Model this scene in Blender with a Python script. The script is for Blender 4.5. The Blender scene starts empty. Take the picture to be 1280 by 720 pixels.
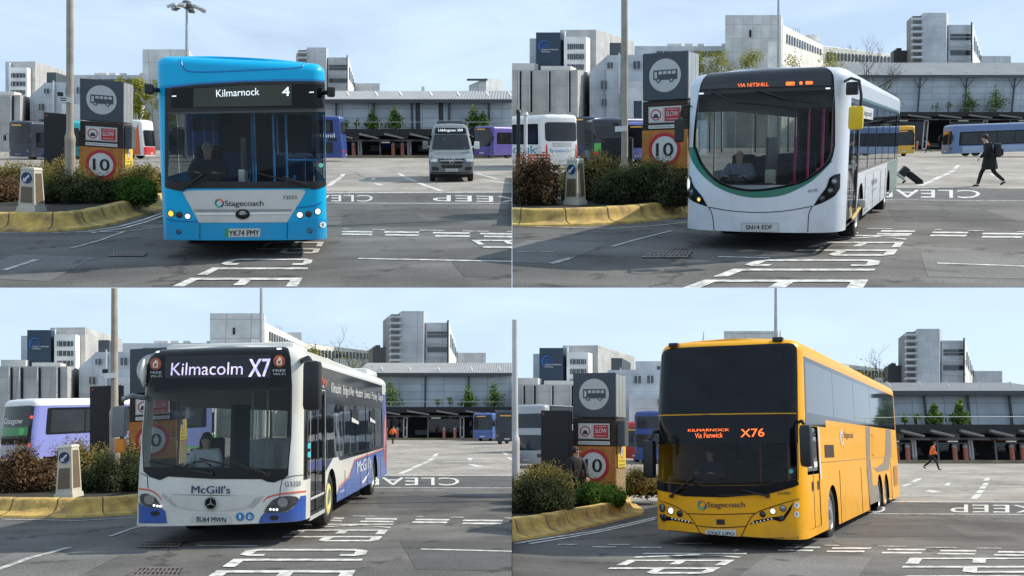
import bpy, bmesh, math, random
from math import sin, cos, pi, radians, atan, sqrt
from mathutils import Vector, Matrix, geometry, noise
from mathutils.bvhtree import BVHTree

random.seed(7)
scene = bpy.context.scene
COL = scene.collection
F = 1056.0            # focal length in pixels of the 1280 px wide picture
EYE = 1.85            # eye height above the ground
PITCH = atan(180.0 / F)

# ------------------------------------------------------------------ world frames
# The photograph shows four views of one bus station; each is a place of its own with its own ground.
CAM_R = Matrix.Rotation(PITCH, 3, 'X')       # camera tilts up a little


def wray(px, py):
    return CAM_R @ Vector((px - 640, F, 360 - py))


class Place:
    def __init__(s, name, cx, hy, lam, size, bg):
        s.name, s.size, s.bg, s.hy = name, size, bg, hy
        s.cs = 1.55 if name == 'TR' else 1.0        # how far off the city blocks stand
        r0 = wray(cx, hy).normalized()
        a = (wray(cx + 1, hy) - wray(cx, hy)).cross(wray(cx, hy)).normalized()
        cu = CAM_R @ Vector((0, 0, 1))
        n = r0.cross(cu).normalized()
        b = n.cross(r0).normalized()
        u = a * (1 - lam) + b * lam
        u = (u - r0 * u.dot(r0)).normalized()
        r = r0.cross(u)
        s.R = Matrix((r, r0, u)).transposed()          # local -> world
        s.Ri = s.R.transposed()
        T = Matrix.Translation(Vector((0, 0, EYE)) - u * EYE * size)
        s.M = T @ s.R.to_4x4() @ Matrix.Scale(size, 4)
        s.cu = s.Ri @ cu
        e = s.ray(cx + 1, hy) - s.ray(cx, hy)
        s.plane_n = e.cross(Vector((0, 0, 1))).normalized()
        if s.plane_n.y < 0:
            s.plane_n = -s.plane_n
        s.plane_k = s.ray(cx, hy).dot(s.plane_n)

    def ray(s, px, py):
        return s.Ri @ wray(px, py)

    def at(s, px, py, z=0.0):
        d = s.ray(px, py)
        return d * ((z - EYE) / d.z) + Vector((0, 0, EYE))

    def far(s, px, py, D):
        """point seen at (px,py) on the upright plane that faces the viewer at depth D"""
        d = s.ray(px, py)
        return d * (s.plane_k * D / F / d.dot(s.plane_n)) + Vector((0, 0, EYE))

    def up(s, p):
        """a local upright direction that follows the plumb line of the view at p"""
        d = (Vector(p) - Vector((0, 0, EYE))).normalized()
        n = d.cross(s.cu).normalized()
        z = Vector((0, 0, 1))
        return (z - n * z.dot(n)).normalized()

    def lean(s, p):
        return Vector((0, 0, 1)).rotation_difference(s.up(p)).to_matrix().to_4x4()

    def base(s, px, D):
        """ground point under column px at depth D"""
        a, b = s.far(px, s.hy, D), s.far(px, s.hy + 60, D)
        return a.lerp(b, a.z / (a.z - b.z))

    def ref(s, x, y):
        k, tx, ty, ox, oy = s.bg
        return (k * x + tx + ox, k * y + ty + oy)

    def bgp(s, x, y, D):
        px, py = s.ref(x, y)
        return s.far(px, py, D * s.cs / s.bg[0])

    def ppm(s, D):
        return F / D


TL = Place('TL', 320, 174, .0, 16.0, (.83, -43, 46, 0, 0))
TR = Place('TR', 960, 174, .0, 16.0, (1.0, 0, 0, 640, 0))
BL = Place('BL', 320, 531, .0, 1.0, (.966, 5, 13.4, 0, 360))
BR = Place('BR', 960, 550, .0, 1.0, (.975, 5, 35.4, 640, 360))
PLACES = (TL, TR, BL, BR)


def seam_planes(q):
    """planes through the eye that bound a place: (point, outward normal)"""
    e = Vector((0, 0, EYE))
    out = []
    a, b = q.ray(640, 100), q.ray(640, 600)
    n = a.cross(b).normalized()
    test = q.ray(320 if q.name[1] == 'L' else 960, 360)
    if n.dot(test) > 0:
        n = -n
    out.append((e, n))
    a, b = q.ray(100, 360), q.ray(1200, 360)
    n = a.cross(b).normalized()
    test = q.ray(640, 180 if q.name[0] == 'T' else 540)
    if n.dot(test) > 0:
        n = -n
    out.append((e, n))
    return out


for q in PLACES:
    q.planes = seam_planes(q)


def inside(q, p, m=0.0):
    return all((Vector(p) - c).dot(n) < -m for c, n in q.planes)


# ------------------------------------------------------------------ materials
def lin(h):
    h = h.lstrip('#')
    c = [int(h[i:i + 2], 16) / 255 for i in (0, 2, 4)]
    return tuple(x / 12.92 if x <= .04045 else ((x + .055) / 1.055) ** 2.4 for x in c)


MATS = {}


def mat(key, color=(.5, .5, .5), rough=.5, metal=0.0, coat=0.0, var=.12, scale=3.0, bump=0.0, bscale=40.0, emit=0.0, spec=.5, dark=None, detail=5):
    if key in MATS:
        return MATS[key]
    if isinstance(color, str):
        color = lin(color)
    m = bpy.data.materials.new(key)
    m.use_nodes = True
    nt = m.node_tree
    p = nt.nodes['Principled BSDF']
    p.inputs['Roughness'].default_value = rough
    p.inputs['Metallic'].default_value = metal
    p.inputs['Coat Weight'].default_value = coat
    p.inputs['Coat Roughness'].default_value = .06
    p.inputs['Specular IOR Level'].default_value = spec
    tc = nt.nodes.new('ShaderNodeTexCoord')
    nz = nt.nodes.new('ShaderNodeTexNoise')
    nz.inputs['Scale'].default_value = scale
    nz.inputs['Detail'].default_value = detail
    nz.inputs['Roughness'].default_value = .6
    nt.links.new(tc.outputs['Object'], nz.inputs['Vector'])
    rp = nt.nodes.new('ShaderNodeValToRGB')
    rp.color_ramp.elements[0].position = .3
    rp.color_ramp.elements[1].position = .7
    d = dark if dark else tuple(c * (1 - var) for c in color)
    if isinstance(d, str):
        d = lin(d)
    rp.color_ramp.elements[0].color = (*d, 1)
    rp.color_ramp.elements[1].color = (*[min(1, c * (1 + var * .6)) for c in color], 1)
    nt.links.new(nz.outputs['Fac'], rp.inputs['Fac'])
    nt.links.new(rp.outputs['Color'], p.inputs['Base Color'])
    if emit:
        p.inputs['Emission Strength'].default_value = emit
        nt.links.new(rp.outputs['Color'], p.inputs['Emission Color'])
    if bump:
        nb = nt.nodes.new('ShaderNodeTexNoise')
        nb.inputs['Scale'].default_value = bscale
        nb.inputs['Detail'].default_value = 4
        nt.links.new(tc.outputs['Object'], nb.inputs['Vector'])
        bp = nt.nodes.new('ShaderNodeBump')
        bp.inputs['Strength'].default_value = bump
        bp.inputs['Distance'].default_value = .02
        nt.links.new(nb.outputs['Fac'], bp.inputs['Height'])
        nt.links.new(bp.outputs['Normal'], p.inputs['Normal'])
    MATS[key] = m
    return m


def paint(key, color=(.5, .5, .5), rough=.36, var=.05, coat=.4, spec=.35):
    if key in MATS:
        return MATS[key]
    m = mat(key, color, rough=rough, coat=coat, spec=spec, var=var, scale=1.3)
    nt = m.node_tree
    p = nt.nodes['Principled BSDF']
    src = p.inputs['Base Color'].links[0].from_socket
    tc = nt.nodes['Texture Coordinate']
    sep = nt.nodes.new('ShaderNodeSeparateXYZ')
    nt.links.new(tc.outputs['Object'], sep.inputs[0])
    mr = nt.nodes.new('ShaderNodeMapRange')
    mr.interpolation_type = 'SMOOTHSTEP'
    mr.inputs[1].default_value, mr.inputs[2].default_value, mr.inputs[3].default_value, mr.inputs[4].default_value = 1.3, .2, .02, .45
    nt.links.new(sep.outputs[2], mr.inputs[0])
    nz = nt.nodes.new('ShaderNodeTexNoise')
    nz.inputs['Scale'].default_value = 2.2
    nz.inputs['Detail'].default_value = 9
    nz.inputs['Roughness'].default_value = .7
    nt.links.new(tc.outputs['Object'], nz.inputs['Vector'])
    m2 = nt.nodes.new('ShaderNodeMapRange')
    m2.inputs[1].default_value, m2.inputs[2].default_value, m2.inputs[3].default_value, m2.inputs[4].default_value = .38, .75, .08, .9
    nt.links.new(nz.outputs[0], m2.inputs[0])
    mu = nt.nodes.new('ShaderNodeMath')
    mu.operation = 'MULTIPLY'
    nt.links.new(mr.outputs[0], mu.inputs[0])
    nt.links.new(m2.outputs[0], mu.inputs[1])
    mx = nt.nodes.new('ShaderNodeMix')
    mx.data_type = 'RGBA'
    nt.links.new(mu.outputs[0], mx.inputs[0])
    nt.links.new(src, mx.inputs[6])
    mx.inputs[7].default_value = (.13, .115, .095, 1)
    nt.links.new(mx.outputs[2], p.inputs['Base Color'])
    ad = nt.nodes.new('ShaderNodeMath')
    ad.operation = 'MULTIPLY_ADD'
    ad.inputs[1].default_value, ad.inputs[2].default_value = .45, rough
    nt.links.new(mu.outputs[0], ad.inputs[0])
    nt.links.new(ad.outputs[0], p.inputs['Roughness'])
    return m


def glass(key, tint=(.5, .55, .55), clear=.6, rough=.03, refl=.4):
    """thin tinted pane: part clear, part mirror by the angle"""
    if key in MATS:
        return MATS[key]
    m = bpy.data.materials.new(key)
    m.use_nodes = True
    nt = m.node_tree
    nt.nodes.clear()
    o = nt.nodes.new('ShaderNodeOutputMaterial')
    tr = nt.nodes.new('ShaderNodeBsdfTransparent')
    tr.inputs['Color'].default_value = (*[c * clear for c in tint], 1)
    gl = nt.nodes.new('ShaderNodeBsdfGlossy')
    gl.inputs['Roughness'].default_value = rough
    gl.inputs['Color'].default_value = (.95, .97, 1, 1)
    lw = nt.nodes.new('ShaderNodeLayerWeight')
    lw.inputs[0].default_value = .5
    pw = nt.nodes.new('ShaderNodeMath')
    pw.operation = 'POWER'
    pw.inputs[1].default_value = 4.0
    nt.links.new(lw.outputs['Facing'], pw.inputs[0])
    ml = nt.nodes.new('ShaderNodeMath')
    ml.operation = 'MULTIPLY_ADD'
    ml.use_clamp = True
    ml.inputs[1].default_value = .9 * min(1, refl + .3)
    ml.inputs[2].default_value = .045 * refl
    nt.links.new(pw.outputs[0], ml.inputs[0])
    tc = nt.nodes.new('ShaderNodeTexCoord')
    nz = nt.nodes.new('ShaderNodeTexNoise')
    nz.inputs['Scale'].default_value = 1.1
    nz.inputs['Detail'].default_value = 2
    nt.links.new(tc.outputs['Object'], nz.inputs['Vector'])
    bp = nt.nodes.new('ShaderNodeBump')
    bp.inputs['Strength'].default_value = .12
    bp.inputs['Distance'].default_value = .05
    nt.links.new(nz.outputs['Fac'], bp.inputs['Height'])
    nt.links.new(bp.outputs['Normal'], gl.inputs['Normal'])
    mx = nt.nodes.new('ShaderNodeMixShader')
    nt.links.new(ml.outputs[0], mx.inputs[0])
    nt.links.new(tr.outputs[0], mx.inputs[1])
    nt.links.new(gl.outputs[0], mx.inputs[2])
    nt.links.new(mx.outputs[0], o.inputs[0])
    MATS[key] = m
    return m


def led(key, color, e=1.5):
    return mat(key, color, rough=.5, emit=e, var=.15, scale=30)


# ------------------------------------------------------------------ mesh builder
class MB:
    def __init__(s):
        s.v, s.f, s.m, s.mats = [], [], [], []
        s.cur = 0
        s.n = None

    def use(s, m):
        if m not in s.mats:
            s.mats.append(m)
        s.cur = s.mats.index(m)
        return s

    def add(s, vs, fs, M=None):
        b = len(s.v)
        for v in vs:
            v = Vector(v)
            s.v.append(M @ v if M else v)
        for f in fs:
            s.f.append(tuple(b + i for i in f))
            s.m.append(s.cur)
        return s

    def box(s, x0, x1, y0, y1, z0, z1, M=None, bev=0.0):
        if bev > 0:
            bm = bmesh.new()
            bmesh.ops.create_cube(bm, size=1)
            for v in bm.verts:
                v.co = Vector(((x0 + x1) / 2 + v.co.x * (x1 - x0), (y0 + y1) / 2 + v.co.y * (y1 - y0), (z0 + z1) / 2 + v.co.z * (z1 - z0)))
            bmesh.ops.bevel(bm, geom=list(bm.edges), offset=bev, segments=2, affect='EDGES', profile=.6)
            bm.verts.index_update()
            s.add([v.co.copy() for v in bm.verts], [[v.index for v in f.verts] for f in bm.faces], M)
            bm.free()
            return s
        vs = [(x, y, z) for z in (z0, z1) for y in (y0, y1) for x in (x0, x1)]
        return s.add(vs, [(0, 2, 3, 1), (4, 5, 7, 6), (0, 1, 5, 4), (2, 6, 7, 3), (0, 4, 6, 2), (1, 3, 7, 5)], M)

    def poly(s, pts, M=None):
        return s.add(pts, [tuple(range(len(pts)))], M)

    def prism(s, foot, z0, z1, M=None):
        """foot: CCW (x,y); z1 a number or one height per corner"""
        n = len(foot)
        zt = z1 if isinstance(z1, (list, tuple)) else [z1] * n
        vs = [(x, y, z0) for x, y in foot] + [(foot[i][0], foot[i][1], zt[i]) for i in range(n)]
        fs = [tuple(reversed(range(n))), tuple(range(n, 2 * n))]
        fs += [(i, (i + 1) % n, n + (i + 1) % n, n + i) for i in range(n)]
        return s.add(vs, fs, M)

    def extrude(s, pts, d, M=None):
        """closed 3-D polygon pushed along vector d"""
        n = len(pts)
        d = Vector(d)
        vs = [Vector(p) for p in pts] + [Vector(p) + d for p in pts]
        fs = [tuple(range(n)), tuple(reversed(range(n, 2 * n)))]
        fs += [(i, n + i, n + (i + 1) % n, (i + 1) % n) for i in range(n)]
        return s.add(vs, fs, M)

    def tube(s, path, r, n=8, M=None, cap=True):
        path = [Vector(p) for p in path]
        rs = r if isinstance(r, (list, tuple)) else [r] * len(path)
        vs, fs = [], []
        prev = None
        for i, p in enumerate(path):
            t = (path[min(i + 1, len(path) - 1)] - path[max(i - 1, 0)]).normalized()
            a = prev if prev else (Vector((0, 0, 1)) if abs(t.z) < .9 else Vector((1, 0, 0)))
            x = (a - t * a.dot(t)).normalized()
            prev = x
            y = t.cross(x)
            for k in range(n):
                w = 2 * pi * k / n
                vs.append(p + (x * cos(w) + y * sin(w)) * rs[i])
        for i in range(len(path) - 1):
            for k in range(n):
                fs.append((i * n + k, i * n + (k + 1) % n, (i + 1) * n + (k + 1) % n, (i + 1) * n + k))
        if cap:
            fs.append(tuple(reversed(range(n))))
            fs.append(tuple(range((len(path) - 1) * n, len(path) * n)))
        return s.add(vs, fs, M)

    def lathe(s, prof, n=20, M=None, axis='Z'):
        vs, fs = [], []
        for r, h in prof:
            for k in range(n):
                w = 2 * pi * k / n
                vs.append((r * cos(w), r * sin(w), h) if axis == 'Z' else (h, r * cos(w), r * sin(w)) if axis == 'X' else (r * cos(w), h, r * sin(w)))
        for i in range(len(prof) - 1):
            for k in range(n):
                fs.append((i * n + k, i * n + (k + 1) % n, (i + 1) * n + (k + 1) % n, (i + 1) * n + k))
        fs.append(tuple(reversed(range(n))))
        fs.append(tuple(range((len(prof) - 1) * n, len(prof) * n)))
        return s.add(vs, fs, M)

    def disc(s, c, r, n=24, nrm=(0, -1, 0), ry=None):
        c = Vector(c)
        nrm = Vector(nrm).normalized()
        a = Vector((0, 0, 1)) if abs(nrm.z) < .9 else Vector((0, 1, 0))
        x = a.cross(nrm).normalized()
        y = nrm.cross(x)
        ry = ry or r
        return s.poly([c + x * r * cos(2 * pi * k / n) + y * ry * sin(2 * pi * k / n) for k in range(n)])

    def mesh(s, name, smooth=None):
        me = bpy.data.meshes.new(name)
        me.from_pydata([tuple(v) for v in s.v], [], s.f)
        for m in s.mats:
            me.materials.append(m)
        if len(s.mats) > 1:
            me.polygons.foreach_set('material_index', s.m)
        if smooth is not None:
            me.shade_smooth()
            me.set_sharp_from_angle(angle=radians(smooth))
        if s.n:
            me.shade_smooth()
            me.normals_split_custom_set_from_vertices(s.n)
        me.validate()
        return me


def clip_mesh(me, q, W):
    """cut a mesh at the borders of its place; W: mesh -> place matrix"""
    bm = bmesh.new()
    bm.from_mesh(me)
    Wi = W.inverted()
    for c, n in q.planes:
        cc = Wi @ (c - n * .004)
        nn = (W.to_3x3().transposed() @ n).normalized()
        bmesh.ops.bisect_plane(bm, geom=list(bm.verts) + list(bm.edges) + list(bm.faces), plane_co=cc, plane_no=nn, clear_outer=True)
    bm.to_mesh(me)
    bm.free()


def obj(name, data, parent=None, q=None, M=None, clip=False, label=None, cat=None, group=None, kind=None):
    """link ONE object. Top-level: M is its matrix in place q. Child: identity under its parent unless M is given."""
    if isinstance(data, MB):
        data = data.mesh(name)
    o = bpy.data.objects.new(name, data)
    COL.objects.link(o)
    if parent is None:
        L = M or Matrix.Identity(4)
        if clip and data:
            clip_mesh(data, q, L)
        o.matrix_world = q.M @ L
        o['_q'] = q.name
    else:
        if clip and data:
            clip_mesh(data, q, parent_local(parent) @ (M or Matrix.Identity(4)))
        o.parent = parent
        if M:
            o.matrix_local = M
    if label:
        o['label'] = label
    if cat:
        o['category'] = cat
    if group:
        o['group'] = group
    if kind:
        o['kind'] = kind
    return o


LOCAL = {}


def thing(name, q, M, label, cat, group=None, kind=None):
    o = obj(name, None, None, q, M, label=label, cat=cat, group=group, kind=kind)
    LOCAL[o.name] = M
    return o


def parent_local(p):
    W = Matrix.Identity(4)
    while p.parent is not None:
        W = p.matrix_local @ W
        p = p.parent
    return LOCAL.get(p.name, Matrix.Identity(4)) @ W


def place(q, p, yaw=0.0, upright=True):
    M = Matrix.Translation(Vector(p))
    if upright:
        M = M @ q.lean(p)
    return M @ Matrix.Rotation(yaw, 4, 'Z')


# a spare scene in which lettering and figures are shaped before they are linked here
_tmp = bpy.data.scenes.new('shaping')


def shape(o):
    _tmp.collection.objects.link(o)
    vl = _tmp.view_layers[0]
    vl.update()
    return bpy.data.meshes.new_from_object(o.evaluated_get(vl.depsgraph))


# ------------------------------------------------------------------ lettering
TEXTS = {}


def text2d(s, bold=0.0):
    """flat lettering: (points, faces, width) with cap height 1"""
    k = (s, bold)
    if k in TEXTS:
        return TEXTS[k]
    c = bpy.data.curves.new('t', 'FONT')
    c.body = s
    c.resolution_u = 4
    c.offset = bold
    o = bpy.data.objects.new('t', c)
    me = shape(o)
    vs = [(v.co.x, v.co.y) for v in me.vertices]
    me.calc_loop_triangles()
    fs = [tuple(t.vertices) for t in me.loop_triangles]
    bpy.data.objects.remove(o)
    bpy.data.curves.remove(c)
    bpy.data.meshes.remove(me)
    x0 = min(v[0] for v in vs)
    x1 = max(v[0] for v in vs)
    cap = .7
    vs = [((x - x0) / cap, y / cap) for x, y in vs]
    TEXTS[k] = (vs, fs, (x1 - x0) / cap)
    return TEXTS[k]


def text_quad(mb, s, a, b, c, d, bold=.0, off=(0, 0, 0)):
    """letters of s spread over the quad a(baseline left) b(baseline right) c(cap right) d(cap left)"""
    vs, fs, w = text2d(s)
    a, b, c, d, off = map(Vector, (a, b, c, d, off))
    nn = (b - a).cross(d - a).normalized() * .0012
    for i, dx in enumerate((0, -.022, .022) if bold else (0,)):
        out = []
        for x, y in vs:
            u = (x + dx) / w
            out.append((a * (1 - u) + b * u) * (1 - y) + (d * (1 - u) + c * u) * y + off + nn * i)
        mb.add(out, fs)
    return mb


# ------------------------------------------------------------------ skinned figures
def skin(nodes, edges, sub=2):
    """nodes: list of (co, radius); one continuous surface"""
    me = bpy.data.meshes.new('s')
    me.from_pydata([tuple(n[0]) for n in nodes], edges, [])
    o = bpy.data.objects.new('s', me)
    md = o.modifiers.new('k', 'SKIN')
    md.use_smooth_shade = True
    if sub:
        sb = o.modifiers.new('b', 'SUBSURF')
        sb.levels = sub
        sb.render_levels = sub
    for i, n in enumerate(nodes):
        r = n[1]
        me.skin_vertices[0].data[i].radius = r if isinstance(r, tuple) else (r, r)
    me.skin_vertices[0].data[0].use_root = True
    out = shape(o)
    bpy.data.objects.remove(o)
    bpy.data.meshes.remove(me)
    return [v.co.copy() for v in out.vertices], [tuple(p.vertices) for p in out.polygons]


# ------------------------------------------------------------------ vehicle shells
def in_poly(x, y, P):
    c = False
    j = len(P) - 1
    for i in range(len(P)):
        xi, yi = P[i]
        xj, yj = P[j]
        if (yi > y) != (yj > y) and x < (xj - xi) * (y - yi) / (yj - yi) + xi:
            c = not c
        j = i
    return c


def triangulate(outer, holes=()):
    V, Ed = [], []
    for l in [outer] + list(holes):
        b = len(V)
        V += [Vector((p[0], p[1])) for p in l]
        Ed += [(b + i, b + (i + 1) % len(l)) for i in range(len(l))]
    r = geometry.delaunay_2d_cdt(V, Ed, [], 0, 1e-6)
    vs = [tuple(v) for v in r[0]]
    fs = []
    for f in r[2]:
        x = sum(vs[i][0] for i in f) / 3
        y = sum(vs[i][1] for i in f) / 3
        if in_poly(x, y, outer) and not any(in_poly(x, y, h) for h in holes):
            a, b, c = (vs[i] for i in f)
            if (b[0] - a[0]) * (c[1] - a[1]) - (b[1] - a[1]) * (c[0] - a[0]) < 0:
                f = [f[0], f[2], f[1]]
            fs.append(tuple(f))
    return vs, fs


class Shell:
    """Rounded bus body unrolled in (s,t): s runs round the plan from the middle of the front, t up the side and over the roof edge."""

    def __init__(s, W, L, H, z0, rc=.35, bulge=.12, rr=.18, rt=.22, rake=None, tum=0.0, full=1.5):
        s.W, s.L, s.H, s.z0, s.rt, s.tum, s.full = W, L, H, z0, rt, tum, full
        s.rake = rake or (lambda z: 0.0)
        xf = W / 2 - rc
        pts = []
        for i in range(30):
            x = xf * i / 30
            pts.append((x, bulge * (x / xf) ** 2))
        sl = 2 * bulge / xf
        P0, P1 = (xf, bulge), (W / 2, bulge + sl * rc)
        P2 = (W / 2, P1[1] + rc * full)
        for i in range(25):
            u = i / 24
            pts.append(tuple((1 - u) ** 2 * P0[k] + 2 * u * (1 - u) * P1[k] + u * u * P2[k] for k in (0, 1)))
        s.yside = P2[1]
        for i in range(1, 41):
            y = P2[1] + (L - rr - P2[1]) * i / 40
            pts.append((W / 2, y))
        for i in range(1, 9):
            a = pi / 2 * i / 8
            pts.append((W / 2 - rr + rr * cos(a), L - rr + rr * sin(a)))
        pts.append((0, L))
        s.pts = pts
        s.cum = [0.0]
        for i in range(1, len(pts)):
            s.cum.append(s.cum[-1] + math.dist(pts[i], pts[i - 1]))
        s.S = s.cum[-1]
        s.s_side = s.s_of_y(s.yside)
        s.T = H - rt + rt * pi / 2

    def s_of_x(s, x):
        sg = -1 if x < 0 else 1
        x = abs(x)
        for i in range(1, 54):
            if s.pts[i][0] >= x:
                a, b = s.pts[i - 1], s.pts[i]
                return sg * (s.cum[i - 1] + (s.cum[i] - s.cum[i - 1]) * (x - a[0]) / max(1e-6, b[0] - a[0]))
        return sg * s.cum[54]

    def s_of_y(s, y):
        for i in range(31, len(s.pts)):
            if s.pts[i][1] >= y:
                a, b = s.pts[i - 1], s.pts[i]
                return s.cum[i - 1] + (s.cum[i] - s.cum[i - 1]) * (y - a[1]) / max(1e-6, b[1] - a[1])
        return s.S

    def t_of_z(s, z):
        zz = s.H - s.rt
        return z if z <= zz else zz + s.rt * math.asin(min(1, (z - zz) / s.rt))

    def plan(s, a):
        import bisect
        sg = -1 if a < 0 else 1
        a = min(abs(a), s.S)
        i = min(max(bisect.bisect_right(s.cum, a), 1), len(s.pts) - 1)
        p, r = s.pts[i - 1], s.pts[i]
        u = (a - s.cum[i - 1]) / max(1e-9, s.cum[i] - s.cum[i - 1])
        x, y = p[0] + (r[0] - p[0]) * u, p[1] + (r[1] - p[1]) * u

        def tan(j):
            j0, j1 = max(j - 1, 0), min(j + 1, len(s.pts) - 1)
            return Vector((s.pts[j1][0] - s.pts[j0][0], s.pts[j1][1] - s.pts[j0][1])).normalized()
        t = (tan(i - 1) * (1 - u) + tan(i) * u).normalized()
        n = Vector((t.y, -t.x))
        return Vector((sg * x, y)), Vector((sg * n.x, n.y))

    def surf(s, a, t, off=0.0):
        p, n = s.plan(a)
        zz = s.H - s.rt
        inset, z, ca, sa = 0.0, t, 1.0, 0.0
        if t > zz:
            w = min((t - zz) / s.rt, pi / 2)
            inset, z, ca, sa = s.rt * (1 - cos(w)), zz + s.rt * sin(w), cos(w), sin(w)
        inset += s.tum * max(0, z - 1.2)
        wf = max(0.0, min(1.0, 1 - (p.y - .1) / 1.6))
        dy = s.rake(z) * wf
        q = p - n * (inset - off * ca)
        return Vector((q.x, q.y + dy, z + off * sa))

    def normal(s, a, t):
        e = .004
        a0 = max(-s.S, min(s.S, a))
        dx = s.surf(a0 + e, t) - s.surf(a0 - e, t)
        t1, t0 = min(t + e, s.T), max(t - e, s.z0)
        dz = s.surf(a0, t1) - s.surf(a0, t0)
        n = dx.cross(dz)
        if n.length < 1e-9:
            return Vector((0, 0, 1))
        return n.normalized()

    def patch(s, mb, outer, holes=(), off=0.004, fine=1.0):
        tv, tf = triangulate(outer, holes)
        flat = [Vector((x, y, 0)) for x, y in tv]
        bm = bmesh.new()
        bv = [bm.verts.new(v) for v in flat]
        for t in tf:
            try:
                bm.faces.new([bv[i] for i in t])
            except ValueError:
                pass
        x0, x1 = min(v.x for v in flat), max(v.x for v in flat)
        y0, y1 = min(v.y for v in flat), max(v.y for v in flat)
        cuts = []
        e = s.s_side + .05
        k = int(e / (.07 * fine)) + 1
        for i in range(-k, k + 1):
            cuts.append(('x', e * i / k))
        w = s.S - s.W / 2 - .15
        for sg in (-1, 1):
            for i in range(8):
                cuts.append(('x', sg * (w + .06 * i)))
            yy = e + 1.2
            while yy < w:
                cuts.append(('x', sg * yy))
                yy += 1.2
        zz = s.H - s.rt
        for i in range(7):
            cuts.append(('y', zz + s.rt * pi / 2 * i / 6))
        zt = s.z0 + .25 * fine
        while zt < zz:
            cuts.append(('y', zt))
            zt += .25 * fine
        for ax, c in cuts:
            if ax == 'x' and x0 + 1e-4 < c < x1 - 1e-4:
                bmesh.ops.bisect_plane(bm, geom=list(bm.verts) + list(bm.edges) + list(bm.faces), plane_co=(c, 0, 0), plane_no=(1, 0, 0))
            if ax == 'y' and y0 + 1e-4 < c < y1 - 1e-4:
                bmesh.ops.bisect_plane(bm, geom=list(bm.verts) + list(bm.edges) + list(bm.faces), plane_co=(0, c, 0), plane_no=(0, 1, 0))
        bmesh.ops.remove_doubles(bm, verts=list(bm.verts), dist=1e-5)
        bm.verts.index_update()
        vs = [s.surf(v.co.x, v.co.y, off) for v in bm.verts]
        ns = [s.normal(v.co.x, v.co.y) for v in bm.verts]
        fs = []
        for f in bm.faces:
            idx = [v.index for v in f.verts]
            if f.normal.z < 0:
                idx.reverse()
            fs.append(idx)
        bm.free()
        if mb.n is None:
            mb.n = []
        while len(mb.n) < len(mb.v):
            mb.n.append(Vector((0, 0, 1)))
        mb.add(vs, fs)
        mb.n += ns
        return mb

    def text(s, mb, st, s0, t0, s1, h, off=.009, bold=.0, slope=0.0, s_dir=1):
        """letters from (s0,t0) to width s1-s0, cap height h, on the surface"""
        vs, fs, w = text2d(st)
        for i, dx in enumerate((0, -.022, .022) if bold else (0,)):
            mb.add([s.surf(s0 + (s1 - s0) * x / w + dx * h, t0 + slope * (x / w) + y * h, off + i * .0008) for x, y in vs], fs)
        return mb

    def roof(s, mb):
        n = 120
        ring = [s.surf(-s.S + 2 * s.S * i / n, s.T) for i in range(n)]
        c = Vector((0, s.L / 2, s.H + .03))
        inner = [p.lerp(Vector((0, p.y, p.z)), .5) + Vector((0, 0, .035)) for p in ring]
        mb.add(ring + inner, [(i, (i + 1) % n, n + (i + 1) % n, n + i) for i in range(n)] + [tuple(range(n, 2 * n))])
        return mb


def rnd(pts, r, n=5):
    """round the corners of a closed polygon (r: number or list)"""
    out = []
    N = len(pts)
    for i in range(N):
        p = Vector(pts[i])
        a, b = Vector(pts[i - 1]), Vector(pts[(i + 1) % N])
        ri = r[i] if isinstance(r, (list, tuple)) else r
        da, db = (a - p), (b - p)
        ri = min(ri, da.length * .48, db.length * .48)
        if ri < 1e-4:
            out.append(tuple(p))
            continue
        A, B = p + da.normalized() * ri, p + db.normalized() * ri
        for k in range(n + 1):
            u = k / n
            v = A * (1 - u) ** 2 + p * 2 * u * (1 - u) + B * u * u
            out.append(tuple(v))
    return out


def rect(x0, x1, y0, y1):
    return [(x0, y0), (x1, y0), (x1, y1), (x0, y1)]


def circ(cx, cy, rx, ry=None, n=20):
    ry = ry or rx
    return [(cx + rx * cos(2 * pi * k / n), cy + ry * sin(2 * pi * k / n)) for k in range(n)]


def curve(pts, n=6):
    """open Catmull-Rom through pts (2-D)"""
    P = [Vector(p) for p in pts]
    P = [2 * P[0] - P[1]] + P + [2 * P[-1] - P[-2]]
    out = []
    for i in range(1, len(P) - 2):
        for k in range(n):
            u = k / n
            a, b, c, d = P[i - 1], P[i], P[i + 1], P[i + 2]
            out.append(tuple(.5 * (2 * b + (c - a) * u + (2 * a - 5 * b + 4 * c - d) * u * u + (3 * b - a - 3 * c + d) * u ** 3)))
    out.append(tuple(P[-2]))
    return out
# ------------------------------------------------------------------ shared materials
black = mat('black_plastic', (.012, .012, .013), rough=.42, var=.3)
blackgloss = mat('black_gloss', (.007, .008, .009), rough=.07, var=.1, spec=.22)
rubber = mat('tyre_rubber', (.018, .018, .018), rough=.85, var=.35, scale=12)
dark = mat('cabin_dark', (.014, .015, .017), rough=.8, var=.3)
grime = mat('underbody', (.01, .01, .01), rough=.9)
chrome = mat('chrome', (.6, .61, .62), rough=.18, metal=1, var=.1)
alloy = mat('wheel_steel', (.42, .43, .44), rough=.38, metal=.7, var=.25, scale=9)
lens = glass('lamp_lens', (.9, .92, .95), .9, refl=1.0)
lampon = led('lit_headlamp', (1, .97, .9), 2.2)
amberon = led('lit_indicator', (1, .5, .05), 2.5)
redlamp = mat('rear_lamp', (.5, .02, .02), rough=.2, emit=.15)
white = mat('white_paint', (.78, .79, .78), rough=.35, coat=.4, var=.04)
plate_y = mat('plate_white', (.55, .57, .55), rough=.4, var=.08)
plate_t = mat('plate_letters', (.01, .01, .01), rough=.5)
ink = mat('dark_ink', (.03, .035, .05), rough=.5)
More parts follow.
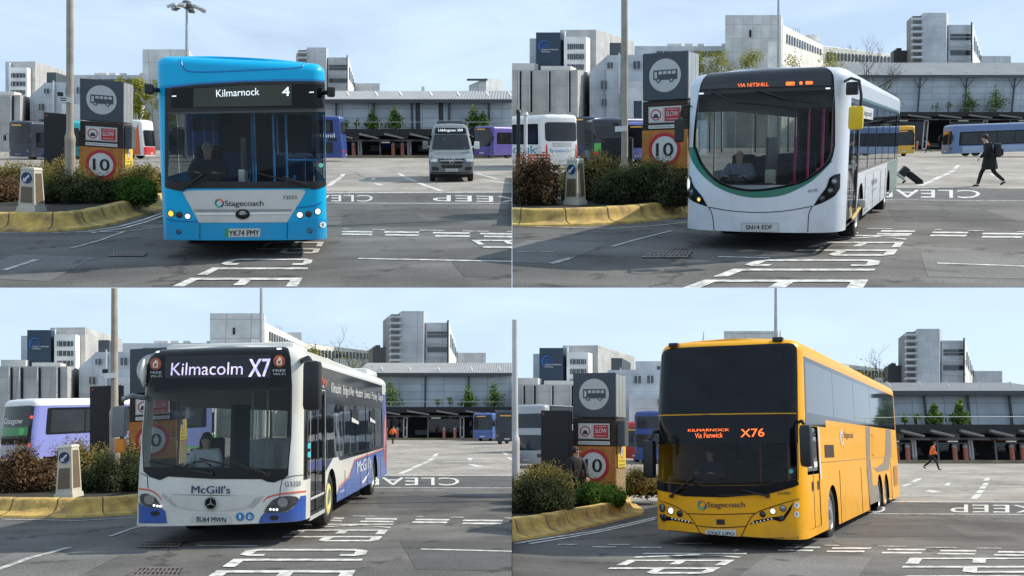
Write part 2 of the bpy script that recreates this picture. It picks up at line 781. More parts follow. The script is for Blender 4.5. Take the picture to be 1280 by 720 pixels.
wscr = glass('windscreen_glass', (.86, .92, .91), .93, refl=.42)
sideg = glass('side_window_glass', (.70, .76, .77), .72, refl=1.7)
darkg = glass('dark_window_glass', (.3, .33, .35), .4, refl=1.4)
steel = mat('brushed_steel', (.5, .5, .5), rough=.35, metal=.8)
skinm = mat('skin', (.5, .3, .22), rough=.55, var=.12, scale=20)
hairg = mat('grey_hair', (.3, .29, .28), rough=.8, var=.3, scale=60)
hairb = mat('dark_hair', (.025, .018, .014), rough=.7, var=.3, scale=60)


class Bus:
    def __init__(s, name, q, x, y, phi, shell, label, cat='bus', group=None, clip=False):
        s.q, s.sh, s.clip = q, shell, clip
        half = Vector((0, 0, 1)).rotation_difference((q.up((x, y, 1)) + Vector((0, 0, 1))).normalized()).to_matrix().to_4x4()
        s.L = Matrix.Translation((x, y, -.02)) @ half @ Matrix.Rotation(-phi, 4, 'Z')
        s.Li = s.L.inverted()
        s.root = thing(name, q, s.L, label, cat, group)

    def hit(s, px, py):
        o = s.Li @ Vector((0, 0, EYE))
        d = s.Li.to_3x3() @ s.q.ray(px, py)
        return o, d

    def F(s, pts):
        """picture points -> (s,t) on the front"""
        out = []
        for px, py in pts:
            o, d = s.hit(px, py)
            yp = .05
            for _ in range(8):
                h = o + d * ((yp - o.y) / d.y)
                a = s.sh.s_of_x(max(-s.sh.W / 2 * .995, min(s.sh.W / 2 * .995, h.x)))
                t = s.sh.t_of_z(min(h.z, s.sh.H))
                yp = s.sh.surf(a, t).y
            out.append((a, max(t, s.sh.z0 + .004)))
        return out

    def E(s, pts):
        """picture points -> (s,t) on the near side"""
        out = []
        for px, py in pts:
            o, d = s.hit(px, py)
            h = o + d * ((s.sh.W / 2 - o.x) / d.x)
            out.append((s.sh.s_of_y(max(h.y, .3)), s.sh.t_of_z(min(h.z, s.sh.H))))
        return out

    def part(s, name, mb, parent=None, **k):
        if s.clip:
            k['q'], k['clip'] = s.q, True
        return obj(name, mb, parent or s.root, **k)

    def skin(s, name, m, outer, holes=(), off=.004, parent=None, **k):
        mb = MB().use(m)
        s.sh.patch(mb, outer, holes, off)
        return s.part(name, mb, parent, **k)

    def text(s, name, m, st, p0, p1, h, off=.01, bold=.0, parent=None):
        mb = MB().use(m)
        s.sh.text(mb, st, p0[0], p0[1], p1[0], h, off, bold, p1[1] - p0[1])
        return s.part(name, mb, parent)

    def ftext(s, name, m, st, a, b, top, bold=.0, off=.012, parent=None):
        """a,b: picture points of the base line; top: a picture y of the cap line above a"""
        A, B = s.F([a, b])
        T = s.F([(a[0], top)])[0]
        return s.text(name, m, st, A, B, T[1] - A[1], off, bold, parent)

    def etext(s, name, m, st, a, b, top, bold=.0, off=.012, parent=None):
        A, B = s.E([a, b])
        T = s.E([(a[0], top)])[0]
        return s.text(name, m, st, A, B, T[1] - A[1], off, bold, parent)

    def lamp(s, px, py, r, kind, parent=None, name='headlight'):
        """round lamp: bezel, bowl and lens; r in picture pixels"""
        (a, t), (a2, _) = s.F([(px, py), (px + r, py)])
        rr = abs(a2 - a)
        p = s.sh.surf(a, t)
        n = s.sh.normal(a, t)
        M = Matrix.Translation(p) @ n.to_track_quat('Z', 'Y').to_matrix().to_4x4()
        mb = MB().use(black).lathe([(rr * 1.12, -.01), (rr * 1.12, .012), (rr * .95, .014), (rr * .9, .004)], 20, M)
        mb.use({'on': lampon, 'amber': amberon, 'off': chrome, 'dark': blackgloss}[kind]).lathe([(rr * .9, .004), (rr * .6, .007), (0.001, .009)], 20, M)
        mb.use(lens).lathe([(rr * .93, .012), (rr * .6, .02), (.001, .023)], 16, M)
        return s.part(name, mb, parent)

    def plate(s, st, pts, tb, green=False):
        o = s.skin('number_plate', plate_y, s.F(pts), off=.015)
        mb = MB().use(plate_t)
        A, B, T = s.F([tb[0], tb[1], (tb[0][0], tb[2])])
        s.sh.text(mb, st, A[0], A[1], B[0], T[1] - A[1], .02, .012, B[1] - A[1])
        s.part('lettering', mb, o)
        if green:
            g = [pts[0], (pts[0][0] + (pts[1][0] - pts[0][0]) * .09, pts[1][1]), (pts[0][0] + (pts[1][0] - pts[0][0]) * .09, pts[2][1]), pts[3]]
            s.skin('green_strip', mat('plate_green', (.02, .3, .06)), s.F(g), off=.018, parent=o)
        return o

    def ring_logo(s, px, py, r):
        """round swirl in teal, green and orange with a pale centre"""
        (a, t), (a2, _) = s.F([(px, py), (px + r, py)])
        R = abs(a2 - a)
        mb = MB()
        cols = [('logo_orange', (.75, .2, .02)), ('logo_teal', (.01, .2, .22)), ('logo_green', (.05, .4, .25)), ('logo_blue', (.02, .1, .25))]
        for i, (k, c) in enumerate(cols):
            mb.use(mat(k, c))
            w0 = pi / 2 * i + .4
            pts = []
            for j in range(9):
                w = w0 + pi / 2 * j / 8
                pts.append((a + R * cos(w), t + R * sin(w)))
            for j in range(8, -1, -1):
                w = w0 + pi / 2 * j / 8
                rr = R * (.5 + .18 * j / 8)
                pts.append((a + rr * cos(w), t + rr * sin(w)))
            s.sh.patch(mb, pts, off=.012)
        return s.part('swirl_emblem', mb)

    def wheel(s, y, r, w=.3, side=1, rimr=.62, x=None, yellow=False):
        X = (s.sh.W / 2 - .05) if x is None else x
        M = Matrix.Translation((side * (X - w), y, r)) @ Matrix.Scale(side, 4, (1, 0, 0))
        k = rimr
        mb = MB().use(rubber)
        mb.lathe([(r * k, .02), (r * .93, .0), (r, .05), (r, w - .06), (r * .97, w - .02), (r * .9, w), (r * (k + .05), w - .005), (r * k, w - .03)], 32, M, axis='X')
        o = s.part('wheel', mb.mesh('wheel', 35))
        mb = MB().use(alloy)
        mb.lathe([(r * k * 1.03, w - .02), (r * k * .98, w - .01), (r * k * .9, w - .05), (r * k * .62, w - .13), (r * k * .55, w - .1), (r * .24, w - .06), (r * .22, w + .0), (.04, w + .015)], 28, M, axis='X')
        mb.use(black)
        for i in range(10):
            a = 2 * pi * i / 10
            mb.lathe([(.028, w - .125), (.028, w - .1), (.001, w - .1)], 8, M @ Matrix.Translation((0, r * k * .76 * cos(a), r * k * .76 * sin(a))), axis='X')
        s.part('rim', mb.mesh('rim', 35), o)
        if yellow:
            mb = MB().use(mat('yellow_nut_ring', (.62, .58, .2), var=.3, scale=14))
            mb.lathe([(r * k * .86, w - .04), (r * k * .9, w + .0), (r * k * .6, w + .012), (r * k * .54, w - .02)], 28, M, axis='X')
            s.part('wheel_nut_ring', mb.mesh('wheel_nut_ring', 35), o)
        return o

    def arch(s, y, r, up=.0, n=10, side=1):
        """notch of a wheel arch in (s,t)"""
        c = s.sh.s_of_y(y)
        pts = [(c - r, s.sh.z0)]
        for i in range(n + 1):
            a = pi - pi * i / n
            pts.append((c + r * cos(a), .5 + up + (r * sin(a)) * .95))
        pts.append((c + r, s.sh.z0))
        return [(side * x, t) for x, t in pts]

    def body(s, m, arches, holes, name='body', extra=None):
        """shell with arches cut from the skirt and holes for the windows"""
        sh = s.sh
        bot = [(-sh.S, sh.z0)]
        for y, r in sorted(arches, key=lambda k: -k[0]):
            bot += list(reversed(s.arch(y, r, side=-1)))
        for y, r in sorted(arches):
            bot += s.arch(y, r, side=1)
        bot.append((sh.S, sh.z0))
        outer = bot + [(sh.S, sh.T), (-sh.S, sh.T)]
        mb = MB().use(m)
        sh.patch(mb, outer, holes, off=0)
        return s.part(name, mb)

    def well(s, arches):
        mb = MB().use(grime)
        sh = s.sh
        for sg in (-1, 1):
            for y, r in arches:
                x0, x1 = sorted((sg * (sh.W / 2 - .5), sg * (sh.W / 2 - .02)))
                pts = [(x0, y + r * 1.02 * cos(pi * i / 10), .5 + r * sin(pi * i / 10)) for i in range(11)]
                n = len(pts)
                vs = pts + [(x1, p[1], p[2]) for p in pts]
                mb.add(vs, [(i, i + 1, n + i + 1, n + i) for i in range(n - 1)])
                mb.box(x0 - .01, x0 + .01, y - r, y + r, .32, .5 + r)
        mb.box(-sh.W / 2 + .2, sh.W / 2 - .2, 1.0, sh.L - .4, sh.z0 + .04, sh.z0 + .12)
        s.part('underbody', mb)

    def cabin(s, floor=.42, rows=(), seat='seat_blue', pole=None, poles=(), ceil=None, back=True, lining=None):
        sh = s.sh
        c = ceil or sh.H - .35
        lin_ = lining or mat('cabin_lining', (.075, .078, .08), rough=.7, var=.2)
        mb = MB().use(dark).box(-sh.W / 2 + .1, sh.W / 2 - .1, .8, sh.L - .2, sh.z0 + .02, max(floor, sh.z0 + .06))
        s.part('cabin_floor', mb)
        mb = MB().use(lin_).box(-sh.W / 2 + .08, sh.W / 2 - .08, .9, sh.L - .1, c, c + .06)
        s.part('ceiling', mb)
        sm = mat(seat, {'seat_blue': (.015, .045, .13), 'seat_red': (.5, .03, .025), 'seat_grey': (.05, .05, .06)}[seat], rough=.85, var=.3, scale=8)
        for y, xs in rows:
            for x in xs:
                M = Matrix.Translation((x, y, floor))
                mb = MB().use(sm).box(-.21, .21, -.02, .42, .38, .5, M, bev=.04).box(-.21, .21, .38, .5, .45, 1.15, M, bev=.05)
                mb.use(dark).box(-.17, .17, .1, .4, 0, .38, M)
                s.part('seat', mb)
        if back:
            s.part('rear_bulkhead', MB().use(dark).box(-sh.W / 2 + .1, sh.W / 2 - .1, sh.L - .9, sh.L - .8, floor, c))
        if pole:
            for pts in poles:
                s.part('grab_pole', MB().use(pole).tube(pts, .019, 8).mesh('grab_pole', 60))

    def header(s, z0, z1, y0=.55, y1=.95):
        s.part('header_box', MB().use(black).box(-s.sh.W / 2 + .12, s.sh.W / 2 - .12, y0, y1, z0, z1))

    def dash(s, x0=-1.05, x1=.2, y0=.35, z=1.12, wheel_x=-.62, m=None, depth=.55):
        mb = MB().use(m or dark)
        mb.extrude([(x0, y0, .45), (x0, y0, z - .12), (x0, y0 + .2, z), (x0, y0 + depth, z + .04), (x0, y0 + depth + .1, z - .12), (x0, y0 + depth, .45)], (x1 - x0, 0, 0))
        s.part('dashboard', mb)
        M = Matrix.Translation((wheel_x, y0 + depth + .12, z + .06)) @ Matrix.Rotation(radians(28), 4, 'X')
        mb = MB().use(black)
        R = .23
        mb.tube([(R * cos(2 * pi * i / 24), R * sin(2 * pi * i / 24), 0) for i in range(25)], .017, 8, M, cap=False)
        mb.tube([(-R, 0, 0), (R, 0, 0)], .018, 6, M).tube([(0, 0, -.25), (0, 0, .01)], .04, 8, M)
        s.part('steering_wheel', mb.mesh('steering_wheel', 60))

    def wiper(s, a, b, blade, off=.05):
        """arm from picture point a to b and a blade between two picture points"""
        A, B = s.F([a, b])
        P0, P1 = s.sh.surf(*A, off), s.sh.surf(*B, off + .02)
        mb = MB().use(black).tube([P0, P0.lerp(P1, .5) + Vector((0, -.03, 0)), P1], [.022, .016, .011], 6)
        mb.tube([P0 + Vector((0, .05, 0)), P0 + Vector((0, -.02, 0))], .035, 10)
        o = s.part('wiper', mb.mesh('wiper', 50))
        c, d = s.F(blade)
        n = 8
        pts = [s.sh.surf(c[0] + (d[0] - c[0]) * i / n, c[1] + (d[1] - c[1]) * i / n, off * .6) for i in range(n + 1)]
        s.part('blade', MB().use(black).tube(pts, .013, 5), o)


# ------------------------------------------------------------------ people
def hand_mesh(mb, w, d, nrm, size=1.0, curl=.5):
    """palm and five fingers from wrist w along d; nrm: back-of-hand normal"""
    w, d, nrm = Vector(w), Vector(d).normalized(), Vector(nrm)
    nrm = (nrm - d * nrm.dot(d)).normalized()
    t = d.cross(nrm)
    nodes = [(w, .026 * size), (w + d * .05 * size, (.04 * size, .02 * size)), (w + d * .09 * size, (.04 * size, .017 * size))]
    v, f = skin(nodes, [(0, 1), (1, 2)], 1)
    mb.add(v, f)
    for i, (off, ln) in enumerate(((-.03, .07), (-.01, .08), (.01, .075), (.03, .058))):
        p = w + d * .08 * size + t * off * size
        dd, pts = d, [p]
        for k in range(3):
            dd = (dd - nrm * curl * (k + .6) * .55).normalized()
            p = p + dd * ln * size * (.42, .33, .25)[k]
            pts.append(p)
        v, f = skin([(x, .009 * size) for x in pts], [(0, 1), (1, 2), (2, 3)], 1)
        mb.add(v, f)
    p = w + d * .025 * size - t * .03 * size
    pts = [p, p + (d - t * .9 - nrm * .3).normalized() * .04 * size]
    pts.append(pts[1] + (d - t * .2 - nrm * .5).normalized() * .035 * size)
    v, f = skin([(x, .011 * size) for x in pts], [(0, 1), (1, 2)], 1)
    mb.add(v, f)


def figure(q, M, label, J, top, legs, shoe, hair, skin_m=None, long_coat=False, hood=None, fingers=True, cap=None, group=None, scale=1.0):
    """J: joints of a 1.75 m person facing -y. Returns the thing. top/legs/shoe: materials"""
    sk = skin_m or skinm
    j = dict(pel=(0, 0, .95), spn=(0, 0, 1.12), chs=(0, 0, 1.32), nck=(0, 0, 1.49), hd0=(0, -.01, 1.56), hd1=(0, -.015, 1.64), hd2=(0, 0, 1.71),
             shl=(-.18, 0, 1.42), shr=(.18, 0, 1.42), ell=(-.23, .02, 1.14), elr=(.23, .02, 1.14), wrl=(-.24, -.06, .9), wrr=(.24, -.06, .9),
             hpl=(-.09, 0, .9), hpr=(.09, 0, .9), knl=(-.1, -.02, .5), knr=(.1, -.02, .5), anl=(-.1, .02, .09), anr=(.1, .02, .09), tol=(-.11, -.15, .03), tor=(.11, -.15, .03))
    j.update({k: v for k, v in J.items() if k not in ('face', 'hn')})
    j = {k: Vector(v) * scale for k, v in j.items()}
    R = dict(pel=(.15, .11), spn=(.135, .1), chs=(.14, .095), nck=(.055, .055), hd0=(.066, .066), hd1=(.082, .086), hd2=(.06, .064), shl=.062, shr=.062, ell=.042, elr=.042, wrl=.028, wrr=.028,
             hpl=.09, hpr=.09, knl=.058, knr=.058, anl=.04, anr=.04, tol=.03, tor=.03)
    names = list(j)
    names.remove('pel')
    names = ['pel'] + names
    ix = {n: i for i, n in enumerate(names)}
    E_ = [('pel', 'spn'), ('spn', 'chs'), ('chs', 'nck'), ('nck', 'hd0'), ('hd0', 'hd1'), ('hd1', 'hd2'), ('chs', 'shl'), ('chs', 'shr'), ('shl', 'ell'), ('shr', 'elr'), ('ell', 'wrl'), ('elr', 'wrr'),
          ('pel', 'hpl'), ('pel', 'hpr'), ('hpl', 'knl'), ('hpr', 'knr'), ('knl', 'anl'), ('knr', 'anr'), ('anl', 'tol'), ('anr', 'tor')]
    nodes = [(j[n], tuple(x * scale for x in R[n]) if isinstance(R[n], tuple) else R[n] * scale) for n in names]
    v, f = skin(nodes, [(ix[a], ix[b]) for a, b in E_], 2)
    mb = MB().use(sk).add(v, f)
    # face: nose and ears grown as small bumps of the same mesh
    fw = Vector((0, -1, 0))
    if 'face' in J:
        fw = Vector(J['face']).normalized()
    rt = Vector((0, 0, 1)).cross(-fw)
    h = j['hd1']
    for p0, p1, r in ((h + fw * .085, h + fw * .115 - Vector((0, 0, .02)), .014), (h + rt * .07, h + rt * .092, .02), (h - rt * .07, h - rt * .092, .02)):
        v, f = skin([(p0, r), (p1, r)], [(0, 1)], 1)
        mb.add(v, f)
    if fingers:
        for a, b in (('ell', 'wrl'), ('elr', 'wrr')):
            d = j[b] - j[a]
            hand_mesh(mb, j[b], d, J.get('hn', rt if b == 'wrr' else -rt))
    root = thing('person', q, M, label, 'person', group)
    me = mb.mesh('body', 80)
    obj('body', me, root)
    for sg in (-1, 1):
        eyes = MB().use(ink)
        c = h + fw * .088 + rt * sg * .032 + Vector((0, 0, .012))
        eyes.lathe([(.001, -.009), (.009, -.004), (.009, .004), (.001, .009)], 8, Matrix.Translation(c))
        obj('eye', eyes, root)

    def wear(name, m, ns, ed, grow, sub=2):
        nn = [(j[n], (tuple(x * scale + grow for x in R[n]) if isinstance(R[n], tuple) else R[n] * scale + grow)) for n in ns]
        v, f = skin(nn, [(ns.index(a), ns.index(b)) for a, b in ed], sub)
        return obj(name, MB().use(m).add(v, f).mesh(name, 80), root)
    ns = ['spn', 'chs', 'shl', 'shr', 'ell', 'elr', 'wrl', 'wrr', 'pel']
    ed = [('pel', 'spn'), ('spn', 'chs'), ('chs', 'shl'), ('chs', 'shr'), ('shl', 'ell'), ('shr', 'elr'), ('ell', 'wrl'), ('elr', 'wrr')]
    if long_coat:
        pz = j['pel']
        w0, w1 = .185 * scale, .25 * scale
        M2 = Matrix.Translation((pz.x, pz.y, 0)) @ Matrix.Scale(.92, 4, (1, 0, 0))
        sk_ = MB().use(top).lathe([(w0 * .9, pz.z + .16 * scale), (w0, pz.z + .04 * scale), (w1 * .95, pz.z - .2 * scale), (w1, pz.z - .34 * scale), (w1 * .9, pz.z - .35 * scale)], 20, M2)
        obj('coat_skirt', sk_.mesh('coat_skirt', 60), root)
    j['col'] = j['chs'].lerp(j['nck'], .75)
    R['col'] = (.07, .07)
    ns.append('col')
    ed.append(('chs', 'col'))
    wear('jacket', top, ns, ed, .034)
    if legs:
        ns = ['pel', 'hpl', 'hpr', 'knl', 'knr', 'anl', 'anr']
        wear('trousers', legs, ns, [('pel', 'hpl'), ('pel', 'hpr'), ('hpl', 'knl'), ('hpr', 'knr'), ('knl', 'anl'), ('knr', 'anr')], .014)
        for a, b in (('anl', 'tol'), ('anr', 'tor')):
            d = (j[b] - j[a])
            bk = j[a] + Vector((-d.x, -d.y, 0)) * .3 - Vector((0, 0, .03))
            v, f = skin([(bk, .045), (j[a].lerp(j[b], .45), .05), (j[b], (.045, .035))], [(0, 1), (1, 2)], 2)
            obj('shoe', MB().use(shoe).add(v, f).mesh('shoe', 80), root)
    if hair:
        up = (j['hd2'] - j['hd0']).normalized()
        c = h + up * .036 * scale - fw * .03 * scale
        hb = MB().use(hair)
        n_, m_ = 16, 10
        vs = []
        for a_ in range(m_ + 1):
            for k in range(n_):
                th, ph = pi * a_ / m_, 2 * pi * k / n_
                r_ = 1 + .06 * noise.noise((3 * cos(ph) * sin(th), 3 * sin(ph) * sin(th), 3 * cos(th)))
                vs.append(c + (rt * sin(th) * cos(ph) * .092 + fw * sin(th) * sin(ph) * .098 + up * cos(th) * .098) * scale * r_)
        hb.add(vs, [(a_ * n_ + k, (a_ + 1) * n_ + k, (a_ + 1) * n_ + (k + 1) % n_, a_ * n_ + (k + 1) % n_) for a_ in range(m_) for k in range(n_)])
        obj('hair', hb.mesh('hair', 80), root)
    return root


def driver(bus, x, y, zseat, label, top, hair=None, face=(0, -1, 0)):
    """seated at the wheel; origin of the figure is the cab floor"""
    d = zseat - .5
    J = dict(pel=(0, .05, .55), spn=(0, .07, .72), chs=(0, .05, .92), nck=(0, .02, 1.09), hd0=(0, 0, 1.16), hd1=(0, -.01, 1.24), hd2=(0, 0, 1.31),
             shl=(-.19, .03, 1.02), shr=(.19, .03, 1.02), ell=(-.27, -.12, .8), elr=(.27, -.12, .8), wrl=(-.17, -.36, .86), wrr=(.17, -.36, .86),
             hpl=(-.1, .02, .52), hpr=(.1, .02, .52), knl=(-.14, -.4, .55), knr=(.14, -.4, .55), anl=(-.14, -.45, .12), anr=(.14, -.45, .12), tol=(-.14, -.6, .05), tor=(.14, -.6, .05), face=face, hn=(0, 0, 1))
    M = bus.L @ Matrix.Translation((x, y, d))
    return figure(bus.q, M, label, J, top, mat('dark_trousers', (.02, .022, .03), rough=.9), black, hair)
# ------------------------------------------------------------------ the light blue bus
def zmap(x0, y0, k):
    return lambda *pts: [(x0 + x * k, y0 + y * k) for x, y in pts]


def build_blue_bus(q):
    sh = Shell(2.46, 12.0, 3.06, .33, rc=.22, bulge=.05, rt=.14, rake=lambda z: .10 * max(0, z - 1.2) / 2.0, full=1.2)
    b = Bus('electric_bus', q, -.232, 13.62, .04, sh, 'light blue single-deck bus with a white nose panel, facing straight out and showing Kilmarnock 4', 'bus')
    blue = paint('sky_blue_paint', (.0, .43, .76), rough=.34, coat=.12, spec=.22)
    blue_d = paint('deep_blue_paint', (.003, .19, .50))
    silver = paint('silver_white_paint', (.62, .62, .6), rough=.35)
    A = zmap(190, 55, .1875)
    B = zmap(190, 185, .1875)
    arches = [(2.75, .55), (8.7, .55)]
    wind = b.F(A((112, 462), (1150, 445)) + B((1160, 215), (1040, 222), (150, 225), (112, 215)))
    sideh = []
    for sg in (-1, 1):
        for y0, y1 in ((1.1, 2.3), (2.4, 4.6), (4.7, 6.9), (7.0, 9.2), (9.3, 11.2)):
            sideh.append([(sg * x, t) for x, t in rect(sh.s_of_y(y0), sh.s_of_y(y1), 1.25, 2.3)])
    b.body(blue, arches, [wind] + sideh)
    b.part('roof', sh.roof(MB().use(blue)))
    for h in sideh:
        b.skin('side_window', sideg, h, off=-.01)
    b.well(arches)
    for y, r in arches:
        for sg in (-1, 1):
            b.wheel(y, .48, side=sg)
    # black mask round the screen, destination panel, screen
    top = b.F(A((88, 292), (300, 268), (620, 250), (900, 246), (1150, 250)))
    low = b.F(B((1170, 245), (1140, 262), (1085, 277), (1020, 268), (640, 268), (230, 270), (205, 290), (150, 280), (88, 262)))
    b.skin('screen_surround', black, top[:0] + list(reversed(low)) + list(reversed(top)), [wind], off=.006)
    o = b.skin('windscreen', wscr, wind, off=-.004)
    o = b.skin('destination_panel', blackgloss, b.F(A((130, 425), (1140, 425), (1145, 268), (620, 270), (130, 300))), off=.014)
    b.skin('sign_window', mat('sign_green_black', (.03, .035, .02), rough=.12), b.F(A((275, 422), (930, 410), (930, 270), (620, 275), (280, 298))), off=.018, parent=o)
    wl = led('white_led', (.85, .92, 1), .8)
    b.ftext('destination_lettering', wl, 'Kilmarnock', A((430, 354))[0], A((716, 340))[0], A((0, 305))[0][1], .0, .024, o)
    b.ftext('route_number', wl, '4', A((868, 348))[0], A((917, 346))[0], A((0, 288))[0][1], .03, .024, o)
    for x, y in ((150, 348), (1062, 322)):
        p = A((x - 14, y + 4), (x + 14, y + 3), (x + 14, y - 4), (x - 14, y - 3))
        b.skin('marker_light', wl, b.F(p), off=.022)
    b.skin('screen_divider', mat('grey_trim', (.05, .055, .055), rough=.4), b.F(A((112, 470), (1150, 452), (1150, 436), (112, 456))), off=.018)
    # pressed line of the roof pod
    g = curve(A((190, 104), (205, 150), (245, 182), (400, 186), (700, 172), (960, 158), (1010, 140), (1040, 68)), 5)
    pts = b.F(g)
    mb = MB().use(blue_d).tube([sh.surf(a, t, -.004) for a, t in pts], .014, 6)
    b.part('roof_pod_seam', mb)
    b.skin('roof_trim', blue_d, b.F(A((88, 296), (300, 270), (620, 252), (900, 247), (1150, 252), (1150, 240), (900, 234), (620, 240), (300, 256), (88, 280))), off=.008)
    # nose
    o = b.skin('nose_panel', silver, b.F(B((315, 497), (900, 495), (1000, 335), (1025, 290), (1000, 277), (620, 279), (240, 283), (207, 295), (225, 330))), off=.010)
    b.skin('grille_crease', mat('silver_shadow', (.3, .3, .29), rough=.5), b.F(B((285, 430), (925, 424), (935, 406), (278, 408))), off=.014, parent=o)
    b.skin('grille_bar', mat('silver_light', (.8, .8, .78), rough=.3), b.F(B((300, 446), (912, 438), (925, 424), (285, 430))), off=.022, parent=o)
    b.ring_logo(*B((450, 368))[0], 32 * .1875)
    b.ftext('operator_name', ink, 'Stagecoach', B((488, 386))[0], B((743, 384))[0], B((0, 350))[0][1], .015, .018)
    b.ftext('fleet_number', ink, '73055', B((872, 342))[0], B((966, 339))[0], B((0, 318))[0][1], .0, .018)
    e = b.skin('maker_badge', blackgloss, b.F([(x, y) for x, y in circ(190 + 605 * .1875, 185 + 441 * .1875, 48 * .1875, 33 * .1875)][::-1]), off=.03)
    for i in range(3):
        r0 = (.35 + .2 * i)
        pp = [(190 + (605 + 40 * r0 * cos(w)) * .1875, 185 + (452 - 42 * r0 * sin(w)) * .1875) for w in [pi * (.12 + .76 * k / 8) for k in range(9)]]
        st = b.F(pp)
        b.part('badge_arc', MB().use(chrome).tube([sh.surf(a, t, .036) for a, t in st], .008, 5), e)
    b.skin('bumper', paint('bumper_blue', (.0, .34, .66), coat=.12, spec=.22), b.F(B((95, 606), (1165, 603), (1168, 470), (1100, 470), (905, 497), (320, 500), (110, 470), (92, 470))), off=.008)
    for x in (320, 902):
        a = b.F(B((x, 606), (x, 500)))
        b.part('panel_gap', MB().use(black).tube([sh.surf(s_, t_, .008) for s_, t_ in a], .006, 5))
    for x, y, r, k in ((127, 437, 21, 'amber'), (183, 445, 20, 'dark'), (238, 455, 19, 'on'), (985, 446, 21, 'on'), (1043, 440, 20, 'dark'), (1105, 423, 19, 'on')):
        p = B((x, y))[0]
        b.lamp(p[0], p[1], r * .1875, k, name='indicator' if k == 'amber' else 'headlight')
    for x, y in ((180, 558), (1050, 551)):
        p = B((x, y))[0]
        b.lamp(p[0], p[1], 17 * .1875, 'dark', name='fog_lamp')
    for sg, pts in ((0, B((100, 470), (150, 482), (210, 488), (300, 490))), (1, B((960, 400), (1020, 392), (1080, 382), (1130, 360)))):
        st = b.F(curve(pts, 4))
        b.part('styling_line', MB().use(blue_d).tube([sh.surf(a, t, .004) for a, t in st], .012, 5))
    b.plate('YK74 PMY', B((490, 594), (722, 590), (722, 535), (490, 538)), (B((514, 586))[0], B((716, 582))[0], B((0, 548))[0][1]), True)
    st = b.F(circ(190 + 1135 * .1875, 185 + 512 * .1875, 20 * .1875)[::-1])
    o = b.skin('walking_sticker', white, st, off=.014)
    b.skin('walker_figure', blue_d, b.F(B((1128, 526), (1134, 512), (1128, 508), (1134, 498), (1141, 506), (1139, 514), (1142, 526), (1136, 518))), off=.02, parent=o)
    b.skin('round_sticker', mat('sticker_teal', (.1, .45, .38)), b.F(circ(190 + 1122 * .1875, 185 + 115 * .1875, 15 * .1875)[::-1]), off=.012)
    b.wiper(B((215, 262))[0], B((345, 175))[0], B((240, 255), (500, 158)))
    b.wiper(B((1045, 250))[0], B((870, 190))[0], B((1010, 240), (700, 168)))
    for sg, z in ((-1, 2.56), (1, 2.62)):
        mb = MB().use(black).tube([(sg * 1.2, .25, z), (sg * 1.3, .14, z)], .035, 8)
        mb.box(sg * 1.31 - .06, sg * 1.31 + .06, .0, .2, z - .07, z + .08, bev=.03)
        b.part('camera_mirror', mb)
    # cab and saloon
    bluep = paint('cab_rail_blue', (.02, .26, .62))
    P = [[(.42, 1.0, .4), (.42, 1.0, 2.6)], [(.62, 1.1, .4), (.62, 1.1, 2.65)], [(.62, 1.1, 1.0), (1.12, 1.1, 1.0)], [(.62, 1.1, 1.55), (1.12, 1.1, 1.55)], [(.1, 1.5, .4), (.1, 1.5, 2.5)], [(.62, 1.1, .75), (.75, .8, 1.3)], [(-.05, 4, .4), (-.05, 4, 2.6)], [(.4, 6, .4), (.4, 6, 2.6)]]
    b.cabin(.42, [(3.2, (.75,)), (4.2, (-.95, -.5, .75)), (5.2, (-.95, -.5, .5, .95)), (6.4, (-.95, -.5, .5, .95)), (7.6, (-.95, -.5, .5, .95))], 'seat_blue', bluep, P)
    b.header(2.28, 2.75, .35, .8)
    b.dash(-1.12, .1, .2, 1.16, -.65)
    mb = MB().use(mat('cab_partition', (.06, .065, .07), rough=.4)).box(-.1, -.06, .95, 1.9, .42, 1.9)
    mb.use(steel).box(-.12, -.02, .5, .62, 1.1, 1.4, bev=.02)
    b.part('cab_door', mb)
    b.part('driver_seat', MB().use(dark).box(-.88, -.42, 1.3, 1.75, .8, .98, bev=.05).box(-.87, -.43, 1.68, 1.82, .95, 1.75, bev=.05).box(-.75, -.55, 1.4, 1.6, .42, .8))
    driver(b, -.65, 1.42, .95, 'grey-haired driver in a dark jacket at the wheel of the Kilmarnock bus', mat('dark_jacket', (.02, .028, .04), rough=.9), hairg)
    return b


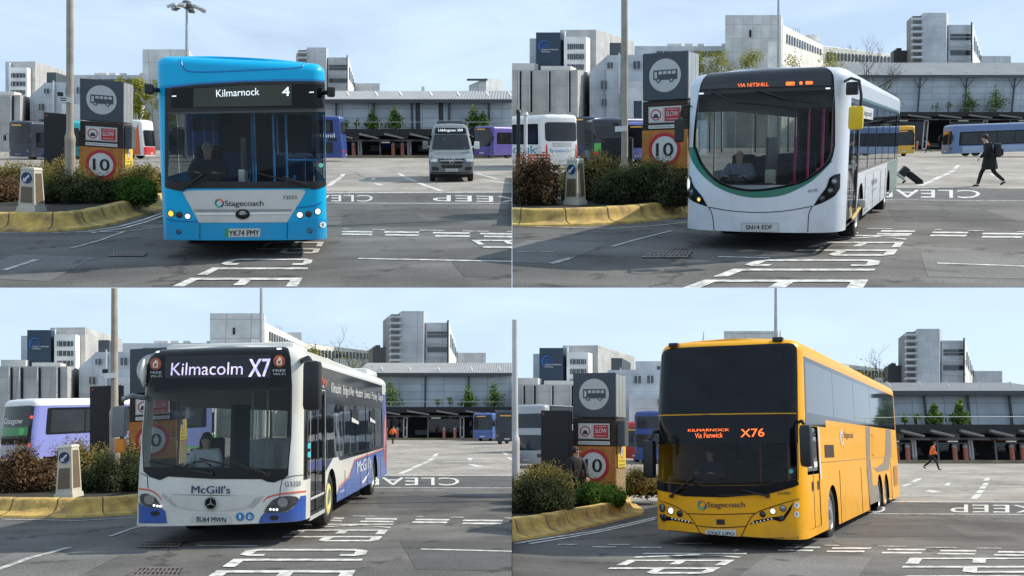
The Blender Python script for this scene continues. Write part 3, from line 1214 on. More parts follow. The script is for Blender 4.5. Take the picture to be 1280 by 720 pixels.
# ------------------------------------------------------------------ the white bus with the rounded screen
def build_white_bus(q):
    sh = Shell(2.62, 13.0, 2.98, .36, rc=.45, bulge=.10, rt=.2, rake=lambda z: .14 * (max(0, z - .9) / 2.0) ** 1.5, full=1.2)
    b = Bus('city_bus', q, -.119, 14.47, .194, sh, 'white single-deck bus with a deep rounded windscreen, green trim and a yellow-backed mirror', 'bus')
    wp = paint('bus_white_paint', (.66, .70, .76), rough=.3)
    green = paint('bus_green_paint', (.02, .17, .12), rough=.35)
    A = zmap(840, 70, .1875)
    B = zmap(840, 180, .1875)
    W = zmap(1020, 160, 160 / 823)
    U = zmap(1020, 70, .125)
    arches = [(2.95, .55), (9.6, .55)]
    mask = b.F(curve(A((232, 96), (300, 84), (620, 76), (960, 70), (1030, 74), (1062, 92), (1076, 130), (1080, 205), (1086, 350), (1086, 560)) + B((1082, 30), (1055, 118), (960, 205), (830, 272), (580, 316), (410, 300), (280, 242), (190, 135), (146, 20)) + A((142, 620), (150, 480), (172, 300), (196, 180), (232, 96)), 4))[:-1]
    mask = mask[::-1]
    wind = b.F(curve(A((180, 292), (300, 278), (620, 262), (900, 246), (1068, 236), (1070, 350), (1068, 560)) + B((1066, 20), (1040, 105), (945, 195), (825, 258), (580, 300), (420, 286), (298, 230), (208, 128), (165, 20)) + A((160, 620), (164, 480), (180, 292)), 4))[:-1][::-1]
    # side glazing band, measured on the photograph
    zb0, zb1 = 1.28, 2.45
    door = rect(sh.s_of_y(.78), sh.s_of_y(2.3), .34, 2.5)
    sideh = [rect(sh.s_of_y(a), sh.s_of_y(c), zb0, zb1) for a, c in ((2.42, 4.0), (4.06, 5.7), (5.76, 7.4), (7.46, 9.3), (9.36, 11.6))]
    offh = [[(-x, t) for x, t in h] for h in sideh] + [rect(-sh.s_of_y(2.3), -sh.s_of_y(.95), 1.15, zb1)]
    b.body(wp, arches, [wind, door] + sideh + offh)
    b.part('roof', sh.roof(MB().use(wp)))
    b.well(arches)
    for y, r in arches:
        for sg in (-1, 1):
            b.wheel(y, .48, side=sg)
    # green crescent under the screen
    cres = b.F(curve(B((96, 20), (150, 140), (228, 232), (335, 305), (470, 348), (600, 358), (750, 338), (900, 268), (985, 200), (1072, 110)), 5))
    inner = b.F(curve(B((150, 20), (190, 128), (280, 238), (410, 296), (580, 312), (830, 268), (960, 200), (1055, 112)), 5))
    b.skin('green_crescent', green, cres + inner[::-1], off=.004)
    b.skin('screen_surround', blackgloss, mask, [wind], off=.008)
    b.skin('windscreen', wscr, wind, off=.0)
    o = b.skin('destination_panel', mat('sign_dark_glass', (.018, .022, .03), rough=.06), b.F(A((200, 222), (640, 205), (1062, 198), (1060, 110), (1030, 82), (620, 86), (290, 98), (232, 112)))[:], off=.012)
    orange = led('orange_led', (1, .16, .03), 1.6)
    b.ftext('destination_lettering', orange, 'VIA NITSHILL', A((440, 208))[0], A((645, 200))[0], A((0, 184))[0][1], .0, .02, o)
    for x0, x1, y0, y1 in ((760, 818, 197, 172), (850, 870, 192, 170), (890, 938, 190, 168)):
        b.skin('route_digit', orange, b.F(rnd(A((x0, y0), (x1, y0 - 1), (x1, y1), (x0, y1)), 1.2)), off=.02, parent=o)
    b.skin('screen_bar', black, b.F(A((180, 262), (640, 240), (1075, 228), (1074, 204), (640, 216), (196, 236))), off=.016)
    for x, y in ((203, 250), (1035, 216)):
        b.skin('marker_light', led('white_led', (.85, .92, 1), 1.1), b.F(A((x - 14, y + 6), (x + 14, y + 5), (x + 14, y - 5), (x - 14, y - 4))), off=.03)
    b.wiper(A((275, 238))[0], A((440, 312))[0], A((420, 306), (790, 345)), .06)
    b.wiper(A((570, 226))[0], A((760, 290))[0], A((740, 286), (990, 318)), .06)
    # headlamp clusters
    for pts, lamps in ((((90, 215), (125, 225), (150, 285), (200, 345), (240, 418), (150, 385), (105, 342), (90, 300)), ((113, 265, 18, 'on'), (133, 322, 14, 'off'), (180, 370, 17, 'amber'))),
                       (((1120, 195), (1118, 295), (1085, 345), (1000, 393), (940, 415), (985, 345), (1028, 290), (1048, 225), (1080, 205)), ((1080, 250), (1055, 312), (1000, 362)))):
        o = b.skin('headlight_cluster', blackgloss, rnd(b.F(B(*pts)), .03), off=.008) if True else None
        for l in lamps:
            x, y = l[:2]
            r, k = (l[2], l[3]) if len(l) > 2 else (18, 'off')
            p = B((x, y))[0]
            b.lamp(p[0], p[1], r * .1875, k, o)
    for pts in (((240, 420), (400, 446), (580, 456), (760, 445), (940, 414)), ((246, 424), (268, 470), (282, 580)), ((932, 420), (912, 470), (905, 585))):
        st = b.F(curve(B(*pts), 5))
        b.part('panel_gap', MB().use(black).tube([sh.surf(a, t, .002) for a, t in st], .007, 5))
    b.skin('plate_recess', paint('shade_white_paint', (.45, .48, .53)), rnd(b.F(B((458, 592), (714, 586), (710, 522), (462, 526))), .02), off=.005)
    b.plate('SN14 EDF', B((470, 587), (706, 583), (704, 528), (470, 533)), (B((494, 570))[0], B((668, 568))[0], B((0, 540))[0][1]))
    b.ftext('fleet_number', ink, '63195', B((906, 322))[0], B((970, 318))[0], B((0, 302))[0][1])
    # mirrors
    mir = MB().use(black)
    mir.tube([(1.24, .45, 2.74), (1.36, .2, 2.77), (1.49, .1, 2.72), (1.53, .08, 2.5), (1.53, .08, 2.2)], .022, 8)
    mir.box(1.28, 1.46, .28, .4, 2.52, 2.72, bev=.02)
    o = b.part('door_mirror', mir.mesh('door_mirror', 50))
    b.part('mirror_back', MB().use(mat('yellow_plastic', (.75, .5, .01), rough=.4)).box(1.36, 1.58, .02, .14, 1.98, 2.34, bev=.05).mesh('mirror_back', 40), o)
    mir = MB().use(black).tube([(-1.15, .55, 2.45), (-1.34, .3, 2.46), (-1.38, .28, 2.25)], .02, 8).box(-1.46, -1.3, .22, .32, 1.85, 2.25, bev=.03)
    b.part('offside_mirror', mir)
    # near side
    frame = mat('door_frame_grey', (.035, .037, .04), rough=.4)
    d = b.skin('door', sideg, door, off=-.03)
    mb = MB().use(frame)
    for y0, y1 in ((.78, .84), (1.48, 1.53), (1.55, 1.6), (2.24, 2.3)):
        sh.patch(mb, rect(sh.s_of_y(y0), sh.s_of_y(y1), .34, 2.5), off=-.01)
    for t0, t1 in ((.34, .42), (1.35, 1.41), (2.42, 2.5)):
        sh.patch(mb, rect(sh.s_of_y(.84), sh.s_of_y(2.24), t0, t1), off=-.014)
    b.part('door_frame', mb, d)
    b.skin('window_band', blackgloss, rect(sh.s_of_y(2.34), sh.S - sh.W / 2 - .12, zb0 - .05, zb1 + .06), sideh, off=.003)
    for h in sideh:
        b.skin('side_window', sideg, h, off=-.006)
    for h in offh:
        b.skin('offside_window', sideg, h, off=-.006)
    b.skin('upper_band', green, rect(sh.s_of_y(2.3), sh.s_of_y(12.4), 2.51, 2.56), off=.005)
    b.skin('route_strip', white, rect(sh.s_of_y(2.5), sh.s_of_y(4.6), 2.2, 2.42), off=.01)
    b.text('strip_lettering', ink, 'Stagecoach', (sh.s_of_y(2.7), 2.26), (sh.s_of_y(4.3), 2.26), .1, .014)
    gp = [(sh.s_of_y(9.0), .27), (sh.s_of_y(9.35), .27)] if False else None
    a = b.arch(9.6, .55)
    gpts = [(a[-1][0], sh.z0)] + [(sh.S - sh.W / 2 - .1, sh.z0), (sh.S - sh.W / 2 - .1, 1.22), (sh.s_of_y(9.2), 1.22)] + [p for p in a[1:-1]]
    b.skin('green_rear_panel', paint('rear_green', (.06, .17, .13)), gpts, off=.006)
    adv = rect(sh.s_of_y(3.75), sh.s_of_y(7.2), .55, 1.16)
    b.skin('advert_frame', mat('advert_line', (.45, .47, .5)), adv, [rect(sh.s_of_y(3.79), sh.s_of_y(7.16), .575, 1.135)], off=.006)
    b.text('advert_lettering', ink, 'Aberfoyle', (sh.s_of_y(5.0), .86), (sh.s_of_y(6.3), .86), .14, .01)
    b.text('advert_small_print', mat('grey_ink', (.2, .22, .25)), 'book online', (sh.s_of_y(5.1), .72), (sh.s_of_y(6.2), .72), .06, .01)
    b.text('small_print', ink, 'low floor', (sh.s_of_y(3.75), .42), (sh.s_of_y(4.3), .42), .05, .01)
    # panel seams under the windows
    for y in (3.72, 5.4, 7.3, 8.6):
        b.part('panel_gap', MB().use(mat('seam_grey', (.2, .21, .23))).tube([sh.surf(sh.s_of_y(y), t_, .003) for t_ in (.38, .7, 1.1)], .005, 5))
    b.part('skirt_seam', MB().use(mat('seam_grey')).tube([sh.surf(sh.s_of_y(3.6 + i), .52, .003) for i in range(5)], .005, 5))
    # ramp stick by the wheel
    mb = MB().use(mat('stick_yellow', (.6, .42, .08))).tube([(1.28, 1.9, .42), (1.36, 2.55, .62)], .03, 8)
    mb.use(mat('stick_head', (.35, .36, .38))).box(1.28, 1.44, 2.5, 2.66, .58, .74, bev=.04)
    b.part('kneeling_arm', mb)
    # cab and saloon
    pink = paint('pink_rail', (.75, .03, .24))
    P = [[(x, y, .4), (x, y, 2.55)] for x, y in ((.55, 1.6), (.75, 1.9), (.98, 1.3), (.6, 2.9), (.85, 3.4), (-.05, 3.8))]
    P += [[(.55, 1.6, 1.0), (1.1, 1.5, 1.0)], [(.75, 1.6, 1.35), (1.1, 1.45, 1.35)], [(.98, 1.3, .45), (.75, 1.3, 1.35)], [(.2, 2.4, 1.9), (.2, 2.4, .9)]]
    b.cabin(.36, [(4.2, (-.9, -.45, .75)), (5.3, (-.9, -.45, .5, .9)), (6.4, (-.9, -.45, .5, .9)), (7.6, (-.9, -.45, .5, .9))], 'seat_grey', pink, P)
    b.header(2.36, 2.72)
    b.dash(-1.02, .1, .3, 1.08, -.62, dark)
    pale = mat('dash_pale', (.36, .38, .4), rough=.5, var=.15)
    mb = MB().use(pale).extrude([(-.98, .3, .72), (-.98, .34, 1.0), (-.98, .5, 1.1), (-.98, .62, 1.1), (-.98, .62, .5)], (1.35, 0, 0))
    mb.use(mat('dash_slate', (.08, .1, .13))).box(.3, .62, .32, .7, .5, 1.06, bev=.04)
    b.part('dashboard_top', mb)
    b.part('cab_door', MB().use(mat('cab_screen', (.04, .04, .05), rough=.3)).box(-.06, -.02, 1.0, 1.9, .4, 1.9).use(mat('ticket_machine', (.3, .3, .25))).box(-.05, .12, .9, 1.05, 1.1, 1.35, bev=.02))
    b.part('driver_seat', MB().use(dark).box(-.83, -.39, 1.35, 1.8, .72, .9, bev=.05).box(-.82, -.4, 1.72, 1.86, .85, 1.6, bev=.05).box(-.7, -.5, 1.4, 1.6, .36, .72))
    driver(b, -.61, 1.45, .86, 'bald driver in a grey shirt at the wheel of the rounded white bus', mat('grey_shirt', (.16, .19, .25), rough=.9), None)
    return b


# ------------------------------------------------------------------ the blue and white bus with the red and blue livery
def build_mixed_bus(q):
    sh = Shell(2.62, 11.6, 3.1, .36, rc=.25, bulge=.10, rt=.24, rake=lambda z: .12 * (max(0, z - .9) / 2.0) ** 1.4, full=1.4, tum=.015)
    b = Bus('low_floor_bus', q, -.535, 14.05, .260, sh, 'white and blue single-deck bus with a red stripe along its side, signed Kilmacolm X7', 'bus')
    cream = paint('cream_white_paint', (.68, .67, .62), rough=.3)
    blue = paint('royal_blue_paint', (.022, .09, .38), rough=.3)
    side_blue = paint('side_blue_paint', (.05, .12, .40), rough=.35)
    red = mat('stripe_red', (.62, .10, .05), rough=.35)
    A = zmap(160, 425, .1875)
    B = zmap(160, 545, .1875)
    C = zmap(360, 425, 1 / 6)
    D = zmap(360, 540, 140 / 720)
    arches = [(2.62, .55), (8.75, .55)]
    mask = b.F(A((118, 250), (130, 90), (150, 62), (230, 52), (620, 42), (1050, 38), (1078, 60), (1086, 120), (1096, 300), (1094, 500)) + B((1090, 0), (1072, 190), (1068, 262), (1035, 285), (975, 310), (930, 305), (890, 288), (560, 286), (270, 270), (215, 294), (150, 274), (105, 235), (96, 0)) + A((104, 500)))[::-1]
    wind = b.F(A((118, 312), (600, 306), (1082, 300), (1084, 500)) + B((1080, 0), (1066, 180), (1060, 218), (560, 208), (110, 205), (104, 0)) + A((112, 500)))[::-1]
    door = rect(sh.s_of_y(.72), sh.s_of_y(2.0), .36, 2.42)
    zb0, zb1 = 1.2, 2.2
    cuts = (2.1, 4.0, 5.6, 7.2, 8.8, 10.4)
    sideh = [rect(sh.s_of_y(cuts[i] + .03), sh.s_of_y(cuts[i + 1] - .03), zb0, zb1) for i in range(5)]
    offh = [[(-x, t) for x, t in h] for h in sideh] + [rect(-sh.s_of_y(2.0), -sh.s_of_y(.8), 1.05, zb1 + .1)]
    b.body(cream, arches, [wind, door] + sideh + offh)
    b.part('roof', sh.roof(MB().use(cream)))
    for y0, y1, z1 in ((9.3, 11.4, 3.28), (.55, 1.6, 3.2)):
        b.part('roof_pod', MB().use(cream).box(-1.05, 1.05, y0, y1, 3.0, z1, bev=.1).mesh('roof_pod', 40))
    b.well(arches)
    for i, (y, r) in enumerate(arches):
        for sg in (-1, 1):
            b.wheel(y, .48, side=sg, yellow=(sg == 1 and i == 0))
    b.skin('screen_surround', blackgloss, mask, [wind], off=.008)
    b.skin('windscreen', wscr, wind, off=.0)
    pinkl = mat('pink_white_led', (.8, .66, .78), emit=.75, var=.45, scale=9, dark=(.45, .42, .85))
    o = b.skin('destination_panel', mat('sign_black', (.004, .004, .005), rough=.15), b.F(A((250, 255), (955, 252), (955, 100), (250, 112))), off=.014)
    b.ftext('destination_lettering', pinkl, 'Kilmacolm', A((288, 236))[0], A((766, 230))[0], A((0, 152))[0][1], .0, .022, o)
    b.ftext('route_number', pinkl, 'X7', A((806, 246))[0], A((946, 243))[0], A((0, 126))[0][1], .022, .022, o)
    rust = mat('badge_rust', (.35, .07, .025))
    lt = mat('badge_light', (.75, .6, .5))
    for cx, cy, tx0, tx1 in ((184, 160, 150, 226), (1010, 142, 968, 1052)):
        px, py = A((cx, cy))[0]
        o = b.skin('wifi_badge', rust, b.F(circ(px, py, 7.4)[::-1]), off=.012)
        b.skin('badge_ring', lt, b.F(rnd([(px - 3.4, py + 4.6), (px + 3.4, py + 4.6), (px + 3.4, py - 2), (px + 1, py - 5.4), (px - 3.4, py - .5)], 1.2)), [b.F(rnd([(px - 1.6, py + 3.2), (px + 1.8, py + 3.2), (px + 1.8, py - 1.4), (px - 1.6, py + .4)], .6))], off=.017, parent=o)
        gw = mat('grey_white_ink', (.5, .5, .5))
        dy = cy - 160
        b.ftext('badge_lettering', gw, 'FREE', A((tx0, 226 + dy * .8))[0], A((tx1, 225 + dy * .8))[0], A((0, 210 + dy * .8))[0][1], .01, .014, o)
        b.ftext('badge_lettering', gw, 'Wi-Fi', A((tx0, 250 + dy * .8))[0], A((tx1, 249 + dy * .8))[0], A((0, 234 + dy * .8))[0][1], .01, .014, o)
    for x, y in ((186, 85), (1015, 64)):
        b.skin('marker_light', led('white_led', (.85, .92, 1), 1.1), b.F(A((x - 16, y + 6), (x + 16, y + 5), (x + 16, y - 5), (x - 16, y - 4))), off=.02)
    # nose
    for pts in (((130, 270), (132, 330), (138, 350)), ((1028, 290), (1016, 350), (1012, 410)), ((290, 392), (560, 396), (850, 406)), ((70, 240), (130, 268), (135, 270)), ((1185, 258), (1080, 270), (1028, 290))):
        st = b.F(curve(B(*pts), 4))
        b.part('panel_gap', MB().use(black).tube([sh.surf(a, t, .001) for a, t in st], .006, 5))
    b.skin('grille_panel', paint('grille_white', (.60, .59, .55)), b.F(curve(B((282, 390), (300, 440), (330, 470), (420, 490), (560, 500), (720, 490), (800, 470), (860, 400)), 4) + B((560, 398))), off=.012)
    for pts in (((228, 400), (262, 425), (300, 462), (340, 470), (290, 432), (235, 380)), ((872, 405), (830, 440), (805, 475), (830, 478), (880, 430), (905, 400))):
        b.skin('chrome_sweep', mat('silver_trim', (.5, .5, .5), rough=.25, metal=.5), b.F(B(*pts)), off=.016)
    b.ftext('operator_name', mat('navy_ink', (.012, .02, .12)), 'McGill\'s', B((426, 380))[0], B((682, 384))[0], B((0, 330))[0][1], .02, .018)
    px, py = B((556, 448))[0]
    o = b.skin('star_badge', blackgloss, b.F(circ(px, py, 8.2)[::-1]), off=.03)
    st = b.F(circ(px, py, 7.6, n=28))
    b.part('badge_ring', MB().use(chrome).tube([sh.surf(a, t, .036) for a, t in st + st[:1]], .012, 6, cap=False), o)
    mb = MB().use(chrome)
    for k in range(3):
        w = -pi / 2 + 2 * pi * k / 3
        u = (w + .6, w - .6)
        p = [(px + 7 * cos(w), py + 7 * sin(w)), (px + 1.3 * cos(u[0]), py + 1.3 * sin(u[0])), (px, py), (px + 1.3 * cos(u[1]), py + 1.3 * sin(u[1]))]
        sh.patch(mb, b.F(p), off=.037)
    b.part('badge_star', mb, o)
    b.ftext('fleet_number', mat('navy_ink'), 'G3320', B((1046, 338))[0], B((1148, 330))[0], B((0, 306))[0][1], .0, .012)
    for pts in (((72, 352), (140, 360), (190, 385), (225, 425)), ((902, 440), (930, 410), (1000, 390), (1090, 378), (1190, 368))):
        st = b.F(curve(B(*pts), 5))
        w = .012
        b.skin('red_stripe', red, [(a, t - w) for a, t in st] + [(a, t + w) for a, t in st[::-1]], off=.006)
    b.skin('bumper_corner', blue, b.F(B((74, 580), (262, 582), (250, 500), (235, 488), (150, 478), (95, 460), (74, 440))), off=.007)
    b.skin('bumper_corner', blue, b.F(B((870, 600), (1182, 612), (1190, 395), (1150, 400), (1135, 430), (1110, 470), (1060, 505), (905, 515), (885, 540))), off=.007)
    for pts, leds in ((((82, 400), (95, 385), (130, 382), (185, 410), (225, 470), (232, 486), (160, 478), (105, 462), (86, 440)), ((178, 462), (200, 466), (220, 468))),
                      (((903, 512), (925, 470), (965, 425), (1010, 405), (1075, 398), (1125, 405), (1138, 425), (1110, 465), (1060, 500), (1000, 512)), ((950, 488), (972, 490), (994, 490)))):
        o = b.skin('headlight', mat('lamp_bowl', (.16, .16, .15), rough=.15, metal=.6, var=.6, scale=12), rnd(b.F(B(*pts)), .03), off=.010)
        b.skin('lens', lens, rnd(b.F(B(*pts)), .03), off=.03, parent=o)
        for x, y in leds:
            b.skin('lamp_bulb', lampon, b.F(circ(160 + x * .1875, 545 + y * .1875, 1.5, n=10)[::-1]), off=.02, parent=o)
        xs = sum(p[0] for p in pts) / len(pts)
        ys = sum(p[1] for p in pts) / len(pts)
        b.skin('reflector', chrome, b.F(circ(160 + xs * .1875, 545 + (ys - 10) * .1875, 6.5, 6, n=16)[::-1]), off=.016, parent=o)
    for x, y in ((183, 515), (975, 545)):
        b.skin('fog_lamp', black, b.F(circ(160 + x * .1875, 545 + y * .1875, 6, 3.2, n=14)[::-1]), off=.012)
    b.skin('plate_recess', paint('grille_white'), rnd(b.F(B((412, 574), (700, 584), (680, 530), (660, 522), (450, 516), (432, 522))), .02), off=.006)
    b.plate('BU64 MWN', B((444, 576), (680, 582), (672, 528), (450, 522)), (B((460, 570))[0], B((656, 576))[0], B((0, 534))[0][1]))
    bb = mat('pictogram_blue', (.01, .17, .42))
    for x, y, k in ((748, 538, 0), (813, 536, 1)):
        px, py = 160 + x * .1875, 545 + y * .1875
        o = b.skin('access_sticker', bb, b.F(circ(px, py, 5.2)[::-1]), off=.014)
        if k == 0:
            fig = [(px - 1.6, py + 3.6), (px - .2, py), (px - 1.7, py + .4), (px - .9, py - 1.8), (px, py - 3.6), (px + .9, py - 1.8), (px + 1.7, py + .6), (px + .4, py + .2), (px + 1.7, py + 3.6), (px + .2, py + 1.6)]
        else:
            fig = [(px - 1.8, py + 2.8), (px + .8, py + 3.2), (px + 2.6, py + 1), (px + 2.2, py + .6), (px + .6, py + 2.2), (px - 1, py + 1.6), (px - .4, py - .4), (px + 1.6, py - .2), (px + 2.2, py + 1.6), (px + 3, py + 1.4), (px + 2, py - 1), (px - .1, py - 1.2), (px - .2, py - 3.4), (px - 1, py - 3.4), (px - 1.1, py - .8), (px - 2.2, py + .8)]
        b.skin('pictogram', white, b.F(fig), off=.02, parent=o)
    b.wiper(B((935, 258))[0], B((720, 165))[0], B((890, 240), (480, 150)))
    b.wiper(B((560, 250))[0], B((380, 215))[0], B((540, 235), (150, 170)))
    # mirrors
    mb = MB().use(black).box(1.33, 1.6, -.12, .18, 2.05, 2.83, bev=.08)
    mb.tube([(1.2, .4, 2.86), (1.36, .15, 2.88), (1.46, .05, 2.75)], .05, 8)
    b.part('door_mirror', mb.mesh('door_mirror', 45))
    mb = MB().use(mat('mirror_grey', (.16, .17, .18), rough=.4)).box(-1.62, -1.42, .0, .16, 1.72, 2.2, bev=.04)
    mb.tube([(-1.2, .45, 2.3), (-1.4, .2, 2.36), (-1.5, .08, 2.3)], .04, 8)
    mb.use(mat('orange_plastic', (.6, .2, .02))).box(-1.57, -1.42, .02, .14, 1.48, 1.70, bev=.04)
    b.part('offside_mirror', mb.mesh('offside_mirror', 45))
    mb = MB().use(cream)
    mb.lathe([(.02, -.22), (.08, -.12), (.1, 0), (.08, .12), (.02, .22)], 14, Matrix.Translation((-1.27, .3, 2.72)) @ Matrix.Scale(.45, 4, (1, 0, 0)))
    b.part('roof_corner_pod', mb.mesh('roof_corner_pod', 60))
    # near side: door, glazing, livery
    fr = mat('door_frame_dark', (.02, .021, .023), rough=.35)
    b.skin('pillar_glass', darkg, rect(sh.s_of_y(.30), sh.s_of_y(.66), .98, 2.6), off=.008)
    b.part('round_sticker', MB().use(mat('sticker_cyan', (.05, .5, .6))).add([], []).disc(sh.surf(sh.s_of_y(.5), 1.5, .02), .05, nrm=(1, -.3, 0)).disc(sh.surf(sh.s_of_y(.5), 1.36, .02), .05, nrm=(1, -.3, 0)))
    d = b.skin('door', darkg, door, off=-.03)
    mb = MB().use(fr)
    for y0, y1 in ((.72, .77), (1.32, 1.37), (1.38, 1.43), (1.95, 2.0)):
        sh.patch(mb, rect(sh.s_of_y(y0), sh.s_of_y(y1), .36, 2.42), off=-.008)
    for t0, t1 in ((.36, .42), (2.36, 2.42)):
        sh.patch(mb, rect(sh.s_of_y(.77), sh.s_of_y(1.95), t0, t1), off=-.012)
    mb.use(mat('door_sill', (.5, .5, .5))).box(1.27, 1.31, .72, 2.0, .3, .36)
    sh.patch(mb, rect(sh.s_of_y(.78), sh.s_of_y(1.94), .62, .66), off=-.006)
    b.part('door_frame', mb, d)
    b.skin('window_band', blackgloss, [(sh.s_of_y(.68), 2.44), (sh.s_of_y(2.03), 2.44), (sh.s_of_y(2.03), 1.0), (sh.s_of_y(3.1), 1.3), (sh.s_of_y(3.5), 1.12), (sh.s_of_y(10.5), 1.12), (sh.s_of_y(10.5), 2.84), (sh.s_of_y(1.0), 2.84), (sh.s_of_y(.7), 2.7)], sideh, off=.004)
    for h in sideh:
        b.skin('side_window', sideg, h, off=-.006)
    for h in offh:
        b.skin('offside_window', sideg, h, off=-.006)
    for y in (5.0, 7.9):
        b.skin('hopper_window', mat('open_dark', (.004, .004, .004)), rect(sh.s_of_y(y), sh.s_of_y(y + 1.0), 1.85, 2.12), off=.006)
        b.skin('hopper_flap', white, [(sh.s_of_y(y), 1.86), (sh.s_of_y(y + 1.0), 1.80), (sh.s_of_y(y + 1.0), 1.86), (sh.s_of_y(y), 1.96)], off=.009)
    # towns along the cantrail
    x = 2.6
    for k, w in enumerate(('Kilmacolm', 'Bridge of Weir', 'Houston', 'Linwood', 'Paisley', 'Glasgow')):
        ln = 1.4 if k == 1 else 1.05
        b.text('town_name', white, w, (sh.s_of_y(x), 2.42), (sh.s_of_y(x + ln), 2.42), .19, .010, .0)
        x += ln + .28
    b.text('flyer_lettering', red, 'Clydeflyer', (sh.s_of_y(.72), 2.62), (sh.s_of_y(2.2), 2.5), .17, .010, .03)
    b.text('flyer_small_print', white, 'town link', (sh.s_of_y(.95), 2.50), (sh.s_of_y(1.9), 2.47), .06, .010)
    # skirt
    a1, a2 = b.arch(2.62, .55), b.arch(8.75, .55)
    re = sh.S - sh.W / 2 - .1
    sk = [(a1[-1][0], sh.z0), (a2[0][0], sh.z0)] + a2[1:-1] + [(a2[-1][0], sh.z0), (re, sh.z0), (re, 2.6), (sh.s_of_y(10.55), 2.6), (sh.s_of_y(10.55), 1.08), (sh.s_of_y(5.3), 1.02), (sh.s_of_y(4.7), .72), (sh.s_of_y(3.4), .60)] + [p for p in a1[::-1][1:3]]
    b.skin('blue_skirt', side_blue, sk, off=.005)
    b.skin('blue_skirt', side_blue, [(sh.s_of_y(2.02), sh.z0), (a1[0][0], sh.z0)] + a1[1:4] + [(sh.s_of_y(2.02), .62)], off=.005)
    st = [(sh.s_of_y(10.5), 1.10), (sh.s_of_y(5.4), 1.04), (sh.s_of_y(5.0), .9), (sh.s_of_y(4.6), .74), (sh.s_of_y(3.3), .62)]
    b.skin('side_stripe', red, [(x, t - .012) for x, t in st] + [(x, t + .014) for x, t in st[::-1]], off=.010)
    b.text('side_operator_name', white, "McGill's", (sh.s_of_y(5.7), .74), (sh.s_of_y(8.0), .74), .26, .012, .02)
    b.skin('bird_emblem', white, [(sh.s_of_y(6.4), .5), (sh.s_of_y(6.9), .56), (sh.s_of_y(7.7), .66), (sh.s_of_y(7.3), .54), (sh.s_of_y(6.9), .48), (sh.s_of_y(6.6), .44)], off=.012)
    b.text('small_print', white, 'kneels', (sh.s_of_y(3.5), .5), (sh.s_of_y(4.0), .5), .06, .012)
    for y0, c in ((10.62, 'tail_lilac'), (10.78, 'tail_orange'), (10.95, 'tail_lilac'), (11.1, 'tail_orange')):
        m = mat(c, (.28, .24, .5) if c == 'tail_lilac' else (.62, .16, .08))
        h = {10.62: (1.0, 1.7), 10.78: (.7, 1.95), 10.95: (1.2, 2.62), 11.1: (.5, 2.1)}[y0]
        b.skin('tail_streak', m, [(sh.s_of_y(y0), h[0]), (sh.s_of_y(y0 + .14), h[0] + .05), (sh.s_of_y(y0 + .17), h[1]), (sh.s_of_y(y0 + .02), h[1] - .1)], off=.012)
    b.skin('rear_grille', black, rect(sh.s_of_y(11.27), sh.s_of_y(11.36), .8, 2.7), off=.011)
    for y in (4.1, 6.2, 7.4, 9.9):
        b.part('panel_gap', MB().use(ink).tube([sh.surf(sh.s_of_y(y), t_, .006) for t_ in (.38, .6, .9)], .005, 5))
    redp = mat('seat_red')
    P = [[(.3, 1.9, .4), (.3, 1.9, 2.7)], [(.85, 2.2, .4), (.85, 2.2, 2.7)], [(.62, 3, .4), (.62, 3, 2.6)], [(-.1, 2.4, .4), (-.1, 2.4, 2.6)]]
    b.cabin(.38, [(2.4, (.55, .98)), (3.5, (.5, .95)), (4.4, (-.95, -.5, .5, .95)), (5.4, (-.95, -.5, .5, .95)), (6.5, (-.95, -.5, .5, .95))], 'seat_red', mat('pale_rail', (.45, .6, .55), rough=.4), P)
    b.header(2.42, 2.82)
    b.dash(-1.08, .05, .3, 1.1, -.62, mat('dash_teal', (.03, .05, .055), rough=.5))
    b.part('cab_door', MB().use(dark).box(-.08, -.03, 1.0, 2.0, .4, 2.2))
    b.part('driver_seat', MB().use(dark).box(-.85, -.4, 1.35, 1.8, .74, .92, bev=.05).box(-.84, -.41, 1.72, 1.86, .9, 1.65, bev=.05).box(-.72, -.52, 1.4, 1.6, .38, .74))
    driver(b, -.62, 1.45, .88, 'dark-haired driver in a white shirt behind the Kilmacolm bus windscreen', mat('white_shirt', (.5, .52, .55), rough=.9), hairb)
    return b


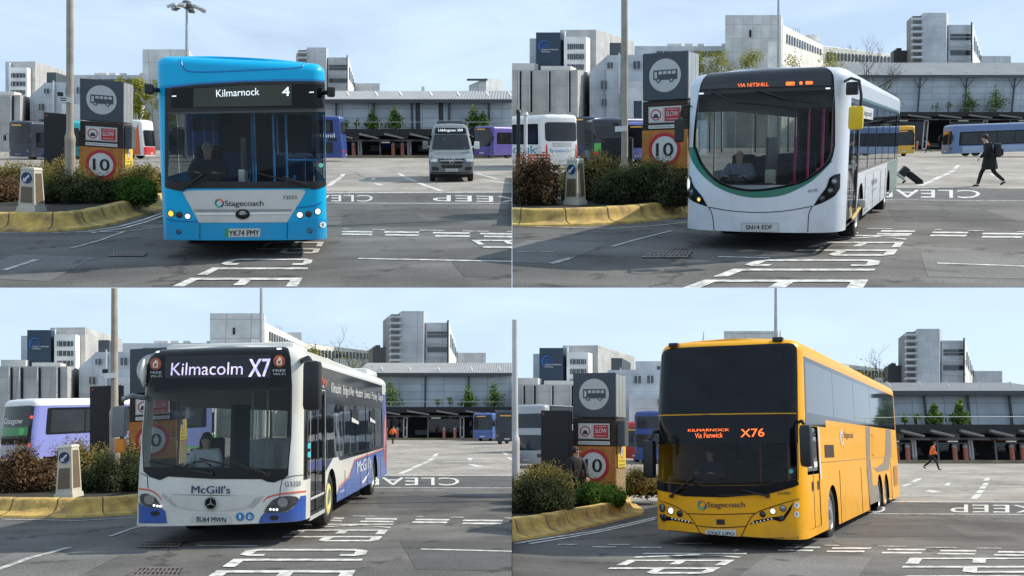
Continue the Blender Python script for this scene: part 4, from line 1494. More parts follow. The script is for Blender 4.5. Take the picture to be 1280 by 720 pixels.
# ------------------------------------------------------------------ the yellow coach
def build_coach(q):
    sh = Shell(2.68, 15.2, 3.68, .25, rc=.3, bulge=.12, rt=.22, rake=lambda z: .30 * (max(0, z - 1.2) / 2.4) ** 1.8, full=1.5, tum=.012)
    b = Bus('tall_coach', q, -.845, 15.5, .231, sh, 'tall amber yellow coach with a two-pane dark windscreen and twin rear axle', 'coach')
    yel = paint('coach_yellow', (.90, .41, .0), rough=.36, coat=.14, spec=.22)
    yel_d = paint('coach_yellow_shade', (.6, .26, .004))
    A = zmap(800, 405, 250 / 1241)
    B = zmap(800, 540, 250 / 1200)
    C = zmap(980, 410, 160 / 886)
    D = zmap(980, 530, 160 / 720)
    arches = [(3.0, .58), (10.3, .58), (11.75, .56)]
    up = b.F(A((106, 568), (92, 570), (98, 420), (120, 240), (150, 165), (190, 152), (600, 134), (940, 120), (972, 128), (980, 150), (982, 300), (982, 550)))[::-1]
    lo = b.F(A((100, 576), (982, 558)) + B((950, 30), (950, 285), (940, 300), (700, 318), (400, 320), (180, 302), (88, 285), (88, 60)))[::-1]
    lohole = b.F(A((104, 748), (978, 740)) + B((946, 60), (946, 285), (700, 300), (400, 305), (180, 296), (94, 280), (94, 60)))[::-1]
    door = rect(sh.s_of_y(.62), sh.s_of_y(1.72), .38, 2.15)
    zb0, zb1 = 2.38, 3.3
    band = [(sh.s_of_y(.62), 2.3), (sh.s_of_y(14.85), 2.3), (sh.s_of_y(14.85), 3.38), (sh.s_of_y(.62), 3.38)]
    ys = (.75, 3.6, 6.4, 9.2, 12.0, 14.75)
    sideh = [rect(sh.s_of_y(ys[i] + .01), sh.s_of_y(ys[i + 1] - .01), zb0, zb1) for i in range(5)]
    offh = [[(-x, t) for x, t in h] for h in sideh]
    b.body(yel, arches, [lohole, door] + sideh + offh)
    b.part('roof', sh.roof(MB().use(yel)))
    b.well(arches)
    for y, r in arches:
        for sg in (-1, 1):
            b.wheel(y, .5, side=sg)
    b.skin('upper_screen', mat('tinted_screen', (.005, .006, .009), rough=.03, var=.05, spec=.25), up, off=.010)
    b.skin('screen_surround', blackgloss, lo, [lohole], off=.010)
    b.skin('windscreen', wscr, lohole, off=.002)
    low = b.F(B((88, 285), (180, 305), (400, 322), (700, 320), (950, 296), (950, 318), (770, 372), (500, 392), (260, 385), (180, 362), (88, 332)))
    b.skin('wiper_panel', blackgloss, low, off=.012)
    gap = b.F(A((92, 574), (400, 566), (982, 552)))
    b.part('screen_joint', MB().use(mat('grey_trim', (.05, .055, .055))).tube([sh.surf(a, t, .014) for a, t in gap], .012, 5))
    o = b.skin('destination_panel', mat('sign_black', (.004, .004, .005), rough=.15), b.F(A((240, 740), (820, 735), (820, 625), (240, 635))), off=.004)
    orange = led('orange_led', (1, .16, .03), 1.6)
    b.ftext('destination_lettering', orange, 'KILMARNOCK', A((300, 668))[0], A((556, 664))[0], A((0, 652))[0][1], .01, .016, o)
    b.ftext('destination_lettering', orange, 'Via Fenwick', A((343, 708))[0], A((515, 704))[0], A((0, 676))[0][1], .0, .016, o)
    b.ftext('route_number', orange, 'X76', A((626, 702))[0], A((772, 697))[0], A((0, 652))[0][1], .015, .016, o)
    # nose
    b.ring_logo(*B((374, 438))[0], 28 * .2083)
    b.ftext('operator_name', ink, 'Stagecoach', B((406, 452))[0], B((630, 450))[0], B((0, 420))[0][1], .015, .014)
    b.ftext('fleet_number', ink, '54286', B((825, 378))[0], B((902, 374))[0], B((0, 360))[0][1], .0, .014)
    for pts in (((285, 490), (480, 494), (695, 488)), ((95, 405), (200, 440), (290, 495), (335, 560), (378, 640)), ((955, 400), (820, 440), (690, 490), (640, 560), (598, 650)), ((335, 562), (480, 574), (640, 566)), ((105, 610), (380, 640)), ((598, 648), (950, 630))):
        st = b.F(curve(B(*pts), 4))
        b.part('panel_gap', MB().use(mat('gap_brown', (.06, .02, .005))).tube([sh.surf(a, t, .002) for a, t in st], .008, 5))
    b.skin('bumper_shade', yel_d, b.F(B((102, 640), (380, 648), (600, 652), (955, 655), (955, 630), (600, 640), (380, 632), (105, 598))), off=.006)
    b.skin('nose_socket', black, b.F(B((460, 556), (510, 556), (508, 524), (458, 524))), off=.008)
    b.plate('YX67 UPO', B((394, 628), (578, 630), (578, 584), (392, 586)), (B((406, 620))[0], B((568, 621))[0], B((0, 592))[0][1]))
    for pts in (((120, 490), (180, 510), (300, 535), (325, 552), (200, 530), (140, 532), (122, 515)), ((655, 555), (690, 530), (800, 510), (860, 505), (905, 440), (920, 418), (905, 470), (865, 530), (840, 538), (800, 525))):
        o = b.skin('lamp_strip', blackgloss, b.F(B(*pts)), off=.008)
        xs = (195, 215, 235, 255, 275, 295) if pts[0][0] < 400 else (680, 702, 724, 746, 768, 790)
        for i, x in enumerate(xs):
            y = (518 + i * 4) if pts[0][0] < 400 else (545 - i * 5)
            b.skin('daylight_led', mat('led_grey', (.6, .6, .58), emit=.4), b.F(circ(800 + x * .2083, 540 + y * .2083, 1.0, n=8)[::-1]), off=.014, parent=o)
    for x, y, r, k in ((134, 455, 17, 'off'), (186, 472, 17, 'on'), (240, 490, 16, 'dark'), (144, 514, 16, 'dark'), (736, 493, 17, 'dark'), (797, 475, 17, 'on'), (858, 458, 18, 'off'), (850, 518, 15, 'dark')):
        p = B((x, y))[0]
        b.lamp(p[0], p[1], r * .2083, k, name='headlight')
    for y in (440, 494):
        px, py = B((938, y))[0]
        o = b.skin('access_sticker', white, b.F(circ(px, py, 3, 4)[::-1]), off=.012)
        b.skin('pictogram', ink, b.F([(px - 1, py + 2.6), (px - .3, py), (px - .9, py - .6), (px, py - 2.8), (px + .8, py - .6), (px + .4, py), (px + 1, py + 2.6), (px, py + .8)]), off=.018, parent=o)
    b.skin('round_sticker', mat('sticker_teal', (.1, .45, .38)), b.F(circ(*B((905, 235))[0], 2.8)[::-1]), off=.012)
    b.wiper(B((195, 385))[0], B((320, 275))[0], B((210, 352), (520, 268)))
    b.wiper(B((765, 382))[0], B((620, 345))[0], B((740, 372), (470, 382)))
    for x, y in ((208, 140), (865, 105)):
        a, t = b.F(A((x, y)))[0]
        p = sh.surf(a, t, .02)
        b.part('roof_camera', MB().use(black).box(p.x - .09, p.x + .09, p.y - .06, p.y + .08, p.z - .03, p.z + .05, bev=.02))
    for x, y, z in ((-.65, 1.2, 3.95), (.75, 1.5, 3.95)):
        b.part('roof_aerial', MB().use(steel).tube([(x, y, 3.66), (x + .02, y, z)], [.02, .008], 6))
    b.part('roof_hatch', MB().use(mat('hatch_grey', (.25, .26, .27))).box(-.4, .75, 2.4, 3.6, 3.68, 3.84, bev=.04).use(yel).box(-.9, .9, 8.5, 11.5, 3.66, 3.86, bev=.08).mesh('roof_hatch', 40))
    # mirrors
    mb = MB().use(black).box(1.33, 1.53, .0, .26, 1.45, 2.16, bev=.08)
    mb.tube([(1.22, .5, 2.2), (1.34, .3, 2.22), (1.43, .18, 2.1)], .03, 8)
    b.part('door_mirror', mb.mesh('door_mirror', 45))
    mb = MB().use(black).box(-1.50, -1.28, .1, .32, 1.15, 1.85, bev=.08).tube([(-1.22, .5, 2.0), (-1.34, .3, 2.0), (-1.39, .22, 1.85)], .04, 8)
    b.part('offside_mirror', mb.mesh('offside_mirror', 45))
    # near side
    b.skin('window_band', blackgloss, band, sideh, off=.004)
    bl = mat('coach_glass', (.03, .04, .055), rough=.03, var=.15, spec=1.0, scale=.6)
    for h in sideh:
        b.skin('side_window', bl, h, off=.002)
    for h in offh:
        b.skin('offside_window', darkg, h, off=-.006)
    b.skin('lower_band', blackgloss, [(sh.s_of_y(.60), 2.16), (sh.s_of_y(2.6), 2.16), (sh.s_of_y(2.6), 2.3), (sh.s_of_y(.60), 2.3)], off=.005)
    d = b.skin('door', yel, rect(sh.s_of_y(.62), sh.s_of_y(1.72), .38, 1.30), off=-.012)
    b.skin('door_glass', darkg, rect(sh.s_of_y(.66), sh.s_of_y(1.68), 1.36, 2.12), off=-.016, parent=d)
    mb = MB().use(black)
    for y0, y1 in ((.615, .635), (1.16, 1.19), (1.71, 1.73)):
        sh.patch(mb, rect(sh.s_of_y(y0), sh.s_of_y(y1), .38, 2.14), off=-.008)
    b.part('door_frame', mb, d)
    for y in (.98, 1.5):
        b.skin('door_label', white, rect(sh.s_of_y(y - .22), sh.s_of_y(y + .1), 1.42, 1.52), off=-.008, parent=d)
        b.skin('handle', black, rect(sh.s_of_y(y + .02), sh.s_of_y(y + .12), 1.02, 1.18), off=.0, parent=d)
    b.skin('white_strip', white, rect(sh.s_of_y(1.74), sh.s_of_y(1.86), 1.2, 2.14), off=.008)
    b.skin('side_light_pod', mat('pod_glass', (.03, .012, .005), rough=.1), rect(sh.s_of_y(2.35), sh.s_of_y(3.35), 1.58, 1.82), off=.008)
    b.text('side_operator_name', mat('brown_ink', (.14, .05, .01)), 'Stagecoach', (sh.s_of_y(4.7), 1.98), (sh.s_of_y(6.0), 1.98), .13, .008, .01)
    b.skin('side_swirl', white, circ(sh.s_of_y(4.4), 1.98, .2, .17), [circ(sh.s_of_y(4.43), 1.96, .12, .1)], off=.008)
    grey = mat('livery_taupe', (.27, .22, .17), rough=.35)
    st = sh.s_of_y
    b.skin('livery_band', grey, [(st(8.2), 2.28), (st(9.0), 2.28), (st(8.6), 1.5), (st(8.8), .8), (st(9.65), .8), (st(9.72), .24), (st(8.2), .24), (st(7.9), 1.2)], off=.006)
    b.skin('livery_band', grey, [(st(12.4), 2.28), (st(13.6), 2.28), (st(13.4), 1.6), (st(12.4), 1.12), (st(10.9), 1.12), (st(9.9), 1.12), (st(8.9), 1.3), (st(9.3), 1.2), (st(11.4), 1.35), (st(12.0), 1.7)], off=.007)
    b.skin('livery_line', mat('livery_amber', (.8, .42, .05)), [(st(8.9), 2.28), (st(9.06), 2.28), (st(8.72), 1.5), (st(8.9), .82), (st(8.78), .82), (st(8.56), 1.5)], off=.010)
    for y in (3.9, 6.9, 8.05, 13.0):
        a = [(st(y), .26), (st(y), 1.3)]
        b.part('locker_gap', MB().use(mat('gap_brown')).tube([sh.surf(s_, t_, .002) for s_, t_ in a], .008, 5))
    a = [(st(1.9 + i * .8), 1.5 + .0 * i) for i in range(16)]
    b.part('waist_line', MB().use(yel_d).tube([sh.surf(s_, t_, .003) for s_, t_ in a], .009, 5))
    b.skin('engine_grille', mat('grille_amber', (.45, .2, .01), rough=.5), rect(st(13.6), st(14.7), .6, 1.2), off=.008)
    for i in range(8):
        b.skin('grille_slat', yel_d, rect(st(13.65), st(14.65), .64 + i * .07, .67 + i * .07), off=.02)
    b.skin('fuel_flap', yel_d, rect(st(9.0), st(9.4), 1.55, 2.1), [rect(st(9.03), st(9.37), 1.58, 2.07)], off=.012)
    b.cabin(.95, [(3.2, (-.9, -.45, .5, .9)), (4.2, (-.9, -.45, .5, .9)), (5.2, (-.9, -.45, .5, .9)), (6.2, (-.9, -.45, .5, .9))], 'seat_grey', mat('red_rail', (.4, .06, .04)), [[(.9, 1.2, .6), (.9, 1.2, 1.9)], [(.25, 1.8, 1.0), (.25, 1.8, 2.3)]], ceil=3.2)
    b.header(2.1, 3.3, .7, 1.0)
    b.dash(-1.1, .2, .35, 1.02, -.65)
    b.part('driver_seat', MB().use(dark).box(-.86, -.44, 1.4, 1.85, .74, .92, bev=.05).box(-.85, -.45, 1.78, 1.92, .9, 1.7, bev=.05).box(-.74, -.56, 1.45, 1.65, .38, .74))
    driver(b, -.65, 1.5, .88, 'driver in a dark jumper in the shadowed cab of the yellow coach', mat('navy_jumper', (.015, .02, .04), rough=.9), hairb)
    return b
# ------------------------------------------------------------------ ground
def asphalt(key, base, speck, patch=.25, rough=.9):
    if key in MATS:
        return MATS[key]
    m = bpy.data.materials.new(key)
    m.use_nodes = True
    nt = m.node_tree
    p = nt.nodes['Principled BSDF']
    p.inputs['Roughness'].default_value = rough
    p.inputs['Specular IOR Level'].default_value = .3
    tc = nt.nodes.new('ShaderNodeTexCoord')

    def nz(sc, det, rough_=.6, vec=None):
        n = nt.nodes.new('ShaderNodeTexNoise')
        n.inputs['Scale'].default_value = sc
        n.inputs['Detail'].default_value = det
        n.inputs['Roughness'].default_value = rough_
        nt.links.new(vec or tc.outputs['Object'], n.inputs['Vector'])
        return n
    mp = nt.nodes.new('ShaderNodeMapping')
    mp.inputs['Scale'].default_value = (.12, 1.1, 1)
    nt.links.new(tc.outputs['Object'], mp.inputs[0])
    big, streak, fine = nz(.35, 6), nz(.8, 5, .6, mp.outputs[0]), nz(38, 2, .8)

    def ramp(src, lo, hi, c0, c1):
        r = nt.nodes.new('ShaderNodeMapRange')
        r.inputs[1].default_value, r.inputs[2].default_value = lo, hi
        r.inputs[3].default_value, r.inputs[4].default_value = c0, c1
        nt.links.new(src, r.inputs[0])
        return r.outputs[0]

    def mul(a, b):
        n = nt.nodes.new('ShaderNodeMath')
        n.operation = 'MULTIPLY'
        nt.links.new(a, n.inputs[0])
        nt.links.new(b, n.inputs[1])
        return n.outputs[0]
    f = mul(mul(ramp(big.outputs[0], .3, .7, 1 - patch, 1 + patch), ramp(streak.outputs[0], .3, .7, 1 - patch * .7, 1 + patch * .5)), ramp(fine.outputs[0], .3, .75, 1 - speck, 1 + speck * 1.5))
    vo = nt.nodes.new('ShaderNodeTexVoronoi')
    vo.feature = 'DISTANCE_TO_EDGE'
    vo.inputs['Scale'].default_value = .16
    wob = nt.nodes.new('ShaderNodeVectorMath')
    wob.operation = 'MULTIPLY_ADD'
    wn = nz(1.3, 5)
    nt.links.new(wn.outputs['Color'], wob.inputs[0])
    wob.inputs[1].default_value = (1.6, 1.6, 0)
    nt.links.new(tc.outputs['Object'], wob.inputs[2])
    nt.links.new(wob.outputs[0], vo.inputs['Vector'])
    f = mul(f, ramp(vo.outputs['Distance'], .0, .009, .42, 1.0))
    spots = nz(1.7, 3, .4)
    f = mul(f, ramp(spots.outputs[0], .62, .70, 1.0, .5))
    wide = nz(.09, 3)
    f = mul(f, ramp(wide.outputs[0], .35, .65, .86, 1.14))
    mx = nt.nodes.new('ShaderNodeVectorMath')
    mx.operation = 'SCALE'
    mx.inputs[0].default_value = base
    nt.links.new(f, mx.inputs['Scale'])
    nt.links.new(mx.outputs[0], p.inputs['Base Color'])
    bp = nt.nodes.new('ShaderNodeBump')
    bp.inputs['Strength'].default_value = .35
    bp.inputs['Distance'].default_value = .01
    nt.links.new(fine.outputs[0], bp.inputs['Height'])
    nt.links.new(bp.outputs['Normal'], p.inputs['Normal'])
    MATS[key] = m
    return m


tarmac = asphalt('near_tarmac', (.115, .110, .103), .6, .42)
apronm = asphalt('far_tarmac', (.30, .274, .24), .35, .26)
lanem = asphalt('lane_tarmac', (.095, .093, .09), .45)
paintm = mat('road_paint', (.74, .73, .68), rough=.8, var=.25, scale=6, dark=(.24, .235, .22), detail=14)
wornm = mat('worn_road_paint', (.48, .47, .45), rough=.85, var=.5, scale=9, dark=(.12, .12, .115), detail=9)
kerbm = mat('kerb_yellow', (.60, .40, .10), rough=.85, var=.35, scale=3.4, dark=(.24, .16, .07), bump=.9, bscale=16, detail=10)
soil = mat('planter_soil', (.03, .026, .02), rough=1, var=.5, scale=6, bump=.8, bscale=12)

LINE = {'TL': ((411, 241.5), (640, 240.5), (411, 254), (640, 255)), 'TR': ((1120, 234), (1280, 235.5), (1105, 249.5), (1280, 251.5)),
        'BL': ((477, 594.5), (640, 594.8), (470, 609.6), (640, 610.2)), 'BR': ((1105, 627.5), (1280, 628), (1055, 642.5), (1280, 643.5))}


def flat(q, name, m, pts, z, clip=True, kind='structure'):
    return obj(name, MB().use(m).poly([(p[0], p[1], z) for p in pts]), None, q, clip=clip, kind=kind)


def extend(q, a, b, k):
    A, B = q.at(*a), q.at(*b)
    d = B - A
    return A - d * k, B + d * k


for q in PLACES:
    if q.name[0] == 'T':
        lo = [q.at(-150, 362), q.at(1430, 362)]
        hi = [q.far(1430, 200, 420), q.far(-150, 200, 420)]
        flat(q, 'ground', tarmac, lo + hi, 0)
    else:
        flat(q, 'ground', tarmac, [(-400, -30), (400, -30), (400, 420), (-400, 420)], 0)
flat(BR, 'ground_base', tarmac, [(-300, -30), (300, -30), (300, 200), (-300, 200)], -.6, clip=False)
for q in PLACES:
    a, b, c, d = LINE[q.name]
    A, B = extend(q, a, b, 60)
    k = .15
    A, B = extend(q, a, b, 4)
    dirn = (B - A).normalized()
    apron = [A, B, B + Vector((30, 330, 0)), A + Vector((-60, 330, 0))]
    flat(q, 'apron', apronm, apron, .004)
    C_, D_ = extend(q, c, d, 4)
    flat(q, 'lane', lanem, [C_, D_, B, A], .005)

patchm = asphalt('patch_tarmac', (.082, .08, .078), .5, .2)
palep = asphalt('worn_tarmac', (.15, .145, .138), .5, .25)
for q, quads in ((TL, [((430, 268), (520, 267), (540, 282), (425, 283), 0), ((20, 318), (120, 322), (60, 352), (-60, 346), 1), ((560, 322), (680, 324), (720, 350), (580, 346), 0)]),
                 (TR, [((1110, 262), (1230, 262), (1270, 276), (1120, 277), 0), ((660, 300), (760, 304), (700, 330), (600, 326), 1), ((1150, 316), (1300, 318), (1340, 350), (1160, 346), 1)]),
                 (BL, [((470, 620), (560, 620), (590, 634), (474, 635), 0), ((20, 690), (150, 694), (80, 730), (-60, 724), 1), ((500, 676), (700, 678), (760, 716), (520, 712), 0)]),
                 (BR, [((1040, 656), (1180, 656), (1210, 670), (1046, 672), 0), ((960, 694), (1090, 696), (1060, 740), (900, 738), 1)])):
    for a, b, c, d, k in quads:
        flat(q, 'tarmac_patch', palep if k else patchm, [q.at(*d), q.at(*c), q.at(*b), q.at(*a)], .0035)

MARKS = {q.name: (MB(), MB()) for q in PLACES}


def mark(q, pts, worn=False, z=.010):
    mb = MARKS[q.name][1 if worn else 0].use(wornm if worn else paintm)
    mb.poly([(lambda p: (p.x, p.y, z))(q.at(*p)) for p in pts])


def dash(q, x0, x1, y, w=1.6, skew=3, worn=False, dy=0):
    mark(q, [(x0 - skew * .3, y + w / 2), (x1 - skew * .3, y + w / 2 + dy), (x1 + skew * .3, y - w / 2 + dy), (x0 + skew * .3, y - w / 2)], worn)


def stripe(q, pts, w, worn=False, z=.010):
    """a painted line of width w (metres) through picture points"""
    P = [q.at(*p) for p in pts]
    for i in range(len(P) - 1):
        d = (P[i + 1] - P[i])
        n = Vector((-d.y, d.x, 0)).normalized() * w / 2
        mb = MARKS[q.name][1 if worn else 0].use(wornm if worn else paintm)
        mb.poly([(v.x, v.y, z) for v in (P[i] + n, P[i] - n, P[i + 1] - n, P[i + 1] + n)][::-1])


def ground_text(q, s, bl, br, tr, tl, bold=.0):
    mb = MARKS[q.name][0].use(paintm)
    P = [q.at(*p) for p in (bl, br, tr, tl)]
    text_quad(mb, s, *[(p.x, p.y, .011) for p in P], bold=bold)


GLYPH = {}


def glyph(c, tu=.25, tv=.095):
    R = lambda a, b, c_, d: [(a, c_), (b, c_), (b, d), (a, d)]
    stem = R(0, tu, 0, 1)
    g = {'E': [stem, R(tu, 1, 0, tv), R(tu, .85, .47, .47 + tv), R(tu, 1, 1 - tv, 1)],
         'L': [stem, R(tu, 1, 0, tv)],
         'P': [stem, R(tu, .8, 1 - tv, 1), R(tu, .8, .42, .42 + tv), [(.8, .42), (1, .5), (1, .92), (.8, 1), (.8, 1 - tv), (1 - tu, .88), (1 - tu, .54), (.8, .42 + tv)]],
         'C': [[(.25, 0), (.8, 0), (1, .08), (1, .2), (1 - tu, .2), (1 - tu, .12), (.75, tv), (.3, tv), (tu, .14), (tu, .86), (.3, 1 - tv), (.75, 1 - tv), (1 - tu, .88), (1 - tu, .8), (1, .8), (1, .92), (.8, 1), (.25, 1), (0, .9), (0, .1)]],
         'U': [[(0, 1), (0, .12), (.25, 0), (.75, 0), (1, .12), (1, 1), (1 - tu, 1), (1 - tu, .15), (.7, tv), (.3, tv), (tu, .15), (tu, 1)]],
         'B': [stem, R(tu, .8, 1 - tv, 1), R(tu, .8, .47, .47 + tv), R(tu, .8, 0, tv), [(.8, .5), (1, .58), (1, .92), (.8, 1), (.8, 1 - tv), (1 - tu, .88), (1 - tu, .62), (.8, .5 + tv)], [(.8, 0), (1, .08), (1, .42), (.8, .5), (.8, .5 - tv), (1 - tu, .38), (1 - tu, .12), (.8, tv)]],
         'S': [R(.2, 1, 0, tv), R(.2, .8, .47, .47 + tv), R(0, .8, 1 - tv, 1) if False else R(.2, 1, 1 - tv, 1), R(0, tu, .52, .95), R(1 - tu, 1, .05, .5), R(0, .2, .47, .55), R(0, .2, .92, 1)],
         'K': [stem, [(tu, .4), (1 - tu, 1), (1, 1), (tu, .5)], [(.3, .52), (1 - tu, 0), (1, 0), (.42, .58)]],
         'A': [[(0, 0), (tu, 0), (.55, 1), (.45, 1)], [(1 - tu, 0), (1, 0), (.55, 1), (.45, 1)], R(.2, .8, .3, .3 + tv)],
         'R': [stem, R(tu, .8, 1 - tv, 1), R(tu, .8, .47, .47 + tv), [(.8, .47), (1, .55), (1, .92), (.8, 1), (.8, 1 - tv), (1 - tu, .88), (1 - tu, .59), (.8, .47 + tv)], [(.45, .47), (.6, .47), (1, 0), (1 - tu, 0)]]}
    return g[c]


def long_text(q, s, bl, br, tr, tl, gap=.38):
    """tall road letters by strokes on the quad of picture points"""
    mb = MARKS[q.name][0].use(paintm)
    a, b, c, d = (q.at(*p) for p in (bl, br, tr, tl))
    n = len(s)
    cell = 1 / (n + gap * (n - 1))
    for i, ch in enumerate(s):
        u0 = i * cell * (1 + gap)
        for g in glyph(ch):
            tv_, tf_ = triangulate(g)
            vs = []
            for x, y in tv_:
                u = u0 + x * cell
                v = (a * (1 - u) + b * u) * (1 - y) + (d * (1 - u) + c * u) * y
                vs.append((v.x, v.y, .011))
            mb.add(vs, [f[::1] for f in tf_])


Z4 = lambda x0, y0: (lambda x, y: (x0 + x / 4, y0 + y / 4))
for q in PLACES:
    a, b, c, d = LINE[q.name]
    for p0, p1, w in ((a, b, .28), (c, d, .16)):
        k0 = (p0[0] - (p1[0] - p0[0]) * .6, p0[1] - (p1[1] - p0[1]) * .6)
        k1 = (p1[0] + (p1[0] - p0[0]) * .1, p1[1] + (p1[1] - p0[1]) * .1)
        if q.name in ('TR', 'BL'):
            k0 = (p0[0] - 60, p0[1])
        stripe(q, [k0, k1], w)
# TL
z = Z4(320, 180)
for x0, x1, y in ((430, 582, 440), (430, 580, 453), (642, 815, 442), (646, 815, 456), (885, 1068, 446), (895, 1070, 461), (1120, 1285, 450), (1140, 1285, 464)):
    X0, Y = z(x0, y)
    dash(TL, X0, z(x1, y)[0], Y, 1.9, dy=.5)
for x0, x1, y in ((435, 468, 427), (583, 646, 430), (820, 942, 433), (1032, 1166, 437), (1255, 1285, 440)):
    dash(TL, z(x0, y)[0], z(x1, y)[0], z(x0, y)[1], 1.0, worn=True, dy=.4)
stripe(TL, [z(510, 575), z(1200, 588), z(1285, 590)], .10)
ground_text(TL, 'KEEP', (652, 246), (541, 244.2), (541, 251.8), (652, 253.8))
ground_text(TL, 'CLEAR', (466, 244.4), (372, 244), (372, 252), (466, 252.5))
# upright lettering read from the left-hand lane
long_text(TL, 'EP', (589, 300.5), (612, 315.5), (690, 315.5), (670, 300.5))
long_text(TL, 'EP', (336, 303), (312, 317.5), (397, 317.5), (405, 303))
long_text(TL, 'CLE', (290, 324), (215, 359), (372, 359), (392, 324))
for pts in (((365, 210), (398, 182)), ((404, 180), (424, 168)), ((426, 164), (440, 150)), ((715, 148), (738, 162)), ((742, 168), (800, 188)), ((812, 196), (926, 236)), ((1100, 148), (1210, 176)), ((1120, 178), (1280, 200))):
    stripe(TL, [z(*p) for p in pts], .22)
for x0, x1, y in ((515, 605, 126), (400, 640, 186), (560, 690, 218), (1150, 1240, 108), (1080, 1180, 218), (430, 480, 108), (1190, 1285, 125)):
    dash(TL, z(x0, y)[0], z(x1, y)[0], z(x0, y)[1], .9, worn=True)
mark(TL, [z(575, 170), z(598, 170), z(592, 180), z(580, 180)])
mark(TL, [z(585, 198), z(615, 198), z(640, 206), z(610, 207)])
z = Z4(0, 180)
stripe(TL, [z(15, 635), z(185, 580)], .11, True)
stripe(TL, [z(360, 522), z(500, 484), z(620, 440)], .08, True)
stripe(TL, [z(380, 443), z(620, 440), z(780, 420), z(830, 415)], .08, True)
stripe(TL, [(110, 289.5), (150, 283.5), (180, 275), (207, 265)], .09)
stripe(TL, [(115, 291.5), (155, 285.5), (185, 277), (207, 268.5)], .09)
stripe(TL, [(0, 291.8), (60, 292), (110, 289.5)], .08, True)
# TR
z = Z4(960, 180)
for x0, x1, y in ((565, 735, 437), (545, 718, 451), (822, 1000, 444), (812, 992, 459), (1072, 1285, 450), (1070, 1270, 466), (390, 450, 445)):
    dash(TR, z(x0, y)[0], z(x1, y)[0], z(x0, y)[1], 1.9, dy=.4)
for x0, x1, y in ((495, 622, 425), (832, 868, 430), (1002, 1080, 435), (1245, 1285, 440)):
    dash(TR, z(x0, y)[0], z(x1, y)[0], z(x0, y)[1], 1.0, worn=True, dy=.3)
stripe(TR, [z(845, 598), z(1290, 614)], .10)
ground_text(TR, 'CLEAR', (1225, 238.2), (1092, 237), (1092, 247), (1225, 248.3))
long_text(TR, 'KEP', (1062, 294.5), (970, 320.5), (1116, 320.5), (1137, 294.5))
long_text(TR, 'CLE', (948, 325), (850, 362), (1078, 362), (1102, 325))
for pts in (((758, 210), (822, 184)), ((828, 180), (866, 162)), ((874, 158), (906, 146)), ((908, 142), (930, 132)), ((934, 124), (952, 106)), ((1115, 148), (1145, 164))):
    stripe(TR, [z(*p) for p in pts], .24)
for x0, x1, y in ((760, 800, 148), (980, 1060, 150), (1070, 1240, 150), (1140, 1215, 176), (800, 870, 118)):
    dash(TR, z(x0, y)[0], z(x1, y)[0], z(x0, y)[1], .9, worn=True)
z = Z4(640, 180)
stripe(TR, [z(195, 600), z(295, 572)], .11, True)
stripe(TR, [z(500, 515), z(620, 480), z(800, 435)], .08, True)
stripe(TR, [z(15, 412), z(480, 425), z(700, 412), z(880, 392)], .09, True)
stripe(TR, [z(1030, 566), z(1290, 572)], .09)
stripe(TR, [z(20, 540), z(210, 540)], .06, True)
# BL
z = Z4(320, 540)
for x0, x1, y in ((545, 705, 436), (522, 688, 449), (798, 965, 440), (782, 955, 453), (1035, 1232, 444), (1033, 1228, 459), (385, 440, 432), (375, 428, 444)):
    dash(BL, z(x0, y)[0], z(x1, y)[0], z(x0, y)[1], 1.9, dy=.4)
for x0, x1, y in ((480, 600, 422), (800, 836, 425), (970, 1040, 428), (1242, 1285, 432)):
    dash(BL, z(x0, y)[0], z(x1, y)[0], z(x0, y)[1], 1.0, worn=True, dy=.3)
stripe(BL, [z(825, 588), z(1290, 600)], .10)
ground_text(BL, 'CLEAR', (574, 597.6), (452, 597), (452, 606.6), (574, 607.4))
long_text(BL, 'KEP', (392, 655.5), (340, 677.5), (472, 677.5), (492, 655.5))
long_text(BL, 'CLEAR', (310, 687), (190, 770), (410, 770), (461, 687))
for pts in (((720, 210), (782, 184)), ((786, 180), (826, 162)), ((834, 158), (862, 148)), ((866, 144), (886, 132)), ((888, 124), (906, 108)), ((1236, 102), (1256, 116)), ((1260, 128), (1282, 140))):
    stripe(BL, [z(*p) for p in pts], .24)
for x0, x1, y in ((930, 1190, 150), (1010, 1090, 80), (1000, 1130, 186), (670, 760, 150), (670, 705, 138)):
    dash(BL, z(x0, y)[0], z(x1, y)[0], z(x0, y)[1], .9, worn=True)
mark(BL, [z(1055, 130), z(1085, 130), z(1078, 142), z(1062, 142)])
mark(BL, [z(1055, 162), z(1085, 162), z(1150, 172), z(1100, 176)])
z = Z4(0, 540)
stripe(BL, [z(-40, 700), z(150, 632), z(345, 580)], .11, True)
stripe(BL, [z(545, 525), z(660, 485), z(790, 455)], .08, True)
stripe(BL, [z(15, 438), z(400, 445), z(690, 428)], .09, True)
stripe(BL, [z(980, 570), z(1290, 573)], .09)
